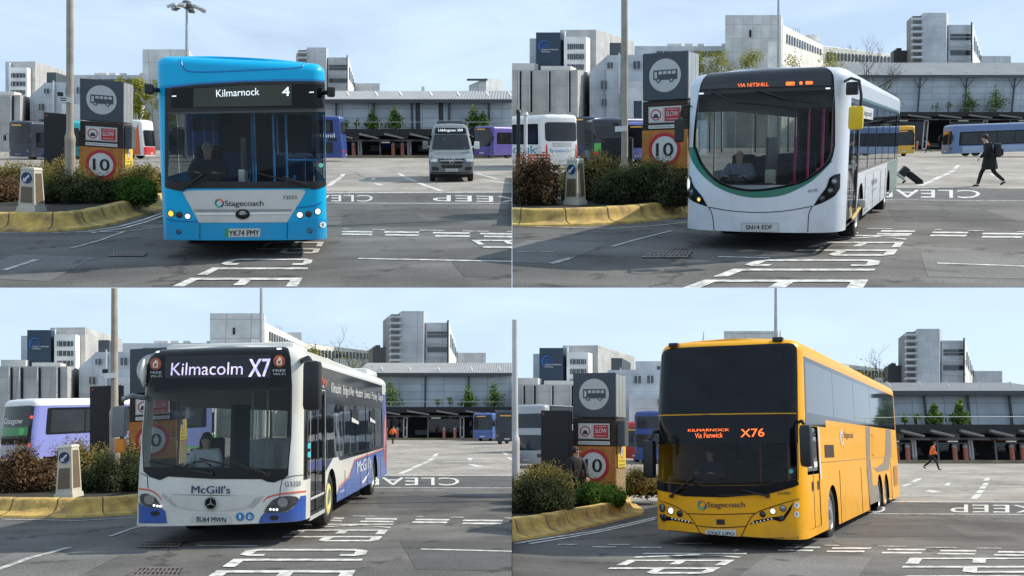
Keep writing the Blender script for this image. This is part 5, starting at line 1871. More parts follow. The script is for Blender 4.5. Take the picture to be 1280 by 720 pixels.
# BR
z = Z4(960, 540)
for x0, x1, y in ((90, 260, 579), (50, 225, 594), (322, 515, 583), (295, 482, 599), (597, 788, 590), (570, 768, 606), (862, 1040, 596), (850, 1036, 611), (1150, 1290, 602), (1130, 1290, 617)):
    dash(BR, z(x0, y)[0], z(x1, y)[0], z(x0, y)[1], 1.9, dy=.3)
for x0, x1, y in ((280, 356, 569), (548, 690, 573), (790, 942, 580), (1040, 1168, 583), (120, 156, 566)):
    dash(BR, z(x0, y)[0], z(x1, y)[0], z(x0, y)[1], 1.0, worn=True, dy=.3)
ground_text(BR, 'KEEP', (1296, 632), (1188, 631), (1188, 641), (1296, 641.6))
ground_text(BR, 'CLEAR', (1107, 632), (1000, 632), (1000, 641), (1107, 641.5))
long_text(BR, 'EPC', (1138, 698), (1110, 730), (1320, 730), (1306, 698))
long_text(BR, 'KEP', (806, 692), (745, 718), (886, 718), (935, 692))
for pts in (((1028, 335), (1054, 312)), ((1050, 306), (1070, 292)), ((1070, 284), (1080, 272)), ((1082, 268), (1094, 256)), ((1090, 244), (1100, 230)), ((672, 272), (712, 260)), ((724, 250), (762, 233)), ((608, 284), (650, 272))):
    stripe(BR, [z(*p) for p in pts], .2)
for x0, x1, y in ((890, 998, 204), (720, 848, 275), (900, 975, 275), (1160, 1270, 273), (640, 800, 318), (920, 960, 182)):
    dash(BR, z(x0, y)[0], z(x1, y)[0], z(x0, y)[1], .9, worn=True)
mark(BR, [z(878, 268), z(895, 256), z(915, 256), z(905, 270)])
mark(BR, [z(782, 296), z(810, 290), z(870, 302), z(820, 304)])
z = Z4(640, 540)
stripe(BR, [z(15, 560), z(200, 530), z(400, 500), z(560, 465), z(720, 428)], .09)
stripe(BR, [z(90, 560), z(250, 535), z(420, 505), z(580, 470), z(720, 436)], .09)
for x0, x1, y in ((230, 330, 565), (400, 520, 577), (480, 590, 565), (600, 750, 580), (820, 1000, 560)):
    dash(BR, z(x0, y)[0], z(x1, y)[0], z(x0, y)[1], 1.4, worn=True)
for q in PLACES:
    for mb, nm in zip(MARKS[q.name], ('road_markings', 'worn_road_markings')):
        if mb.v:
            obj(nm, mb, None, q, clip=True, kind='structure')


# iron gully grates
def grate(q, px0, px1, y0, y1, label):
    P = [q.at(px0, y1), q.at(px1, y1), q.at(px1 + (px1 - px0) * .1, y0), q.at(px0 + (px1 - px0) * .2, y0)]
    root = thing('gully_grate', q, Matrix.Translation(P[0]), label, 'drain grate', 'drain grates in the road')
    P = [p - P[0] for p in P]
    mb = MB().use(mat('grate_pit', (.008, .007, .006)))
    mb.poly([(p.x, p.y, .012) for p in P])
    obj('pit', mb, root, q, clip=True)
    mb = MB().use(mat('rusty_iron', (.22, .19, .17), rough=.6, metal=.4, var=.5, scale=14))
    for i in range(11):
        u0, u1 = i / 11 + .02, i / 11 + .06
        a, b = P[0].lerp(P[1], u0), P[0].lerp(P[1], u1)
        c, d = P[3].lerp(P[2], u1), P[3].lerp(P[2], u0)
        mb.prism([(v.x, v.y) for v in (a, b, c, d)], .013, .02)
    for v0, v1 in ((0, .12), (.45, .55), (.88, 1)):
        a, b = P[0].lerp(P[3], v0), P[1].lerp(P[2], v0)
        c, d = P[1].lerp(P[2], v1), P[0].lerp(P[3], v1)
        mb.prism([(v.x, v.y) for v in (a, b, c, d)], .013, .022)
    obj('bars', mb, root, q, clip=True)


grate(BL, 171, 224, 677, 685, 'rusty drain grate just in front of the Kilmacolm bus')
grate(BL, 160, 222, 711, 722, 'nearest drain grate in front of the Kilmacolm bus')
grate(TR, 802, 860, 315, 323, 'drain grate in front of the white bus with the rounded screen')
grate(TL, 134, 180, 317, 321, 'drain grate in front of the light blue bus')

# ------------------------------------------------------------------ raised planters with a battered yellow kerb
KERB = {'TL': [(-60, 289), (0, 289.5), (60, 289.5), (105, 287), (135, 282), (160, 275.5), (185, 268), (207, 261), (240, 250), (262, 238)],
        'TR': [(590, 282), (640, 283), (690, 283.4), (760, 281), (815, 276.5), (860, 270), (905, 260), (935, 245)],
        'BL': [(-60, 646), (0, 647), (60, 647.5), (110, 646.5), (173, 642), (230, 633), (270, 620), (290, 608)],
        'BR': [(560, 690), (640, 677), (700, 667.5), (750, 656), (798, 644.5), (804, 641), (801, 636), (780, 622)]}
PROF = [(-.02, 0), (0, .045), (.16, .07), (.26, .11), (.31, .22), (.33, .32), (.38, .355), (.52, .36), (.58, .33), (.60, .2)]
PLANT_LABEL = {'TL': 'planted island with a yellow kerb beside the light blue bus', 'TR': 'planted island with a yellow kerb beside the white bus with the rounded screen',
               'BL': 'planted island with a yellow kerb beside the Kilmacolm bus', 'BR': 'planted island with a chipped yellow kerb beside the tall yellow coach'}
for q in PLACES:
    ctl = [q.at(*p) for p in KERB[q.name]]
    path = [Vector((x, y, 0)) for x, y in curve([(p.x, p.y) for p in ctl], 6)]
    root = thing('planter', q, Matrix.Identity(4), PLANT_LABEL[q.name], 'planter', 'planted islands')
    mb = MB().use(kerbm)
    n = len(PROF)
    vs, fs = [], []
    inner = []
    for i, p in enumerate(path):
        t = (path[min(i + 1, len(path) - 1)] - path[max(i - 1, 0)]).normalized()
        nn = Vector((-t.y, t.x, 0))
        jit = .012 * noise.noise((p.x * 2, p.y * 2, 3))
        for o, z_ in PROF:
            w = p + nn * (o + jit)
            vs.append((w.x, w.y, z_ + jit * (1 if z_ > .1 else 0)))
        inner.append(p + nn * .58)
    for i in range(len(path) - 1):
        for k in range(n - 1):
            fs.append((i * n + k, (i + 1) * n + k, (i + 1) * n + k + 1, i * n + k + 1))
    mb.add(vs, fs)
    # block joints
    mb.use(mat('kerb_joint', (.09, .06, .03)))
    acc = 0
    for i in range(1, len(path)):
        acc += (path[i] - path[i - 1]).length
        if acc > .95:
            acc = 0
            t = (path[i] - path[i - 1]).normalized()
            nn = Vector((-t.y, t.x, 0))
            for k in range(1, n - 2):
                a, b = PROF[k], PROF[k + 1]
                e = Vector((0, 0, .004)) - nn * .004
                A0, B0 = path[i] + nn * a[0] + Vector((0, 0, a[1])) + e, path[i] + nn * b[0] + Vector((0, 0, b[1])) + e
                mb.poly([A0 - t * .012, A0 + t * .012, B0 + t * .012, B0 - t * .012])
    obj('kerb', mb.mesh('kerb', 50), root, q, clip=True)
    far_l = inner[0] + Vector((-10, 22, 0))
    far_r = inner[-1] + Vector((-2, 10, 0))
    pts = inner + [far_r, far_l]
    bed = MB().use(soil)
    tv, tf = triangulate([(p.x, p.y) for p in pts])
    bed.add([(x, y, .27) for x, y in tv], tf)
    obj('soil_bed', bed, root, q, clip=True)


# ------------------------------------------------------------------ foliage
def leafmat(key, light, dark_, scale=2.0):
    if key in MATS:
        return MATS[key]
    m = bpy.data.materials.new(key)
    m.use_nodes = True
    nt = m.node_tree
    nt.nodes.clear()
    o = nt.nodes.new('ShaderNodeOutputMaterial')
    df, tr = nt.nodes.new('ShaderNodeBsdfDiffuse'), nt.nodes.new('ShaderNodeBsdfTranslucent')
    mx = nt.nodes.new('ShaderNodeMixShader')
    mx.inputs[0].default_value = .28
    geo = nt.nodes.new('ShaderNodeNewGeometry')
    tc = nt.nodes.new('ShaderNodeTexCoord')
    nz = nt.nodes.new('ShaderNodeTexNoise')
    nz.inputs['Scale'].default_value = scale
    nz.inputs['Detail'].default_value = 6
    nt.links.new(tc.outputs['Object'], nz.inputs['Vector'])
    ad = nt.nodes.new('ShaderNodeMath')
    ad.operation = 'MULTIPLY_ADD'
    ad.inputs[1].default_value = .35
    nt.links.new(geo.outputs['Random Per Island'], ad.inputs[0])
    sb = nt.nodes.new('ShaderNodeMath')
    sb.operation = 'SUBTRACT'
    sb.inputs[1].default_value = .175
    nt.links.new(nz.outputs[0], sb.inputs[0])
    nt.links.new(sb.outputs[0], ad.inputs[2])
    rp = nt.nodes.new('ShaderNodeValToRGB')
    rp.color_ramp.elements[0].position, rp.color_ramp.elements[1].position = .28, .72
    rp.color_ramp.elements[0].color, rp.color_ramp.elements[1].color = (*dark_, 1), (*light, 1)
    nt.links.new(ad.outputs[0], rp.inputs[0])
    nt.links.new(rp.outputs[0], df.inputs[0])
    nt.links.new(rp.outputs[0], tr.inputs[0])
    nt.links.new(df.outputs[0], mx.inputs[1])
    nt.links.new(tr.outputs[0], mx.inputs[2])
    nt.links.new(mx.outputs[0], o.inputs[0])
    MATS[key] = m
    return m


L_OLIVE = leafmat('leaf_olive', (.42, .33, .11), (.10, .09, .03))
L_RED = leafmat('leaf_bronze', (.25, .155, .085), (.06, .038, .02))
L_DARK = leafmat('leaf_dark_green', (.10, .12, .055), (.02, .028, .013))
L_BRIGHT = leafmat('leaf_bright_green', (.10, .19, .04), (.025, .06, .015))
L_SPRING = leafmat('leaf_spring', (.42, .40, .07), (.15, .16, .03), .7)
L_CONIF = leafmat('leaf_conifer', (.24, .34, .08), (.06, .11, .03), .9)
L_BLOSSOM = leafmat('leaf_blossom', (.55, .52, .42), (.2, .2, .12), .7)
bark = mat('bark', (.06, .045, .035), rough=.95, var=.4, scale=8)


def leaves(mb, blobs, n, size, rnd_=random.Random(3), up=.25, shell=.55, slim=1.0):
    vol = [b[3] * b[4] * b[5] for b in blobs]
    tot = sum(vol)
    for b, v in zip(blobs, vol):
        for _ in range(int(n * v / tot) + 1):
            while True:
                p = Vector((rnd_.uniform(-1, 1), rnd_.uniform(-1, 1), rnd_.uniform(-1, 1)))
                if .05 < p.length < 1:
                    break
            p = p.normalized() * (shell + (1 - shell) * rnd_.random()) * (1 + .22 * noise.noise(p * 2.4 + Vector((b[0], b[1], b[2])) * 3))
            c = Vector((b[0] + p.x * b[3], b[1] + p.y * b[4], b[2] + p.z * b[5]))
            d = (p + Vector((rnd_.uniform(-1, 1), rnd_.uniform(-1, 1), rnd_.uniform(-1, 1) + up))).normalized()
            a = d.orthogonal().normalized()
            a.rotate(Matrix.Rotation(rnd_.uniform(0, 6.28), 3, d))
            e = d.cross(a)
            s_ = size * rnd_.uniform(.6, 1.3)
            mb.add([c - a * s_ * .5 * slim, c - e * s_ * .35, c + a * s_ * .5 * slim, c + e * s_ * .35], [(0, 1, 2, 3)])


def shrub(q, x0, x1, ytop, ybase, D, m, label, size=.07, n=3500, core=True, cat='shrub', name='shrub', bumps=5, depth=.8, z0=.27, spikes=0):
    """mound of leaves filling picture x0..x1, ytop..ybase at distance D"""
    r = random.Random(hash((q.name, x0, x1)) & 0xffff if False else int(x0 * 7 + ytop * 13))
    ppm = F / D
    c = q.far((x0 + x1) / 2, ybase, D)
    w = (x1 - x0) / ppm
    top = q.far((x0 + x1) / 2, ytop, D).z
    h = top - z0
    root = thing(name, q, Matrix.Translation((c.x, c.y, z0)), label, cat, 'shrubs of the planted islands')
    blobs = []
    for i in range(bumps):
        u = (i + .5) / bumps
        k = .82 + .3 * r.random()
        env = (1 - abs(2 * u - 1) ** 2.6) * .45 + .55
        blobs.append(((u - .5) * w * .86, r.uniform(-.3, .3) * depth, h * .42 * env * k, w / bumps * .95, depth * .7, h * .56 * env * k))
    mb = MB().use(m)
    leaves(mb, blobs, n, size, r)
    for _ in range(int(n / 45)):          # loose sprigs beyond the mound
        b = r.choice(blobs)
        u = Vector((r.uniform(-1, 1), r.uniform(-1, .6), r.uniform(-.1, 1))).normalized()
        p = Vector((b[0] + u.x * b[3] * .9, b[1] + u.y * b[4] * .9, b[2] + u.z * b[5] * .9))
        d = (u + Vector((r.uniform(-.5, .5), r.uniform(-.4, .4), r.uniform(0, .9)))).normalized()
        ln = r.uniform(.12, .34)
        for i in range(9):
            c2 = p + d * ln * (i + 1) / 9 + Vector((r.uniform(-1, 1), r.uniform(-1, 1), r.uniform(-1, 1))) * .035
            a_ = Vector((r.uniform(-1, 1), r.uniform(-1, 1), r.uniform(-1, 1))).normalized()
            e_ = a_.orthogonal().normalized()
            k_ = size * r.uniform(.4, .9)
            mb.add([c2 - a_ * k_ * .5, c2 - e_ * k_ * .25, c2 + a_ * k_ * .5, c2 + e_ * k_ * .25], [(0, 1, 2, 3)])
    if spikes:
        for _ in range(spikes):
            b = r.choice(blobs)
            p = Vector((b[0] + r.uniform(-1, 1) * b[3], b[1] + r.uniform(-1, .2) * b[4], b[2] + b[5] * r.uniform(.2, .8)))
            d = Vector((r.uniform(-.7, .7), r.uniform(-.4, .2), 1)).normalized()
            t_ = d.orthogonal().normalized() * .012
            e = p + d * r.uniform(.15, .4)
            mb.add([p - t_, p + t_, e], [(0, 1, 2)])
    obj('foliage', mb, root, q, clip=True)
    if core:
        mb = MB().use(mat('shrub_core', (.01, .011, .006), rough=1))  # near-black solid stands in for the shade inside the shrub
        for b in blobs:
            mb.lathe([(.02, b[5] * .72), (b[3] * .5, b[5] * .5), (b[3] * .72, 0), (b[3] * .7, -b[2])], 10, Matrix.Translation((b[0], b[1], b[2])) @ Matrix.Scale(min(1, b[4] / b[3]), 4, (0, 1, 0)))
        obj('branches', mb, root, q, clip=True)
    return root


def tree(q, p, h, blobs, n, size, m, label, trunk=.12, name='tree', group='trees', bare=False, clip=True, limbs=6):
    """p: base in the place; blobs relative to the base"""
    r = random.Random(int(abs(p[0]) * 31 + abs(p[1]) * 17))
    root = thing(name, q, place(q, p), label, 'tree', group)
    mb = MB().use(bark)
    top = Vector((0, 0, h * .8))
    mb.tube([(0, 0, 0), (.03, 0, h * .3), (-.04, .02, h * .55), top], [trunk, trunk * .8, trunk * .55, trunk * .2], 7)
    if bare:
        def br(a, d, ln, rad, k):
            b = a + d * ln
            mid = a + d * ln * .5 + Vector((r.uniform(-1, 1), r.uniform(-1, 1), r.uniform(-.2, .6))) * ln * .08
            mb.tube([a, mid, b], [rad, rad * .8, rad * .55], 4, cap=False)
            if k:
                for _ in range(3):
                    dd = (d + Vector((r.uniform(-1, 1), r.uniform(-1, 1), r.uniform(-.3, .8))) * .75).normalized()
                    br(b if r.random() < .5 else mid, dd, ln * r.uniform(.55, .8), rad * .55, k - 1)
        for i in range(7):
            a = 2 * pi * i / 7
            br(Vector((0, 0, h * r.uniform(.3, .7))), Vector((cos(a), sin(a), r.uniform(.5, 1.3))).normalized(), h * .22, trunk * .45, 4)
    else:
        for i in range(limbs):
            b = blobs[i % len(blobs)]
            a = Vector((0, 0, h * r.uniform(.3, .6)))
            e = Vector((b[0], b[1], b[2]))
            mb.tube([a, a.lerp(e, .5) + Vector((0, 0, .1 * h * r.random())), e], [trunk * .45, trunk * .3, trunk * .1], 5, cap=False)
    obj('trunk', mb.mesh('trunk', 60), root, q, clip=clip)
    if n:
        mb = MB().use(m)
        leaves(mb, blobs, n, size, r, shell=.25)
        obj('crown', mb, root, q, clip=clip)
    return root


# shrubs of each island, front ones last
SHR = {
    'TL': [(-20, 70, 199, 232, 23, L_OLIVE, 'bronze shrub at the outer end of the island by the light blue bus', 4, 10), (58, 112, 197, 240, 22.5, L_OLIVE, 'tall yellow-brown shrub around the lamp post near the light blue bus', 4, 14),
           (150, 212, 199, 240, 24, L_OLIVE, 'olive shrub right of the 10 sign, touching the light blue bus', 4, 6), (-20, 26, 218, 272, 21.5, L_RED, 'reddish shrub left of the keep-left bollard near the light blue bus', 3, 0),
           (52, 152, 209, 268, 21, L_DARK, 'wide dark green shrub right of the keep-left bollard near the light blue bus', 6, 14), (146, 195, 217, 256, 21, L_BRIGHT, 'low bright green shrub next to the light blue bus', 4, 0)],
    'TR': [(700, 790, 184, 240, 22, L_OLIVE, 'olive shrub around the lamp post near the white bus with the rounded screen', 5, 16), (634, 700, 188, 264, 20.5, L_RED, 'bronze shrub left of the keep-left bollard near the white rounded bus', 5, 0),
           (780, 862, 196, 240, 22, L_OLIVE, 'leafy shrub growing up in front of the 10 sign by the white rounded bus', 4, 8), (734, 865, 196, 260, 20.5, L_DARK, 'wide dark green shrub right of the keep-left bollard near the white rounded bus', 7, 18)],
    'BL': [(68, 130, 546, 604, 22, L_OLIVE, 'olive shrub beside the lamp post near the Kilmacolm bus', 4, 16), (120, 182, 548, 604, 22.5, L_OLIVE, 'yellow-brown shrub touching the corner of the Kilmacolm bus', 4, 10),
           (-20, 72, 556, 628, 20.5, L_RED, 'reddish shrub left of the keep-left bollard near the Kilmacolm bus', 5, 0), (101, 182, 562, 626, 20.5, L_DARK, 'dark green shrub right of the keep-left bollard near the Kilmacolm bus', 5, 16)],
    'BR': [(630, 716, 576, 622, 20.5, L_OLIVE, 'olive flowering shrub in front of the black board near the coach', 5, 14), (772, 830, 584, 616, 25, L_OLIVE, 'rounded shrub between the yellow warning sign and the coach', 4, 4),
           (628, 718, 592, 652, 19, L_DARK, 'dark green shrub on the island corner nearest the coach', 5, 22), (708, 780, 601, 640, 21, L_BRIGHT, 'low bright green shrub in front of the 10 sign by the coach', 5, 0)]}
for k, L_ in SHR.items():
    q = [x for x in PLACES if x.name == k][0]
    for x0, x1, yt, yb, D, m, lab, bm_, sp in L_:
        shrub(q, x0, x1, yt, yb, D, m, lab, bumps=bm_, spikes=sp, n=int(60 * (x1 - x0)) + 2400, size=.062 if m is not L_DARK else .055)

# ------------------------------------------------------------------ sign totems, boards, posts, bollards
signgrey = mat('sign_slate', (.050, .064, .078), rough=.45, var=.08)
sidegrey = mat('sign_side_panel', (.36, .37, .37), rough=.4, metal=.3, var=.1)
brickm = mat('dark_brick', (.045, .03, .024), rough=.9, var=.5, scale=14, bump=.4, bscale=20)
paleb = mat('pale_brick', (.33, .24, .13), rough=.9, var=.3, scale=14)
orangew = mat('orange_board', (.50, .19, .03), rough=.55, var=.35, scale=3, dark=(.33, .11, .02))
silverm = mat('disc_silver', (.52, .53, .52), rough=.45, var=.12, scale=30)
redm = mat('sign_red', (.50, .02, .03), rough=.45)
signw = mat('sign_white', (.66, .66, .64), rough=.5, var=.06)
yellowm = mat('warning_yellow', (.72, .52, .04), rough=.5, var=.08)


def ring(mb, c, r0, r1, y, n=36):
    vs = [(c[0] + r * cos(2 * pi * k / n), y, c[1] + r * sin(2 * pi * k / n)) for r in (r0, r1) for k in range(n)]
    mb.add(vs, [(k, (k + 1) % n, n + (k + 1) % n, n + k) for k in range(n)])


def flat_letters(mb, st, x0, x1, z, h, y, bold=.02):
    return text_quad(mb, st, (x0, y, z), (x1, y, z), (x1, y, z + h), (x0, y, z + h), bold)


def totem(q, x0, x1, ytop, label, yaw0=.30, low=True):
    w = 1.2
    D = F * w * .965 / (x1 - x0)
    c = q.far((x0 + x1) / 2, ytop, D)
    top_z = c.z
    c = q.base((x0 + x1) / 2, D)
    yaw = math.atan2(-c.x, c.y) - yaw0      # turned a little away from the line of sight
    top = top_z
    root = thing('bus_sign_totem', q, place(q, (c.x, c.y, 0), yaw), label, 'sign', 'bus station sign totems')
    h = w / 2
    d = 1.0
    zb = top - 1.2
    o = obj('sign_box', MB().use(signgrey).box(-h, h, 0, d, zb, top, bev=.015), root)
    mb = MB().use(sidegrey)  # paler than the box front: the sunlit side is put into the colour
    for i in range(3):
        mb.box(h, h + .012, .03 + i * .325, .33 + i * .325, zb + .03, top - .03)
    obj('side_panel', mb, o)
    cz = zb + .62
    dk = MB().use(silverm).disc((0, -.008, cz), .42, 40)
    o2 = obj('disc', dk, o)
    mb = MB().use(signgrey)
    Y = -.014
    P = lambda x, z_: (x, Y, cz + z_)
    tv, tf = triangulate(rnd(rect(-.31, .33, -.11, .14), .03), [rect(-.28, -.21, -.07, .10)] + [rect(-.17 + i * .12, -.075 + i * .12, .03, .11) for i in range(4)])
    mb.add([P(*v) for v in tv], tf)
    for x in (-.17, .17):
        mb.disc((x, Y - .002, cz - .12), .058, 16)
    mb.use(silverm)
    for x in (-.17, .17):
        mb.disc((x, Y - .005, cz - .12), .028, 12)
    obj('bus_pictogram', mb, o2)
    # brick pillar
    mb = MB().use(brickm).box(-h, h, .01, d - .02, .2, zb - .02)
    obj('pillar', mb, root)
    mb = MB().use(mat('mortar', (.10, .085, .07), rough=1))
    zz = zb - .1
    while zz > .3:
        mb.box(-h - .002, h + .002, .006, d - .016, zz, zz + .012)
        zz -= .085
    obj('mortar_courses', mb, root)
    z1 = zb - .16
    o = obj('notice_board', MB().use(silverm).box(-h + .16, h - .16, -.03, .0, z1 - .42, z1, bev=.012), root)
    mb = MB().use(signw).box(-.40, -.07, -.036, -.03, z1 - .38, z1 - .04)
    mb.use(redm)
    ring(mb, (-.235, z1 - .21), .115, .145, -.042)
    mb.use(ink)
    for a in (rect(-.31, -.16, z1 - .29, z1 - .235), rect(-.285, -.185, z1 - .235, z1 - .185)):
        mb.poly([(x, -.040, z_) for x, z_ in a])
    obj('no_cars_sign', mb, o)
    mb = MB().use(redm).box(0.0, .40, -.036, -.03, z1 - .38, z1 - .04)
    mb.use(signw)
    flat_letters(mb, 'SLOW', .04, .36, z1 - .25, .12, -.040, .03)
    for z_ in (z1 - .09, z1 - .33):
        mb.poly([(x, -.040, zz_) for x, zz_ in rect(.05, .35, z_, z_ + .012)])
    obj('slow_sign', mb, o)
    o = obj('notice_strip', MB().use(signw).box(-h + .16, h - .16, -.02, .0, z1 - .56, z1 - .47), root)
    obj('lettering', flat_letters(MB().use(ink), 'No unauthorised motor vehicles', -h + .2, h - .2, z1 - .53, .045, -.023, .0), o)
    z2 = z1 - .60
    o = obj('speed_board', MB().use(orangew).box(-h - .01, h + .01, -.04, -.0, z2 - 1.0, z2), root)
    cz = z2 - .50
    mb = MB().use(signw)
    mb.disc((0, -.046, cz), .36, 40)
    mb.use(redm)
    ring(mb, (0, cz), .34, .43, -.050)
    obj('roundel', mb, o)
    obj('speed_number', flat_letters(MB().use(plate_t), '10', -.22, .23, cz - .17, .34, -.054, .035), o)
    M = Matrix.Translation((h, 0, 0)) @ Matrix.Rotation(pi / 2, 4, 'Z')
    obj('side_box', MB().use(mat('box_slate', (.075, .085, .095), rough=.5)).box(h, h + .22, .1, .5, zb - .75, zb - .08, bev=.02), root)
    o = obj('warning_sign', MB().use(yellowm).box(.12, .9, -.03, -.003, z2 - .55, z2 + .05, M), root)
    mb = MB().use(redm)
    vs = [(.5 + r * cos(2 * pi * k / 30), -.034, z2 - .14 + r * 1.1 * sin(2 * pi * k / 30)) for r in (.125, .155) for k in range(30)]
    mb.add(vs, [(k, (k + 1) % 30, 30 + (k + 1) % 30, 30 + k) for k in range(30)], M)
    mb.use(signw)
    mb.add([(.5 + .125 * cos(2 * pi * k / 30), -.033, z2 - .14 + .137 * sin(2 * pi * k / 30)) for k in range(30)], [tuple(range(30))], M)
    mb.use(ink)
    fig = [(-.03, -.1), (0, -.02), (-.05, -.0), (-.02, .05), (0, .1), (.03, .05), (.05, 0), (.02, -.02), (.05, -.1), (.01, -.05)]
    mb.add([(.5 + x, -.037, z2 - .14 + z_) for x, z_ in fig], [tuple(range(len(fig)))], M)
    mb2 = MB().use(ink)
    for i, t_ in enumerate(('No entry for', 'pedestrians')):
        vs, fs, ww = text2d(t_)
        mb2.add([(.22 + .58 * x / ww, -.036, z2 - .40 - i * .1 + y * .05) for x, y in vs], fs, M)
    obj('pictogram', mb, o)
    obj('lettering', mb2, o)
    obj('plinth', MB().use(paleb).box(-h + .02, h - .02, .02, d - .04, .0, .2).box(h - .02, h + .004, .05, d - .05, .2, z2 - .56), root)
    return root


totem(TL, 102.5, 151.5, 99, 'bus sign totem with a 10 roundel beside the light blue bus')
totem(TR, 803.5, 859, 65, 'bus sign totem with a 10 roundel beside the white rounded bus')
totem(BL, 164, 218, 435, 'bus sign totem hidden behind the Kilmacolm bus')
totem(BR, 715.5, 769.5, 466, 'bus sign totem with a 10 roundel beside the tall yellow coach')


def board(q, x0, x1, ytop, label, D=24.5):
    top_z = q.far((x0 + x1) / 2, ytop, D).z
    c = q.base((x0 + x1) / 2, D)
    c.z = top_z
    w = (x1 - x0) / (F / D)
    root = thing('information_board', q, place(q, (c.x, c.y, 0)), label, 'board', 'black information boards')
    obj('panel', MB().use(mat('board_black', (.011, .012, .015), rough=.55, var=.25)).box(-w / 2, w / 2, 0, .16, .65, c.z, bev=.012), root)
    obj('edge_trim', MB().use(black).box(w / 2, w / 2 + .05, .03, .2, .5, c.z - .02), root)
    for sg in (-1, 1):
        obj('leg', MB().use(black).box(sg * w * .36 - .05, sg * w * .36 + .05, .04, .12, .0, .66), root)
    obj('tag_light', MB().use(mat('tag_red', (.35, .06, .03))).disc((-w / 2 + .07, -.004, c.z - .09), .03, 12), root)


board(TL, 56.5, 86, 141, 'black information board behind the lamp post near the light blue bus')
board(TR, 751, 788, 172, 'black information board behind the lamp post near the white rounded bus', 23)
board(BL, 114, 150, 482, 'black information board behind the lamp post near the Kilmacolm bus', 23.5)
board(BR, 675.5, 711.5, 513, 'black information board left of the sign totem near the coach', 22.5)


def lamppost(q, x, ysleeve, label, D=21, ytop=None, r=.085, white_=False):
    zs = q.far(x, ysleeve, D).z
    c = q.base(x, D)
    zt = 8.0 if ytop is None else q.far(x, ytop, D).z
    m = mat('post_concrete', (.36, .31, .25), rough=.8, var=.35, scale=1.8, bump=.2) if not white_ else mat('post_white', (.55, .55, .55), rough=.6)
    root = thing('lamp_post', q, place(q, (c.x, c.y, .2)), label, 'lamp post', 'lamp posts on the islands')
    mb = MB().use(m).lathe([(r * 1.45, 0), (r * 1.42, zs - .35), (r * 1.5, zs - .3), (r * 1.4, zs - .2), (r * 1.05, zs - .12), (r, zs), (r * .85, zt - .2)], 16)
    obj('post', mb.mesh('post', 40), root, q, clip=True)
    if not white_:
        st = MB().use(mat('rust_streak', (.05, .028, .018), rough=.9, var=.4, scale=8))
        n = 14
        pts = []
        for i in range(n + 1):
            z_ = zs + .15 + (min(zt, 5.4) - zs - .4) * i / n
            a = pi + .25 + .25 * noise.noise((z_ * 1.7, 1, 2))
            b = a - .75 + .4 * noise.noise((z_ * 2.3, 5, 2))
            rr = r * (1 - .15 * (z_ - zs) / max(1, zt - zs)) + .003
            pts += [Vector((rr * cos(b), rr * sin(b), z_)), Vector((rr * cos((a + b) / 2), rr * sin((a + b) / 2), z_)), Vector((rr * cos(a), rr * sin(a), z_))]
        for i in range(n):
            for k in range(2):
                st.poly([pts[i * 3 + k], pts[i * 3 + k + 1], pts[i * 3 + k + 4], pts[i * 3 + k + 3]])
        obj('rust_streak', st, root, q, clip=True)
        zp = zs + .62
        o = obj('street_plate', MB().use(signw).box(-.22, .06, -r - .03, -r - .01, zp, zp + .13), root, q, clip=True)
        obj('plate_frame', MB().use(ink).box(-.20, .04, -r - .034, -r - .03, zp + .03, zp + .055).box(-.20, .04, -r - .034, -r - .03, zp + .08, zp + .105), o, q, clip=True)
        obj('camera_box', MB().use(black).box(-.28, -.16, -.05, .08, zp + .14, zp + .24, bev=.02), root, q, clip=True)
    if ytop is None:
        obj('lantern', MB().use(sidegrey).box(-.1, .1, -.9, .1, 7.75, 7.9, bev=.04).tube([(0, 0, 7.8), (0, -.5, 7.85)], .04), root)
    return root


lamppost(TL, 88.5, 170, 'concrete lamp post with rust streaks near the light blue bus')
lamppost(TR, 780.5, 206, 'concrete lamp post with rust streaks near the white rounded bus')
lamppost(BL, 142.5, 514, 'concrete lamp post with rust streaks near the Kilmacolm bus', ytop=358)
lamppost(BR, 643.5, 548, 'pale lamp post at the edge of the island near the coach', ytop=400, white_=True)


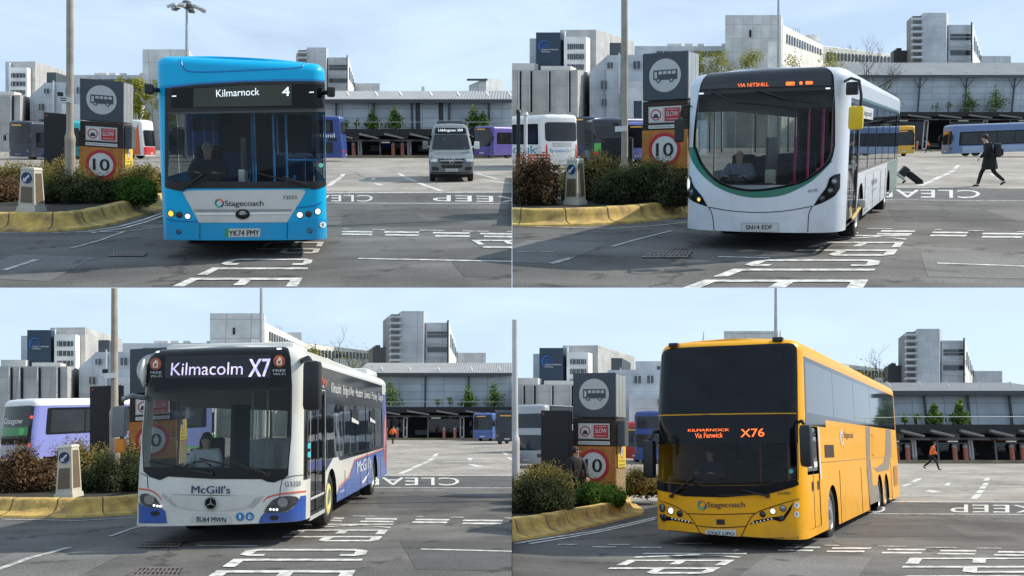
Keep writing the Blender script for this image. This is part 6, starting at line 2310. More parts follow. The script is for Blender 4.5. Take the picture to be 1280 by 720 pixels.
def bollard(q, x, ybase, h, label, yaw=-.35):
    c = q.at(x, ybase, .28)
    D = c.y
    hm = h * D / F
    root = thing('keep_left_bollard', q, place(q, (c.x, c.y, .27), yaw), label, 'bollard', 'keep-left bollards')
    cr = mat('bollard_cream', (.55, .52, .43), rough=.55, var=.12)
    w = .168

    def fr(z0, z1, w0, w1, m, bev=None):
        mb = MB().use(m)
        vs = [(-w0, -w0, z0), (w0, -w0, z0), (w0, w0, z0), (-w0, w0, z0), (-w1, -w1, z1), (w1, -w1, z1), (w1, w1, z1), (-w1, w1, z1)]
        return mb.add(vs, [(3, 2, 1, 0), (4, 5, 6, 7), (0, 1, 5, 4), (1, 2, 6, 5), (2, 3, 7, 6), (3, 0, 4, 7)])
    obj('base', fr(0, .10, w * 1.3, w * 1.24, cr).add([], []), root)
    obj('shaft', fr(.10, hm - .05, w * 1.12, w * .88, cr), root)
    obj('cap', fr(hm - .05, hm, w * .96, w * .82, cr), root)
    pm = mat('bollard_panel', (.16, .12, .075), rough=.4, var=.2)
    mb = MB().use(pm)
    z0, z1, z2 = .2, .1 + (hm - .15) * .55, hm - .12
    wa = lambda z_: w * (1.12 - .24 * (z_ - .1) / (hm - .15)) + .004
    k = .74
    o = obj('front_panel', mb.poly([(-wa(z0) * k, -wa(z0), z0), (wa(z0) * k, -wa(z0), z0), (wa(z1) * k, -wa(z1), z1), (-wa(z1) * k, -wa(z1), z1)]), root)
    mb = MB().use(pm)
    mb.poly([(wa(z0), -wa(z0) * k, z0), (wa(z0), wa(z0) * k, z0), (wa(z2), wa(z2) * k, z2), (wa(z2), -wa(z2) * k, z2)])
    obj('side_panel', mb, root)
    zc = (z1 + hm - .04) / 2
    yy = -wa(zc) - .012
    mb = MB().use(signw).disc((0, yy, zc), .14, 28)
    mb.use(mat('arrow_blue', (.012, .035, .12), rough=.4)).disc((0, yy - .004, zc), .126, 28)
    o = obj('arrow_disc', mb, root)
    a = [(-.08, -.08), (.01, -.08), (-.02, -.05), (.075, .045), (.045, .075), (-.05, -.02), (-.08, .01)]
    obj('arrow', MB().use(signw).poly([(x_, yy - .008, zc + z_) for x_, z_ in a]), o)


bollard(TL, 39.5, 264, 49, 'cream keep-left bollard near the light blue bus')
bollard(TR, 719, 255, 58, 'cream keep-left bollard near the white rounded bus')
bollard(BL, 86, 621, 57, 'cream keep-left bollard near the Kilmacolm bus')
# ------------------------------------------------------------------ the bus station hall and canopy along the far side
panelm = None


def wallmat(key, color, joint, sx, sz, var=.08, rough=.6, jw=.03):
    """flat cladding with joints every sx (along) and sz (up) metres"""
    if key in MATS:
        return MATS[key]
    m = bpy.data.materials.new(key)
    m.use_nodes = True
    nt = m.node_tree
    p = nt.nodes['Principled BSDF']
    p.inputs['Roughness'].default_value = rough
    tc = nt.nodes.new('ShaderNodeTexCoord')
    br = nt.nodes.new('ShaderNodeTexBrick')
    br.offset = 0.0
    br.inputs['Scale'].default_value = 1
    br.inputs['Brick Width'].default_value = sx
    br.inputs['Row Height'].default_value = sz
    br.inputs['Mortar Size'].default_value = jw
    br.inputs['Mortar Smooth'].default_value = .4
    br.inputs['Color1'].default_value = (*[c * (1 - var) for c in color], 1)
    br.inputs['Color2'].default_value = (*[c * (1 + var) for c in color], 1)
    br.inputs['Mortar'].default_value = (*joint, 1)
    mp = nt.nodes.new('ShaderNodeMapping')
    mp.inputs['Rotation'].default_value = (-pi / 2, 0, 0)
    cmb = nt.nodes.new('ShaderNodeCombineXYZ')
    sep = nt.nodes.new('ShaderNodeSeparateXYZ')
    ad = nt.nodes.new('ShaderNodeMath')
    ad.operation = 'ADD'
    nt.links.new(tc.outputs['Object'], sep.inputs[0])
    nt.links.new(sep.outputs[0], ad.inputs[0])
    nt.links.new(sep.outputs[1], ad.inputs[1])
    nt.links.new(ad.outputs[0], cmb.inputs[0])
    nt.links.new(sep.outputs[2], cmb.inputs[1])
    nt.links.new(cmb.outputs[0], br.inputs[0])
    nz = nt.nodes.new('ShaderNodeTexNoise')
    nz.inputs['Scale'].default_value = .35
    nz.inputs['Detail'].default_value = 8
    nt.links.new(tc.outputs['Object'], nz.inputs[0])
    r = nt.nodes.new('ShaderNodeMapRange')
    r.inputs[1].default_value, r.inputs[2].default_value, r.inputs[3].default_value, r.inputs[4].default_value = .28, .72, .76, 1.14
    nt.links.new(nz.outputs[0], r.inputs[0])
    v = nt.nodes.new('ShaderNodeVectorMath')
    v.operation = 'SCALE'
    nt.links.new(br.outputs[0], v.inputs[0])
    nt.links.new(r.outputs[0], v.inputs['Scale'])
    nt.links.new(v.outputs[0], p.inputs['Base Color'])
    MATS[key] = m
    return m


hallw = wallmat('hall_cladding', (.47, .515, .56), (.27, .30, .33), 3.0, 1.05, .05, jw=.05)
roofm = mat('hall_roof_metal', (.34, .335, .325), rough=.45, metal=.2, var=.12, scale=.4)
gut = mat('gutter_dark', (.06, .065, .07), rough=.5)
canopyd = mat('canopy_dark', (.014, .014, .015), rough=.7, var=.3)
canopyl = mat('canopy_plate', (.22, .215, .21), rough=.6)
framew = mat('frame_white', (.62, .62, .62), rough=.4)
shopg = glass('shop_glass', (.2, .22, .24), .3, refl=1.0)
winm = mat('window_dark', (.035, .045, .055), rough=.1, var=.35, scale=1.5, spec=.8)
KERBROW = {'TL': 196.5, 'TR': 188.5, 'BL': 549.5, 'BR': 578}
SPAN = {'TL': (500, 930), 'TR': (436, 780), 'BL': (436, 760), 'BR': (440, 800)}
VIEW = {'TL': 'behind the Kilmarnock bus', 'TR': 'behind the rounded white bus', 'BL': 'behind the Kilmacolm bus', 'BR': 'behind the yellow coach'}


def station(q):
    k, tx, ty, ox, oy = q.bg
    x0, x1 = SPAN[q.name]
    row = KERBROW[q.name]
    hz = q.hy
    Dk = EYE * F / (row - hz)
    PL, PR = (q.far(k * x + tx + ox, row, Dk) for x in (x0, x1))
    PL.z = PR.z = 0
    ex = (PR - PL).normalized()
    mpp = (PR - PL).length / (x1 - x0)
    yaw = math.atan2(ex.y, ex.x)
    M = Matrix.Translation(PL) @ Matrix.Rotation(yaw, 4, 'Z')
    root = thing('station_hall', q, M, 'grey station hall with ribbed roof and dark canopy ' + VIEW[q.name], 'station', 'station halls')
    X = lambda x: (x - x0) * mpp
    row_ref = (KERBROW[q.name] - ty - oy) / k
    Zr = lambda y: (row_ref - y) * mpp
    L = X(x1)

    def P(name, mb, par=None, **kw):
        return obj(name, mb, par or root, q, clip=True, **kw)
    zc = Zr(143)
    YH = (q.hy - ty - oy) / k          # horizon row in reference rows
    # kerb
    P('platform_kerb', MB().use(mat('far_kerb', (.42, .33, .18), rough=.8, var=.5, scale=.5, dark=(.2, .17, .12))).box(0, L, 0, .5, 0, .22).use(mat('platform', (.12, .11, .10))).box(0, L, .5, 10, 0, .2))
    # hall wall behind the canopy
    yw = 9.0
    s_ = 1 + yw / Dk
    zt, ze, zr = (Zr(YH) + (Zr(y) - Zr(YH)) * f for y, f in ((98, s_), (97, s_), (83.5, s_ + .08)))
    wall = MB().use(hallw)
    gaps = [(X(664), X(672)), (X(702), X(710))] if q.name == 'TL' else []
    e = 0.0
    for a, b in gaps + [(L, L)]:
        wall.box(e, a, yw, yw + .5, 0, zt)
        e = b
    for a, b in gaps:
        wall.use(gut).box(a, b, yw + .3, yw + .5, 0, zt)
        wall.use(hallw)
    P('hall_wall', wall)
    mb = MB().use(roofm)
    n = int(L / .34)
    vs, fs = [], []
    for i in range(n + 1):
        for j, (o, up) in enumerate(((0, 0), (.09, .05), (.17, .05), (.26, 0))):
            x = i * .34 + o
            vs += [(x, yw - .9, ze + up), (x, yw + 8, zr + up)]
    m_ = len(vs) // 2
    for i in range(m_ - 1):
        fs.append((2 * i, 2 * i + 2, 2 * i + 3, 2 * i + 1))
    mb.add(vs, fs)
    P('roof', mb)
    P('gutter', MB().use(gut).box(0, L, yw - 1.05, yw - .85, ze - .35, ze + .05))
    for xr in (472, 512, 553, 600, 640, 690, 735, 783, 820):
        if x0 + 6 < xr < x1 - 2:
            P('roof_vent', MB().use(framew).tube([(X(xr), yw + .6, ze + .5), (X(xr) - .25, yw + .6, ze + 1.0)], [.16, .07], 6))
    # columns with Y braces
    for xr in (535, 596, 659, 720, 785):
        if x0 + 2 < xr < x1 - 2:
            x = X(xr)
            o = P('column', MB().use(gut).tube([(x, yw - .35, 0), (x, yw - .35, zt - .3)], .13, 8))
            for sg in (-1, 1):
                P('brace', MB().use(gut).tube([(x, yw - .3, zt - 2.0), (x + sg * 1.2, yw - .5, zt - .3)], .06, 5), o)
    # canopy
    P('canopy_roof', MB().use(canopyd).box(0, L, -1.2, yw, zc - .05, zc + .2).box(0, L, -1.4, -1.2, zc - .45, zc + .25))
    xr = 448
    i = 0
    while xr < x1:
        if xr > x0:
            a, b = X(xr), X(min(xr + 28, x1))
            mb = MB().use(canopyl)
            mb.extrude([(a, -1.8, zc - .35), (b, -1.8, zc - .75), (b, -1.8, zc - .6), (a, -1.8, zc - .15)], (0, 1.6, 0))
            P('canopy_plate', mb)
            P('canopy_beam', MB().use(mat('canopy_beam', (.09, .09, .09))).box(X(xr + 4), X(xr + 52), -.9, -.6, zc - 1.0, zc - .8))
            if i % 2 == 0:
                P('strip_light', MB().use(mat('tube_light', (.75, .75, .7), emit=.25)).box(X(xr + 30), X(xr + 42), -.5, -.3, zc - 1.15, zc - 1.05))
        xr += 37.5
        i += 1
    zi = zc - .9
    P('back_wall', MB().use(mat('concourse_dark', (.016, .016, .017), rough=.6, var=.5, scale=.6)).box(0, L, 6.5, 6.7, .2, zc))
    # stands: framed doors, glazing, seats
    for xr in (443, 518, 592, 667, 742, 817):
        if not (x0 + 3 < xr < x1):
            continue
        a, b = X(xr - 3), X(xr + 3)
        mb = MB().use(framew)
        mb.box(a, a + .16, .8, .95, .2, zi).box(b - .16, b, .8, .95, .2, zi).box(a, b, .8, .95, zi - .2, zi).box(a, b, .8, .95, .2, .42).box(a + .1, b - .1, .82, .9, 1.45, 1.53)
        o = P('stand_door', mb)
        P('door_pane', MB().use(shopg).box(a + .1, b - .1, .86, .88, .3, zi - .1), o)
        P('screen_post', MB().use(mat('post_grey', (.2, .22, .24))).box(X(xr - 45), X(xr - 45) + .14, .7, .85, .2, zi))
        P('glazed_screen', MB().use(shopg).box(X(xr - 44), a - .05, .9, .93, .9, zi - .3))
        P('stand_sign', MB().use(mat('sign_pale', (.42, .43, .44), rough=.5)).box(X(xr - 18), X(xr - 4), 2.0, 2.1, 1.9, 2.45).box(X(xr - 18), X(xr - 14), 2.0, 2.1, 2.45, 2.9))
        P('orange_rail', MB().use(mat('orange_rail', (.35, .09, .04))).box(X(xr - 32), X(xr - 2), 2.6, 2.7, 1.15, 1.3).box(X(xr - 36), X(xr - 6), 3.6, 3.7, 1.75, 1.85))
        P('bench', MB().use(mat('bench_grey', (.13, .13, .13))).box(X(xr + 10), X(xr + 28), 3.0, 3.4, .6, .75).box(X(xr + 10), X(xr + 28), 3.4, 3.5, .75, 1.2))
    for j, xr in enumerate((494, 508, 569, 583, 643, 657, 718, 732, 793, 807)):
        if not (x0 + 3 < xr < x1):
            continue
        w = M @ Vector((X(xr), .65, .2))
        if not inside(q, w, .4):
            continue
        r2 = thing('kerb_post', q, Matrix.Translation(w), 'red and white kerb post at the stands ' + VIEW[q.name], 'bollard', 'red and white kerb posts ' + VIEW[q.name])
        obj('post_body', MB().use(mat('post_red', (.62, .22, .16), rough=.6)).lathe([(.2, 0), (.2, 1.02)], 10), r2)
        obj('post_cap', MB().use(mat('post_pale', (.55, .5, .46))).lathe([(.205, 1.02), (.2, 1.22), (.1, 1.34)], 10), r2)
    # handrail along the canopy edge
    mb = MB().use(mat('rail_pale', (.35, .37, .38), metal=.3))
    mb.tube([(0, 5.5, zc + 1.05), (L, 5.5, zc + 1.05)], .035, 4)
    x = .5
    while x < L:
        mb.tube([(x, 5.5, zc + .2), (x, 5.5, zc + 1.05)], .03, 4)
        x += 2.4
    P('guard_rail', mb)
    # small conifers standing on the canopy deck
    zr0 = zc + .2
    spots = [(488, 100, 40), (554, 130, 12), (597, 112, 30), (633, 106, 34), (762, 104, 40), (776, 116, 26), (571, 128, 10)]
    labs = ['tallest small conifer on the canopy deck ', 'thin twiggy sapling on the canopy deck ', 'third small conifer on the canopy deck ', 'bushy conifer on the canopy deck ', 'twin-topped conifer on the canopy deck ', 'shorter conifer on the canopy deck ', 'tiny sapling on the canopy deck ']
    for (xr, yt, wd), lb in zip(spots, labs):
        if not (x0 + 4 < xr < x1 - 3):
            continue
        w = M @ Vector((X(xr), 7.3, zr0))
        if not inside(q, w, .6):
            continue
        h = Zr(yt) - zr0 + .5
        wm = wd * mpp * .5
        bl = [(0, 0, h * .24, wm, wm * .7, h * .22), (wm * .1, 0, h * .45, wm * .75, wm * .6, h * .2), (-wm * .08, 0, h * .65, wm * .5, wm * .4, h * .2), (0, 0, h * .86, wm * .22, wm * .22, h * .16)]
        if wd < 15:
            bl = [(0, 0, h * .6, wm, wm, h * .4)]
        tree(q, w, h, bl, 620 if wd > 15 else 60, .30, L_CONIF, lb + VIEW[q.name], .07, 'conifer', 'conifers on the canopy deck', limbs=4)
    return root, M, X, Zr, mpp


ST = {}
for q in PLACES:
    ST[q.name] = station(q)


# ------------------------------------------------------------------ city blocks beyond
def lerp_face(q, xa, Da, xb, Db, x):
    u = (x - xa) / (xb - xa)
    inv = (1 - u) / Da + u / Db
    return 1 / inv


class Bldg:
    def __init__(s, q, name, label, D, cat='building', group=None):
        s.q, s.D = q, D
        o = q.bgp(100, 167, D)
        s.o = Vector((o.x, o.y, 0))
        s.M = Matrix.Translation(s.o)
        s.root = thing(name, q, s.M, label, cat, group)

    def pt(s, x, y, D=None):
        return s.q.bgp(x, y, D or s.D) - s.o

    def col(s, x, D, z):
        """point of the plumb line through column x at distance D, z metres up"""
        p, r = s.pt(x, 167, D), s.pt(x, 67, D)
        u = (z - p.z) / (r.z - p.z)
        return p.lerp(r, u)

    def prism(s, name, m, foot, ytop, dtop=None, z0=0.0, parent=None):
        """foot: (x_ref, D) corners, CCW from above; ytop: one row, or one per corner, read at each corner's distance"""
        yt = ytop if isinstance(ytop, (list, tuple)) else None
        zt = [s.pt(x, yt[i], D).z for i, (x, D) in enumerate(foot)] if yt else [s.pt(foot[0][0], ytop, foot[0][1]).z] * len(foot)
        n = len(foot)
        vs = [s.col(x, D, z0) for x, D in foot] + [s.col(x, D, zt[i]) for i, (x, D) in enumerate(foot)]
        fs = [tuple(reversed(range(n))), tuple(range(n, 2 * n))] + [(i, (i + 1) % n, n + (i + 1) % n, n + i) for i in range(n)]
        return obj(name, MB().use(m).add(vs, fs), parent or s.root, s.q, clip=True)

    def box(s, name, m, x0, x1, ytop, depth=8, D=None, z0=0.0, x1b=None, parent=None):
        D = D or s.D
        zt = s.pt((x0 + x1) / 2, ytop, D).z
        e = Vector((0, depth, 0))
        a, b, c, d = s.col(x0, D, z0), s.col(x1, D, z0), s.col(x1, D, zt), s.col(x0, D, zt)
        vs = [a, b, b + e, a + e, d, c, c + e, d + e]
        fs = [(3, 2, 1, 0), (4, 5, 6, 7), (0, 1, 5, 4), (1, 2, 6, 5), (2, 3, 7, 6), (3, 0, 4, 7)]
        return obj(name, MB().use(m).add(vs, fs), parent or s.root, s.q, clip=True)

    def quad(s, name, m, pts, pull=.3, parent=None, frame=None):
        """flat panel on a facade; pts: (x,y,D) corners"""
        P = [s.pt(x, y, D) for x, y, D in pts]
        n = (P[1] - P[0]).cross(P[-1] - P[0]).normalized()
        if n.y > 0:
            P.reverse()
            n = -n
        P = [p + n * (pull - .1) for p in P]
        if not all(inside(s.q, p + s.o, .2) for p in P):
            return None
        mb = MB().use(m).extrude([p - n * .12 for p in P][::-1], n * .1)
        o = obj(name, mb, parent or s.root)
        if frame:
            c = sum(P, Vector()) / len(P)
            bar = MB().use(frame)
            a, b = (P[0] + P[1]) / 2, (P[2] + P[3]) / 2
            w = (P[1] - P[0]).normalized() * .05
            bar.poly([a - w + n * .02, a + w + n * .02, b + w + n * .02, b - w + n * .02])
            obj('glazing_bar', bar, o)
        return o

    def windows(s, xa, Da, xb, Db, x0, x1, n, y0a, y1a, y0b, y1b, frac=.6, m=None, frame=None):
        """n windows on the facade that runs from (xa,Da) to (xb,Db), rows read at x0 and x1"""
        w = (x1 - x0) / n
        for i in range(n):
            a = x0 + w * (i + .5 - frac / 2)
            b = x0 + w * (i + .5 + frac / 2)
            ua, ub = (a - x0) / (x1 - x0), (b - x0) / (x1 - x0)
            Dq, Dp = lerp_face(s.q, xa, Da, xb, Db, a), lerp_face(s.q, xa, Da, xb, Db, b)
            s.quad('window', m or winm, [(a, y1a + (y1b - y1a) * ua, Dq), (b, y1a + (y1b - y1a) * ub, Dp), (b, y0a + (y0b - y0a) * ub, Dp), (a, y0a + (y0b - y0a) * ua, Dq)], frame=frame)


conc = wallmat('pale_concrete', (.58, .58, .555), (.36, .36, .345), 2.6, 3.0, .05, jw=.06)
concd = wallmat('grey_concrete', (.46, .45, .43), (.33, .325, .31), 3.0, 4.0, .06, jw=.05)
gbr = wallmat('blue_grey_render', (.50, .54, .585), (.40, .43, .47), 4.0, 1.2, .04, jw=.05)
whitew = wallmat('white_render', (.82, .81, .77), (.66, .65, .62), 3.5, 3.2, .03, jw=.05)
longw = wallmat('cream_precast', (.88, .85, .76), (.64, .61, .54), 2.4, 3.0, .05, jw=.06)
towerm = wallmat('tower_cladding', (.50, .525, .55), (.38, .40, .42), 2.2, 2.6, .04, jw=.06)
slate = mat('sign_tower_navy', (.022, .045, .075), rough=.5, var=.08)
slotm = mat('slot_dark', (.012, .012, .013), rough=.9)
lowroof = mat('pale_roof', (.62, .60, .56), rough=.7)


def city(q):
    nm = q.name
    v = VIEW[nm]
    vis = {'TL': (52, 834), 'TR': (0, 648), 'BL': (0, 672), 'BR': (0, 670)}[nm]
    # university block with a navy sign tower
    b = Bldg(q, 'university_block', 'white university block with ribbon windows ' + v, 122)
    D = 122
    if nm != 'TL':
        b.box('side_wing', gbr, 22, 31, 48, 12, D + 4)
        b.box('sign_tower', slate, 30, 60.5, 40.5, 10, D)
        blue = mat('swoosh_blue', (.02, .12, .42), rough=.4)
        mb = MB().use(blue)
        cx, cy = 40, 58
        outer = [(cx + 7.5 * cos(a), cy + 7.5 * sin(a)) for a in [radians(100 + 220 * i / 20) for i in range(21)]]
        inner = [(cx + .8 + 6.4 * cos(a), cy + .2 + 6.6 * sin(a)) for a in [radians(100 + 220 * i / 20) for i in range(21)]]
        for i in range(20):
            mb.poly([b.pt(*outer[i], D - .2), b.pt(*inner[i], D - .2), b.pt(*inner[i + 1], D - .2), b.pt(*outer[i + 1], D - .2)])
        c0 = (37, 60.5)
        text_quad(mb, 'GCU', b.pt(35.5, 60.2, D - .2), b.pt(46.5, 60.2, D - .2), b.pt(46.5, 55, D - .2), b.pt(35.5, 55, D - .2), .02)
        obj('swoosh_emblem', mb, b.root, q, clip=True)
        mb = MB().use(signw)
        text_quad(mb, 'Glasgow Caledonian', b.pt(37, 62.6, D - .2), b.pt(58, 62.6, D - .2), b.pt(58, 60.8, D - .2), b.pt(37, 60.8, D - .2), .03)
        text_quad(mb, 'University', b.pt(37, 65.4, D - .2), b.pt(47.5, 65.4, D - .2), b.pt(47.5, 63.6, D - .2), b.pt(37, 63.6, D - .2), .03)
        obj('sign_lettering', mb, b.root, q, clip=True)
    b.prism('upper_storey', concd, [(60, D + 3), (105, D + 3), (152, D + 26), (110, D + 34)], [37.5, 37, 62 if False else 52, 48])
    b.box('grey_bay', gbr, 60.5, 66, 38.5, 8, D + 2)
    b.prism('front_wing', whitew, [(65, D), (92.5, D), (138, D + 28), (104, D + 34)], [46, 46, 62, 60])
    f = mat('window_frame_pale', (.45, .46, .46))
    for y0, y1 in ((55, 61.5), (67.5, 74.2), (80.5, 87)):
        b.windows(65, D, 92.5, D, 69, 90, 4, y0, y1, y0, y1, .86, frame=f)
    for y0, y1, z0, z1 in ((56.5, 62.5, 61.5, 66.5), (69, 75, 73, 77.5)):
        b.windows(92.5, D, 138, D + 28, 98, 120, 7, y0, y1, z0, z1, .72)
    if nm != 'TL':
        b.box('roof_mast', framew, 71, 71.6, 38, .3, D + 5, z0=b.pt(71, 44, D + 5).z)
        b.box('roof_mast', framew, 78, 78.6, 38, .3, D + 5, z0=b.pt(71, 44, D + 5).z)
    b.box('stair_tower', mat('dark_slate_clad', (.06, .075, .085)), 122, 136, 53.5, 8, D - 6)
    # concrete hall with deep vertical slots
    if nm != 'TL' or True:
        b = Bldg(q, 'slotted_concrete_hall', 'low concrete hall with dark vertical slots ' + v, 106)
        D = 106
        b.prism('wall', concd, [(-6, D), (82, D), (97, D + 16), (20, D + 40)], [87.5, 87.5, 91, 91])
        for x, w in ((10.5, 2.2), (24, 2.6), (47, 2.2), (72, 2.2)):
            b.quad('slot', slotm, [(x - w / 2, 140, D), (x + w / 2, 140, D), (x + w / 2, 89, D), (x - w / 2, 89, D)])
            b.quad('fin', conc, [(x - w / 2 - 1.4, 140, D), (x - w / 2, 140, D), (x - w / 2, 88.5, D), (x - w / 2 - 1.4, 88.5, D)], pull=.6)
        b.box('roof_unit', lowroof, 36, 73, 82.5, 8, D + 12)
        b.box('roof_unit', lowroof, -4, 28, 79, 8, D + 14)
        b.quad('end_slot', slotm, [(94.5, 140, D + 14), (97, 140, D + 16), (97, 93, D + 16), (94.5, 93, D + 14)])
    # blue-grey rendered block
    b = Bldg(q, 'rendered_block', 'blue-grey rendered block with small square windows ' + v, 113)
    D = 113
    b.prism('wall', gbr, [(100, D), (268, D + 2), (268, D + 20), (100, D + 20)], [92, 68, 68, 88])
    b.prism('gable', gbr, [(97, D - .6), (121, D - .6), (121, D + 6), (97, D + 6)], [89, 68, 68, 89])
    b.box('stepped_wing', gbr, 118, 134, 69, 6, D - 1.2)
    b.box('main_front', gbr, 132, 200, 68.5, 6, D - 1.0)
    b.box('lower_front', wallmat('pale_render', (.60, .62, .64), (.44, .46, .48), 4, 1.2, .04), 145, 262, 101, 6, D - 4)
    for x0, x1, y0, y1 in ((119, 126, 78, 85.5), (151.5, 160, 76.5, 86), (111, 118.5, 101, 111), (155, 163, 102, 110), (168, 176, 76, 86), (112, 118, 124, 132), (228, 240, 80, 90), (246, 256, 80, 90)):
        b.quad('window', winm, [(x0, y1, D - 1.4), (x1, y1, D - 1.4), (x1, y0, D - 1.4), (x0, y0, D - 1.4)], frame=f)
    for i in range(5):
        x = 182 + i * 14
        b.quad('window', winm, [(x, 114, D - 4.2), (x + 9, 114, D - 4.2), (x + 9, 106, D - 4.2), (x, 106, D - 4.2)], frame=f)
    b.quad('downpipe', framew, [(133, 118, D - 1.3), (134.6, 118, D - 1.3), (134.6, 66, D - 1.3), (133, 66, D - 1.3)], pull=.5)
    b.box('entrance_sign', slate, 152, 162, 126, .4, D - 9, z0=3)
    # long slab, blind concrete tower and cream wing
    b = Bldg(q, 'long_college_building', 'long cream college building with blind concrete tower ' + v, 128)
    D = 128
    b.box('low_slab', wallmat('pale_slab', (.54, .55, .56), (.42, .43, .44), 6, 3, .04), 153, 272, 57.5, 14, D)
    for i, (x0, x1) in enumerate(((194, 212), (216, 226), (232, 240), (262, 266))):
        b.box('plant_room', lowroof, x0, x1, 54.5, 4, D + 3, z0=b.pt(x0, 59, D + 3).z)
    b.windows(153, D, 272, D, 180, 262, 9, 64, 71, 64, 71, .86)
    b.box('blind_tower', conc, 266.5, 336, 18.8, 14, D - 4)
    b.prism('tower_flank', conc, [(336, D - 4), (339, D + 3), (339, D + 16), (336, D + 10)], [18.8, 24, 26, 22])
    b.quad('slit_window', slotm, [(296.5, 46.5, D - 4), (299, 46.5, D - 4), (299, 37.5, D - 4), (296.5, 37.5, D - 4)])
    b.box('white_stair', whitew, 320, 331, 52, 4, D - 9)
    b.prism('wing_near', longw, [(338, D), (389, D + 24), (389, D + 40), (338, D + 16)], [31, 57.5, 57, 33])
    b.prism('wing_far', longw, [(389, D + 24), (502, D + 44), (502, D + 56), (389, D + 40)], [57.5, 71.5, 71.5, 57])
    b.windows(338, D, 389, D + 24, 342, 387, 14, 42, 54, 62, 69, .45)
    b.windows(389, D + 24, 502, D + 44, 392, 500, 24, 65, 76, 73, 79, .5)
    b.quad('base_band', gut, [(394, 84, D + 25), (500, 88, D + 44), (500, 80, D + 44), (394, 77, D + 25)])
    b.box('roof_house', longw, 367, 385, 43.5, 6, D + 34, z0=b.pt(370, 60, D + 34).z)
    for i in range(4):
        b.box('roof_mast', gut, 352 + i * 2.4, 352.3 + i * 2.4, 34 + i * .6, .3, D + 20, z0=b.pt(352, 44, D + 20).z)
    # grey tower beyond the hall roof
    b = Bldg(q, 'grey_tower', 'stepped grey tower with stacked balconies ' + v, 136)
    D = 136
    b.box('main_shaft', towerm, 514.5, 543, 16, 14, D)
    b.prism('lit_flank', towerm, [(543, D), (546.5, D + 10), (546.5, D + 18), (543, D + 14)], [16, 18, 18, 17])
    b.box('balcony_stack', wallmat('balcony_back', (.16, .175, .19), (.1, .1, .11), 3, 2.4), 501, 514.5, 20, 10, D + 2)
    for i in range(8):
        y = 22 + i * 8
        b.box('balcony', towerm, 500.5, 514.5, y, 2, D - 1, z0=b.pt(505, y + 2.4, D - 1).z)
    b.box('side_block', towerm, 545.5, 575.5, 31, 16, D + 3)
    b.prism('side_flank', whitew, [(575.5, D + 3), (587.5, D + 24), (587.5, D + 34), (575.5, D + 19)], [29, 70, 70, 36])  # paler wall than the block: its sunlit side is painted in
    b.windows(575.5, D + 3, 587.5, D + 24, 577, 587, 5, 44, 62, 72, 80, .55)
    for y0, y1 in ((42.5, 45.5), (47, 50), (63, 69)):
        b.quad('window_band', winm, [(548, y1, D + 3), (574, y1, D + 3), (574, y0, D + 3), (548, y0, D + 3)])
    for y in (57, 60, 74):
        b.quad('sill_band', mat('clad_light', (.45, .46, .47)), [(546, y + 1.2, D + 3), (575, y + 1.2, D + 3), (575, y, D + 3), (546, y, D + 3)], pull=.6)
    b.box('corner_mast', gut, 574.4, 575.6, 27.5, .8, D + 2)
    b.box('low_annex', towerm, 586, 623.5, 70, 12, D + 20)
    b.box('roof_plant', gut, 477, 501, 63, 6, D + 8)
    b.box('roof_plant', gut, 481, 487, 60, 4, D + 9)
    if nm == 'TL':
        b = Bldg(q, 'roof_pavilion', 'small gabled plant room above the hall roof ' + v, 118)
        b.prism('wall', towerm, [(758, 118), (784, 118), (809, 130), (784, 132)], [73, 62, 65, 70])
        b.box('roof_edge', gut, 756, 786, 63, .6, 117.6, z0=b.pt(770, 66, 117.6).z)
        b.box('vent', framew, 688, 691, 75, 1, 117)
    # spring trees in front of the blocks
    for x, yt, yb, w, lab, m, n in ((234, 55, 100, 26, 'narrow spring tree nearest the sign totem ', L_SPRING, 1500), (262, 57, 100, 34, 'rounded spring tree in yellow-green leaf ', L_SPRING, 1900), (304, 57, 100, 36, 'spreading spring tree in yellow-green leaf ', L_SPRING, 1900),
                                    (345, 62, 100, 34, 'half-open spring tree with thin leaf ', L_SPRING, 900), (401, 57, 96, 34, 'last spring tree before the hall ', L_SPRING, 1300), (247, 72, 110, 24, 'blossoming tree with whitish crown ', L_BLOSSOM, 900)):
        Dt = 78 * q.cs / q.bg[0]
        p = q.base(q.ref(x, 0)[0], 78 * q.cs / q.bg[0])
        base = Vector((p.x, p.y, 0))
        zt, zb = q.bgp(x, yt, 78).z, q.bgp(x, yb + 48, 78).z
        wm = w * 1.5 * Dt / F * q.bg[0] / 2
        h = zt
        r = random.Random(int(x))
        mid = (zt + zb) / 2
        hh = (zt - zb) / 2
        bl = [(r.uniform(-.45, .45) * wm, r.uniform(-.5, .5) * wm, mid + hh * r.uniform(-.75, .7), wm * r.uniform(.4, .62), wm * .5, hh * r.uniform(.24, .36)) for _ in range(8)] + [(0, 0, zt - hh * .3, wm * .4, wm * .4, hh * .28)]
        if not inside(q, base + Vector((0, 0, 3)), .5):
            continue
        if nm == 'TL' and x > 330:
            continue
        tree(q, base, h, bl, n, .26, m, lab + v, .12, 'tree', 'spring trees')
    if nm != 'TL':
        p = q.base(q.ref(446, 0)[0], 84 * q.cs / q.bg[0])
        tree(q, (p.x, p.y, 0), q.bgp(446, 56, 84).z, [(0, 0, 8, 2.6, 2, 2.8), (1.5, 0, 6, 1.8, 1.5, 2), (-1.4, 0, 6.5, 1.8, 1.5, 2)], 420, .2, L_SPRING, 'thin twiggy tree just coming into leaf ' + v, .16, 'bare_tree', None, bare=True)
    # floodlight mast
    p = q.base(q.ref(333, 0)[0], 66 * q.cs / q.bg[0])
    base = Vector((p.x, p.y, 0))
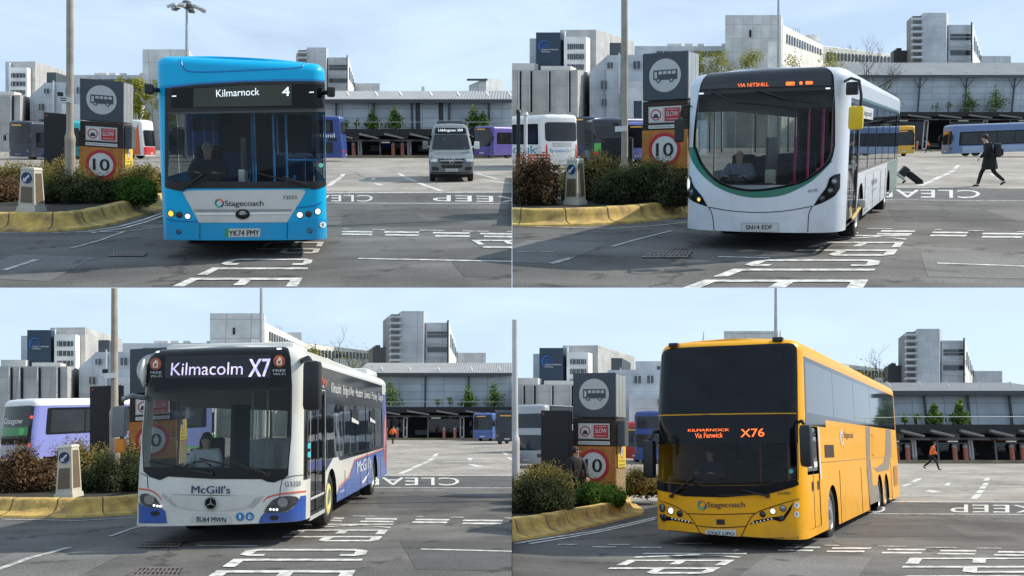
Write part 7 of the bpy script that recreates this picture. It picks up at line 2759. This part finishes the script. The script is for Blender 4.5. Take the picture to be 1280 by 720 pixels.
    root = thing('floodlight_mast', q, place(q, base), 'tall thin floodlight mast ' + v, 'light mast', 'floodlight masts')
    zt = q.bgp(333, -46, 66).z
    obj('mast', MB().use(mat('galvanised', (.40, .41, .42), rough=.5, metal=.5)).lathe([(.2, 0), (.16, zt * .5), (.1, zt)], 10), root, q, clip=True)
    if nm == 'TL':
        o = obj('head_frame', MB().use(gut).lathe([(.1, zt - .2), (.5, zt), (.55, zt + .2), (.3, zt + .55), (.05, zt + .6)], 12).tube([(-1.3, 0, zt), (1.3, 0, zt)], .06).tube([(0, -1.3, zt), (0, 1.3, zt)], .06).mesh('head_frame', 40), root)
        for i in range(6):
            a = 2 * pi * i / 6 + .3
            M = Matrix.Translation((1.35 * cos(a), 1.35 * sin(a), zt - .05)) @ Matrix.Rotation(a, 4, 'Z') @ Matrix.Rotation(.45, 4, 'Y')
            obj('floodlight', MB().use(sidegrey).box(-.3, .35, -.3, .3, -.12, .14, M, bev=.05).use(lens).box(-.25, .3, -.25, .25, -.135, -.12, M), root)


for q in PLACES:
    city(q)
B1=build_blue_bus(TL);B2=build_white_bus(TR);B3=build_mixed_bus(BL);B4=build_coach(BR)
# ------------------------------------------------------------------ parked buses in the distance
def parked(q, px, D, phi, W, L, H, label, col, col2=None, screen=True, win=(1.3, 2.4), name='parked_bus', cat='bus', rear=False, lamps=True, text=None, text_m=None, decks=1, clip=True, x_off=0.0, fz=(1.2, 2.7), wheels=True, group='buses parked at the stands', winm_=None, roofm=None):
    """px: picture column of the middle of the visible end; the end stands at distance D"""
    p = q.base(px, D)
    sh = Shell(W, L, H, .32, rc=.3, bulge=.08, rt=.25, rake=lambda z: .15 * max(0, z - 1.2) / 2, full=1.3)
    b = Bus(name, q, p.x, p.y, phi, sh, label, cat, group, clip)
    b.L = b.L
    arches = [(2.7, .55), (L - 3.2, .55)] if L > 7 else [(1.6, .5), (L - 1.8, .5)]
    b.body(col, arches, [])
    b.part('roof', sh.roof(MB().use(roofm or col)))
    gl = winm_ or mat('far_glass', (.014, .017, .022), rough=.06, var=.4, scale=1.2, spec=.5)
    if screen:
        b.skin('windscreen' if not rear else 'rear_window', gl, rnd(rect(-W / 2 + .12, W / 2 - .12, fz[0], fz[1]), .2), off=.012)
    for sg in (-1, 1):
        for z0, z1 in ([win] if decks == 1 else [win, (win[0] + 1.75, win[1] + 1.65)]):
            b.skin('window_surround', blackgloss, [(sg * s_, t) for s_, t in rnd(rect(sh.s_of_y(.8), sh.s_of_y(L - .5), z0 - .1, z1 + .12), .12)], off=.006)
        if not rear and screen:
            mm = MB().use(black).box(*sorted((sg * (W / 2 + .06), sg * (W / 2 + .26))), -.05, .1, 1.7, 2.2, bev=.04).tube([(sg * (W / 2 - .1), .35, 2.3), (sg * (W / 2 + .12), .05, 2.3), (sg * (W / 2 + .16), .02, 2.15)], .03, 5)
            b.part('door_mirror', mm)
    if not rear and screen and decks == 1:
        b.skin('route_board', mat('board_glass', (.01, .01, .012), rough=.1), rnd(rect(-W / 2 + .3, W / 2 - .3, fz[1] - .02, fz[1] + .26), .05), off=.016)
        b.skin('route_board_text', mat('dim_led', (.7, .35, .08), emit=.25, var=.6, scale=14), rect(-W / 2 + .5, W / 2 - .9, fz[1] + .07, fz[1] + .17), off=.02)
    levels = [win] if decks == 1 else [win, (win[0] + 1.75, win[1] + 1.65)]
    for z0, z1 in levels:
        n = max(2, int((L - 2.4) / 1.7))
        for sg in (-1, 1):
            for i in range(n):
                a, c = 1.0 + (L - 1.8) * i / n + .04, 1.0 + (L - 1.8) * (i + 1) / n - .04
                b.skin('side_window', gl, [(sg * s_, t) for s_, t in rect(sh.s_of_y(a), sh.s_of_y(c), z0, z1)], off=.010)
    if decks == 2:
        b.skin('upper_window', gl, rnd(rect(-W / 2 + .12, W / 2 - .12, fz[1] + .45, fz[1] + 1.4), .15), off=.012)
    if col2:
        for sg in (-1, 1):
            b.skin('side_band', col2, [(sg * s_, t) for s_, t in rect(sh.s_of_y(1.2), sh.s_of_y(L - .3), .34, 1.05)], off=.006)
    if wheels:
        for y, r in arches:
            for sg in (-1, 1):
                b.wheel(y, .48, side=sg)
    if lamps:
        for sg in (-1, 1):
            b.skin('rear_light' if rear else 'headlight', redlamp if rear else mat('lamp_bowl', (.16, .16, .15), rough=.15, metal=.6), rnd(rect(*sorted((sg * (W / 2 - .42), sg * (W / 2 - .12))), .75, 1.0), .05), off=.016)
    b.skin('number_plate', plate_y, rect(-.26, .26, .5, .62), off=.02)
    return b


navy = paint('navy_paint', (.015, .03, .10))
lilac = paint('lilac_paint', (.22, .24, .56))
purple = paint('purple_paint', (.09, .07, .30))
bwhite = paint('coach_white', (.74, .74, .73))
cyanp = paint('cyan_paint', (.03, .42, .50))
redp_ = paint('red_paint', (.5, .03, .03))
greyblue = paint('grey_blue_paint', (.12, .19, .36))
darkc = paint('dark_coach_paint', (.02, .025, .04))
ambr = paint('amber_paint', (.75, .40, .02))
greenp = paint('lime_paint', (.08, .42, .08))
# TL
b = parked(TL, 23, 76, .55, 2.5, 11, 3.5, 'dark navy coach parked facing out, far left beyond the island', darkc, navy, fz=(1.5, 3.0), name='parked_coach', cat='coach')
b.skin('nose_stripe', navy, rect(-1.1, 1.1, .5, .62), off=.02)
parked(TL, 86, 80, -.1, 2.5, 10, 3.6, 'cyan bus hidden between the lamp post and the sign totem', cyanp, paint('magenta_paint', (.5, .03, .2)))
b = parked(TL, 190, 80, -1.25, 2.5, 6.0, 3.6, 'white bus with an orange-red tail parked behind the sign totem', bwhite, None, rear=True)
sh = b.sh
for sg in (-1, 1):
    b.skin('tail_panel', paint('orange_red_paint', (.60, .12, .03)), [(sg * s_, t) for s_, t in [(sh.s_of_y(.5), .4), (sh.s_of_y(2.2), .4), (sh.s_of_y(1.5), 1.28), (sh.s_of_y(.5), 3.3)]], off=.008)
b.skin('tail_panel', redp_, rect(-1.2, 1.2, .4, 1.15), off=.008)
parked(TL, 212, 86, .9, 2.5, 10, 3.1, 'dark bus glimpsed just left of the Kilmarnock bus', darkc, bwhite)
b = parked(TL, 433, 72, -1.32, 2.55, 13, 3.75, 'navy coach with a tall rear, just right of the Kilmarnock bus', paint('royal_navy', (.025, .06, .24)), None, rear=True, win=(2.5, 3.3), name='parked_coach', cat='coach', fz=(2.3, 3.3))
sh = b.sh
for sg in (-1, ):
    vs = MB().use(white)
    sh.text(vs, 'Exploring Scotland', -sh.s_of_y(5.6), 2.0, -sh.s_of_y(.7), .34, .012, .02)
    b.part('side_lettering', vs)
    b.skin('engine_grille', black, [(sg * s_, t) for s_, t in rect(sh.s_of_y(.9), sh.s_of_y(1.9), .7, 1.6)], off=.012)
    b.skin('flap', black, [(sg * s_, t) for s_, t in rect(sh.s_of_y(.5), sh.s_of_y(1.3), 1.7, 1.95)], off=.012)
parked(TL, 602, 82, .95, 2.5, 9, 3.1, 'purple bus at the stands right of the grey minibus', purple, purple, win=(1.5, 2.4))
# TR
b = parked(TR, 703, 52, -.75, 2.5, 9.5, 3.35, 'white coach seen from behind beyond the bronze shrub', bwhite, None, rear=True, name='parked_coach', cat='coach', win=(1.65, 2.7), fz=(1.75, 2.9), lamps=False)
sh = b.sh
for sg in (-1, 1):
    b.skin('rear_light', redlamp, [(sg * .98, .7), (sg * 1.13, .7), (sg * 1.1, 1.5), (sg * 1.02, 1.6)], off=.014)
for i in range(3):
    b.skin('vent_slot', mat('vent_grey', (.35, .35, .35)), rect(-.7, .7, 1.42 + i * .09, 1.46 + i * .09), off=.012)
tx = mat('sky_lettering', (.04, .3, .45))
m_ = MB().use(tx)
sh.text(m_, 'Breaks2U', -.85, 1.08, .65, .22, .012, .0)
b.part('rear_lettering', m_)
m_ = MB().use(tx)
sh.text(m_, 'co.uk', -sh.s_of_y(5.2), 1.0, -sh.s_of_y(1.0), .5, .012, .03)
b.part('side_lettering', m_)
parked(TR, 722, 64, .42, 2.5, 11, 3.5, 'navy coach with a sloped screen behind the white coach', navy, lilac, fz=(1.4, 3.2), name='parked_coach', cat='coach')
b = parked(TR, 762, 60, -.35, 2.5, 11, 3.3, 'black and green bus half hidden by the black board', darkc, lilac, rear=True, fz=(1.9, 2.8))
b.skin('tail_panel', greenp, rect(-1.1, .2, .95, 1.6), off=.012)
parked(TR, 797, 66, .2, 2.4, 10, 3.2, 'lilac bus corner between the black board and the sign totem', lilac, lilac)
parked(TR, 1130, 92, -.25, 2.5, 10, 3.3, 'amber bus parked just right of the rounded white bus', ambr, None, fz=(1.2, 2.6))
b = parked(TR, 1181, 90, 1.3, 2.5, 13, 3.3, 'blue-grey bus parked side-on behind the walking person', greyblue, paint('pale_blue_paint', (.32, .40, .56)), win=(1.25, 2.45), fz=(1.3, 2.4), roofm=bwhite)
# BL
b = parked(BL, 14, 40, .78, 2.5, 11, 3.05, 'lilac and white bus seen from behind beyond the reddish shrub', lilac, lilac, rear=True, fz=(1.75, 2.75), win=(1.45, 2.5), lamps=False, roofm=bwhite)
sh = b.sh
b.skin('roof_fairing', bwhite, rect(-sh.S + 3, sh.S - 3, 2.72, sh.T), off=.012)
b.skin('green_panel', paint('bus_leaf_green', (.02, .22, .05)), rnd(rect(-1.12, 1.0, 1.35, 1.75), .05), off=.018)
b.skin('black_tail', blackgloss, rect(-1.2, 1.16, .95, 2.7), off=.010)
m_ = MB().use(white)
sh.text(m_, 'Glasgow', -.9, 1.92, .6, .26, .018, .0)
b.part('rear_lettering', m_)
b.skin('number_disc', paint('disc_green', (.1, .4, .12)), circ(.62, 1.55, .17), off=.024)
for z_ in (2.2, .9):
    b.skin('rear_light', mat('rear_lamp_lit', (.8, .08, .05), emit=.8), circ(1.1, z_, .08, n=12), off=.03)
b.skin('rear_advert', mat('advert_pale', (.45, .45, .5)), rect(-1.1, .95, .45, .9), off=.02)
parked(BL, 160, 46, .3, 2.5, 10, 3.0, 'white and lime bus between the lamp post and the Kilmacolm bus', bwhite, greenp, fz=(1.3, 2.2))
parked(BL, 603, 96, .55, 2.5, 10, 3.2, 'blue and white bus at the far stands', paint('mid_blue_paint', (.06, .12, .34)), bwhite, fz=(1.3, 2.7))
parked(BL, 634, 80, .5, 2.5, 6.5, 3.2, 'dark bus with amber flashes cut by the right edge', darkc, ambr, fz=(1.3, 2.6))
# BR
parked(BR, 658, 56, .35, 2.5, 10.5, 4.2, 'grey double-deck bus left of the black board', paint('pale_grey_paint', (.35, .37, .40)), lilac, decks=2, fz=(1.2, 2.2))
parked(BR, 794, 72, .25, 2.4, 9, 3.4, 'red bus between the yellow warning sign and the coach', redp_, paint('pink_paint', (.6, .1, .25)), fz=(1.3, 2.6))
parked(BR, 812, 66, .1, 2.5, 10, 4.1, 'dark blue coach whose top shows left of the yellow coach', paint('royal_navy'), redp_, decks=2, fz=(1.3, 2.3), name='parked_coach', cat='coach')


# ------------------------------------------------------------------ grey minibus
def minibus():
    q = TL
    p = q.base(565, 36.5)
    M = Matrix.Translation((p.x, p.y, 0)) @ Matrix.Rotation(-.20, 4, 'Z')
    root = thing('minibus', q, M, 'dark grey minibus driving out towards the viewer, lit route board above its windscreen', 'minibus')
    pm = paint('minibus_grey', (.15, .17, .178), rough=.3)
    st = [(0, .84, .42, .95), (.06, .93, .36, 1.04), (.25, .98, .32, 1.12), (.9, 1.0, .3, 1.28), (1.15, 1.0, .3, 1.36), (1.75, .97, .3, 2.05), (2.05, .93, .3, 2.42), (2.4, .92, .3, 2.56), (6.2, .92, .32, 2.58), (6.45, .88, .4, 2.5)]
    N = 24
    mb = MB().use(pm)
    vs, fs = [], []
    for y, w, z0, z1 in st:
        for k in range(N):
            a = 2 * pi * k / N
            c, s_ = cos(a), sin(a)
            e = .32
            x = w * (abs(c) ** e) * (1 if c > 0 else -1)
            z = (z0 + z1) / 2 + (z1 - z0) / 2 * (abs(s_) ** e) * (1 if s_ > 0 else -1)
            x *= 1 - .10 * max(0, (z - 1.25) / 1.3)
            vs.append((x, y + (.05 * (x / w) ** 2 if y < .3 else 0), z))
    for i in range(len(st) - 1):
        for k in range(N):
            fs.append((i * N + k, i * N + (k + 1) % N, (i + 1) * N + (k + 1) % N, (i + 1) * N + k))
    fs.append(tuple(range(N)))
    fs.append(tuple(reversed(range((len(st) - 1) * N, len(st) * N))))
    mb.add(vs, fs)
    me = mb.mesh('body', 32)
    body = obj('body', me, root)
    bv = BVHTree.FromPolygons([v.co for v in me.vertices], [tuple(p_.vertices) for p_ in me.polygons])

    def front(name, m, pts, off=.012, par=None):
        """patch cast onto the front from (x,z) outline"""
        tv, tf = triangulate(pts)
        bm = bmesh.new()
        bs = [bm.verts.new((x, z, 0)) for x, z in tv]
        for t in tf:
            bm.faces.new([bs[i] for i in t])
        for i in range(-9, 10):
            bmesh.ops.bisect_plane(bm, geom=list(bm.verts) + list(bm.edges) + list(bm.faces), plane_co=(i * .1, 0, 0), plane_no=(1, 0, 0))
        for i in range(3, 27):
            bmesh.ops.bisect_plane(bm, geom=list(bm.verts) + list(bm.edges) + list(bm.faces), plane_co=(0, i * .1, 0), plane_no=(0, 1, 0))
        bm.verts.index_update()
        vv = []
        for v in bm.verts:
            h = bv.ray_cast(Vector((v.co.x, -3, v.co.y)), Vector((0, 1, 0)))
            y = h[0].y if h[0] else .5
            nn = h[1] if h[0] else Vector((0, -1, 0))
            vv.append(Vector((v.co.x, y, v.co.y)) - Vector((0, abs(nn.y) * off + off, 0)) + Vector((0, 0, nn.z * off)))
        ff = [[v.index for v in f.verts] for f in bm.faces]
        ff = [f if (vv[f[1]] - vv[f[0]]).cross(vv[f[2]] - vv[f[0]]).y < 0 else f[::-1] for f in ff]
        bm.free()
        m2 = MB().use(m).add(vv, ff)
        return obj(name, m2.mesh(name, 50), par or root)
    gl = mat('minibus_glass', (.016, .02, .024), rough=.05, var=.4, spec=.45)
    front('windscreen', gl, rnd([(-.86, 1.42), (.86, 1.42), (.74, 2.06), (-.74, 2.06)], .08))
    front('route_board', blackgloss, rnd([(-.72, 2.1), (.72, 2.1), (.68, 2.36), (-.68, 2.36)], .05))
    m2 = MB().use(led('white_led', (.85, .92, 1), 1.1))
    vs2, fs2, ww = text2d('Uddingston 309')
    o = []
    for x, y in vs2:
        X_, Z_ = -.55 + 1.1 * x / ww, 2.18 + .11 * y
        h = bv.ray_cast(Vector((X_, -3, Z_)), Vector((0, 1, 0)))
        o.append((X_, h[0].y - .05, Z_ + .02))
    obj('route_lettering', m2.add(o, fs2), root)
    front('grille', blackgloss, rnd([(-.48, .82), (.48, .82), (.56, 1.06), (-.56, 1.06)], .05), .02)
    for z in (.88, .95, 1.02):
        front('grille_bar', chrome, [(-.5, z), (.5, z), (.5, z + .022), (-.5, z + .022)], .03)
    e = MB().use(chrome)
    c = Vector((0, -.07, .945))
    e.tube([c + Vector((.12 * cos(2 * pi * k / 20), 0, .12 * sin(2 * pi * k / 20))) for k in range(21)], .014, 6, cap=False)
    for k in range(3):
        a = pi / 2 + 2 * pi * k / 3
        e.tube([c, c + Vector((.115 * cos(a), 0, .115 * sin(a)))], [.022, .008], 5)
    obj('star_badge', e.mesh('star_badge', 50), root)
    for sg in (-1, 1):
        pts = [(sg * .6, .98), (sg * .66, .86), (sg * .9, .9), (sg * .93, 1.1), (sg * .85, 1.14)]
        h = front('headlight', mat('lamp_bright', (.62, .64, .66), rough=.15, metal=.5, var=.4, scale=8), pts, .02)
        front('fog_lamp', black, rnd([(sg * .55, .52), (sg * .85, .52), (sg * .88, .66), (sg * .6, .66)], .04), .015)
        mm = MB().use(pm).box(*sorted((sg * 1.02, sg * 1.26)), .95, 1.12, 1.42, 1.75, bev=.05).tube([(sg * .95, 1.15, 1.5), (sg * 1.1, 1.05, 1.55)], .04, 6)
        if sg > 0:
            mm = MB().use(bwhite).box(1.02, 1.26, .95, 1.12, 1.42, 1.75, bev=.05).tube([(.95, 1.15, 1.5), (1.1, 1.05, 1.55)], .04, 6)
        obj('door_mirror', mm.mesh('door_mirror', 40), root)
    front('air_intake', black, rnd([(-.42, .62), (.42, .62), (.48, .74), (-.48, .74)], .04), .015)
    front('bumper_skirt', mat('bumper_black', (.03, .032, .034), rough=.6), [(-.9, .36), (.9, .36), (.92, .44), (-.92, .44)], .012)
    o = front('number_plate', plate_y, [(-.27, .47), (.27, .47), (.27, .59), (-.27, .59)], .03)
    m2 = MB().use(plate_t)
    vs2, fs2, ww = text2d('MT23 XRO')
    obj('lettering', m2.add([(-.24 + .48 * x / ww, -.085, .495 + .07 * y) for x, y in vs2], fs2), o)
    front('bonnet_crest', mat('crest_gold', (.6, .45, .05)), circ(0, 1.25, .22, .035), .012)
    for sg in (-1, 1):
        for y0, y1 in ((1.5, 2.3), (2.5, 3.8), (3.9, 5.0), (5.1, 6.1)):
            x = sg * .945
            w0 = .93
            obj('side_window', MB().use(gl).poly([(sg * .975, y0, 1.35), (sg * .975, y1, 1.35), (sg * .915, y1, 2.05), (sg * .915, y0 + (.3 if y0 < 2 else 0), 2.05)][::sg]), root)
        for y in (1.0, 5.0):
            m3 = MB().use(rubber).lathe([(.2, .02), (.32, 0), (.345, .05), (.345, .2), (.32, .24), (.2, .22)], 24, Matrix.Translation((sg * .96 - (.24 if sg > 0 else 0), y, .345)), axis='X')
            o = obj('wheel', m3.mesh('wheel', 40), root)
            obj('rim', MB().use(alloy).lathe([(.2, -.01), (.12, .02), (.03, .0)], 18, Matrix.Translation((sg * .97, y, .345)) @ Matrix.Scale(sg, 4, (1, 0, 0)), axis='X').mesh('rim', 40), o)
    obj('underbody', MB().use(grime).box(-.85, .85, .3, 6.2, .22, .4), root)
    obj('roof_unit', MB().use(mat('roof_unit_grey', (.09, .1, .105), rough=.5)).box(-.6, .6, 2.7, 4.2, 2.55, 2.7, bev=.06), root)


minibus()

# ------------------------------------------------------------------ people
navycoat = mat('black_coat', (.008, .009, .011), rough=.85, var=.4, scale=6)
blackt = mat('black_trousers', (.012, .012, .014), rough=.9, var=.3)
hiviz = mat('orange_jacket', (.82, .16, .03), rough=.7, var=.15)
shoem = mat('dark_shoe', (.01, .01, .01), rough=.5)


def walk(q, px, py, face_left, label, top, legs, hair, stride=.36, long_coat=False, scale=1.0, lean_=.05, fingers=True, yaw=None):
    """mid-stride figure seen from the side; feet at the picture point"""
    p = q.at(px, py)
    J = dict(pel=(0, 0, .93), spn=(0, -.02, 1.1), chs=(0, -.04 - lean_ * .5, 1.31), nck=(0, -.06 - lean_, 1.475), hd0=(0, -.09 - lean_, 1.545), hd1=(0, -.11 - lean_, 1.625), hd2=(0, -.09 - lean_, 1.7),
             shl=(-.19, -.04, 1.40), shr=(.19, -.04, 1.40), ell=(-.23, .12, 1.15), elr=(.23, -.16, 1.16), wrl=(-.22, .1, .9), wrr=(.2, -.32, .98),
             hpl=(-.09, 0, .88), hpr=(.09, 0, .88), knl=(-.1, -stride * .62, .5), knr=(.1, stride * .3, .48), anl=(-.1, -stride * .95, .09), anr=(.1, stride * 1.15, .17), tol=(-.1, -stride * .95 - .16, .05), tor=(.1, stride * 1.15 - .12, .04))
    w = yaw if yaw is not None else (-pi / 2 if face_left else pi / 2)
    M = place(q, p, w)
    return figure(q, M, label, J, top, legs, shoem, hair, long_coat=long_coat, scale=scale, fingers=fingers)


pp = walk(TR, 1237, 233.5, True, 'person in a long black coat and hood striding past, backpack on the shoulders', navycoat, blackt, hairb, .36, True, 1.18)
p = TR.at(1237, 233.5)
M = place(TR, p, -pi / 2)
root = thing('backpack', TR, M @ Matrix.Translation((0, .13, 1.44)), 'black backpack worn by the person in the long coat', 'backpack')
bm_ = mat('backpack_black', (.018, .018, .02), rough=.7, var=.3)
obj('bag', MB().use(bm_).box(-.17, .17, .02, .27, -.3, .24, bev=.09).mesh('bag', 60), root)
obj('pocket', MB().use(bm_).box(-.13, .13, .24, .34, -.26, .02, bev=.05).mesh('pocket', 60), root)
for sg in (-1, 1):
    obj('strap', MB().use(bm_).tube([(sg * .11, .1, .2), (sg * .12, -.1, .27), (sg * .13, -.24, .1), (sg * .13, -.2, -.12), (sg * .13, .06, -.2)], .022, 6).mesh('strap', 60), root)
obj('reflective_tab', MB().use(signw).box(-.02, .02, .335, .345, -.12, -.06), root)
# the one pulling a case, mostly behind the rounded white bus
walk(TR, 1114, 231, True, 'person walking away behind the rounded white bus, one trailing leg in view', navycoat, mat('pale_trousers', (.35, .35, .36), rough=.9), hairb, .45)
p = TR.at(1153, 230)
root = thing('suitcase', TR, place(TR, p, -pi / 2) @ Matrix.Rotation(radians(48), 4, 'X'), 'black wheeled suitcase tilted and pulled along behind the rounded white bus', 'suitcase')
obj('case_body', MB().use(navycoat).box(-.2, .2, -.14, .12, .07, .72, bev=.05).mesh('case_body', 50), root)
obj('top_bag', MB().use(bm_).box(-.24, .24, -.30, .16, .74, 1.05, bev=.09).mesh('top_bag', 50), root)
for sg in (-1, 1):
    obj('wheel', MB().use(rubber).lathe([(.045, -.02), (.05, 0), (.045, .02)], 12, Matrix.Translation((sg * .15, .02, .05)), axis='X'), root)
obj('handle', MB().use(steel).tube([(-.12, .08, .7), (-.12, .08, 1.15), (.12, .08, 1.15), (.12, .08, .7)], .012, 6), root)
# staff in orange
walk(TR, 1160.5, 191, True, 'person in an orange jacket crossing by the stands near the amber bus', hiviz, blackt, hairb, .36, fingers=False)
walk(BL, 491, 555, False, 'person in an orange jacket just right of the Kilmacolm bus', hiviz, blackt, hairb, .3, fingers=False, yaw=.3)
walk(BR, 1165, 587.5, False, 'person in an orange jacket walking across the yard right of the yellow coach', hiviz, blackt, hairb, .40, fingers=False)
# man by the sign
p = BR.base(720, 21.2)
J = dict(face=(.8, -.6, 0), ell=(-.24, -.02, 1.15), elr=(.22, -.14, 1.16), wrl=(-.22, -.1, .92), wrr=(.12, -.3, .98))
figure(BR, place(BR, (p.x, p.y, .0), .9), 'person in a black jacket standing in front of the 10 sign near the coach', J, mat('black_jacket', (.012, .012, .015), rough=.8, var=.4), blackt, shoem, hairb, scale=.96)

# orange mesh barrier by the white coach
p0, p1 = TR.base(645, 46), TR.base(690, 46)
root = thing('mesh_barrier', TR, Matrix.Translation((p0.x, p0.y, 0)), 'orange mesh barrier in front of the white coach', 'barrier')
mb = MB().use(mat('barrier_orange', (.62, .14, .07), rough=.7))
L_ = p1.x - p0.x
for i in range(12):
    mb.box(L_ * i / 11 - .03, L_ * i / 11 + .03, 0, .03, .05, 1.05)
for i in range(6):
    mb.box(0, L_, .005, .025, .1 + i * .17, .2 + i * .17)
obj('mesh_panel', mb, root, TR, clip=True)
for x in (0, L_):
    obj('foot', MB().use(rubber).box(x - .25, x + .25, -.15, .2, 0, .08, bev=.02), root, TR, clip=True)
for x, y0 in ((648, 188), (657, 196)):
    p = TR.base(x, 44)
    root = thing('barrier_post', TR, place(TR, (p.x, p.y, 0)), 'black post left of the white coach' if x == 648 else 'pale post in front of the white coach', 'post')
    h = TR.far(x, 137 if x == 648 else 140, 44).z
    obj('post_body', MB().use(black if x == 648 else framew).lathe([(.10, 0), (.10, h - .2), (.16, h - .15), (.1, h)], 12).mesh('post_body', 40), root)
# ------------------------------------------------------------------ camera, sky, sun
cam = bpy.data.cameras.new('camera')
cam.sensor_width = 36
cam.lens = 36 * F / 1280
cam.clip_start, cam.clip_end = .1, 60000
co = bpy.data.objects.new('camera', cam)
COL.objects.link(co)
co.location = (0, 0, EYE)
co.rotation_euler = (pi / 2 + PITCH, 0, 0)
scene.camera = co
SUN_EL, SUN_AZ = radians(41), radians(11)      # azimuth from +X towards +Y
sd = Vector((cos(SUN_EL) * cos(SUN_AZ), cos(SUN_EL) * sin(SUN_AZ), sin(SUN_EL)))
sl = bpy.data.lights.new('sun', 'SUN')
sl.energy = 5.0
sl.angle = radians(.5)
sl.color = (1, .93, .81)
so = bpy.data.objects.new('sun', sl)
COL.objects.link(so)
so.rotation_euler = sd.to_track_quat('Z', 'Y').to_euler()
w = bpy.data.worlds.new('World')
scene.world = w
w.use_nodes = True
nt = w.node_tree
bg = nt.nodes['Background']
sky = nt.nodes.new('ShaderNodeTexSky')
sky.sky_type = 'NISHITA'
sky.sun_disc = False
sky.sun_elevation = SUN_EL
sky.sun_rotation = pi / 2 - SUN_AZ
sky.air_density = 1.0
sky.dust_density = .3
sky.ozone_density = 1.5
tc = nt.nodes.new('ShaderNodeTexCoord')
mp = nt.nodes.new('ShaderNodeMapping')
mp.inputs['Scale'].default_value = (2.2, 2.2, 9.0)
mp.inputs['Rotation'].default_value = (.0, .12, .3)
nz = nt.nodes.new('ShaderNodeTexNoise')
nz.inputs['Scale'].default_value = 1.6
nz.inputs['Detail'].default_value = 7
nz.inputs['Roughness'].default_value = .55
nz.inputs['Distortion'].default_value = .4
rp = nt.nodes.new('ShaderNodeMapRange')
rp.inputs[1].default_value = .38
rp.inputs[2].default_value = .72
rp.inputs[3].default_value = .66
rp.inputs[4].default_value = 1.0
mx = nt.nodes.new('ShaderNodeMix')
mx.data_type = 'RGBA'
nt.links.new(tc.outputs['Generated'], mp.inputs[0])
nt.links.new(mp.outputs[0], nz.inputs['Vector'])
nt.links.new(nz.outputs['Fac'], rp.inputs[0])
nt.links.new(rp.outputs[0], mx.inputs[0])
nt.links.new(sky.outputs[0], mx.inputs[6])
mx.inputs[7].default_value = (6.3, 7.9, 9.7, 1)
nt.links.new(mx.outputs[2], bg.inputs[0])
bg.inputs[1].default_value = .12
scene.view_settings.view_transform = 'Standard'
scene.view_settings.look = 'None'
scene.view_settings.exposure = 0
scene.cycles.max_bounces = 8
scene.cycles.transparent_max_bounces = 12
bpy.data.scenes.remove(_tmp)
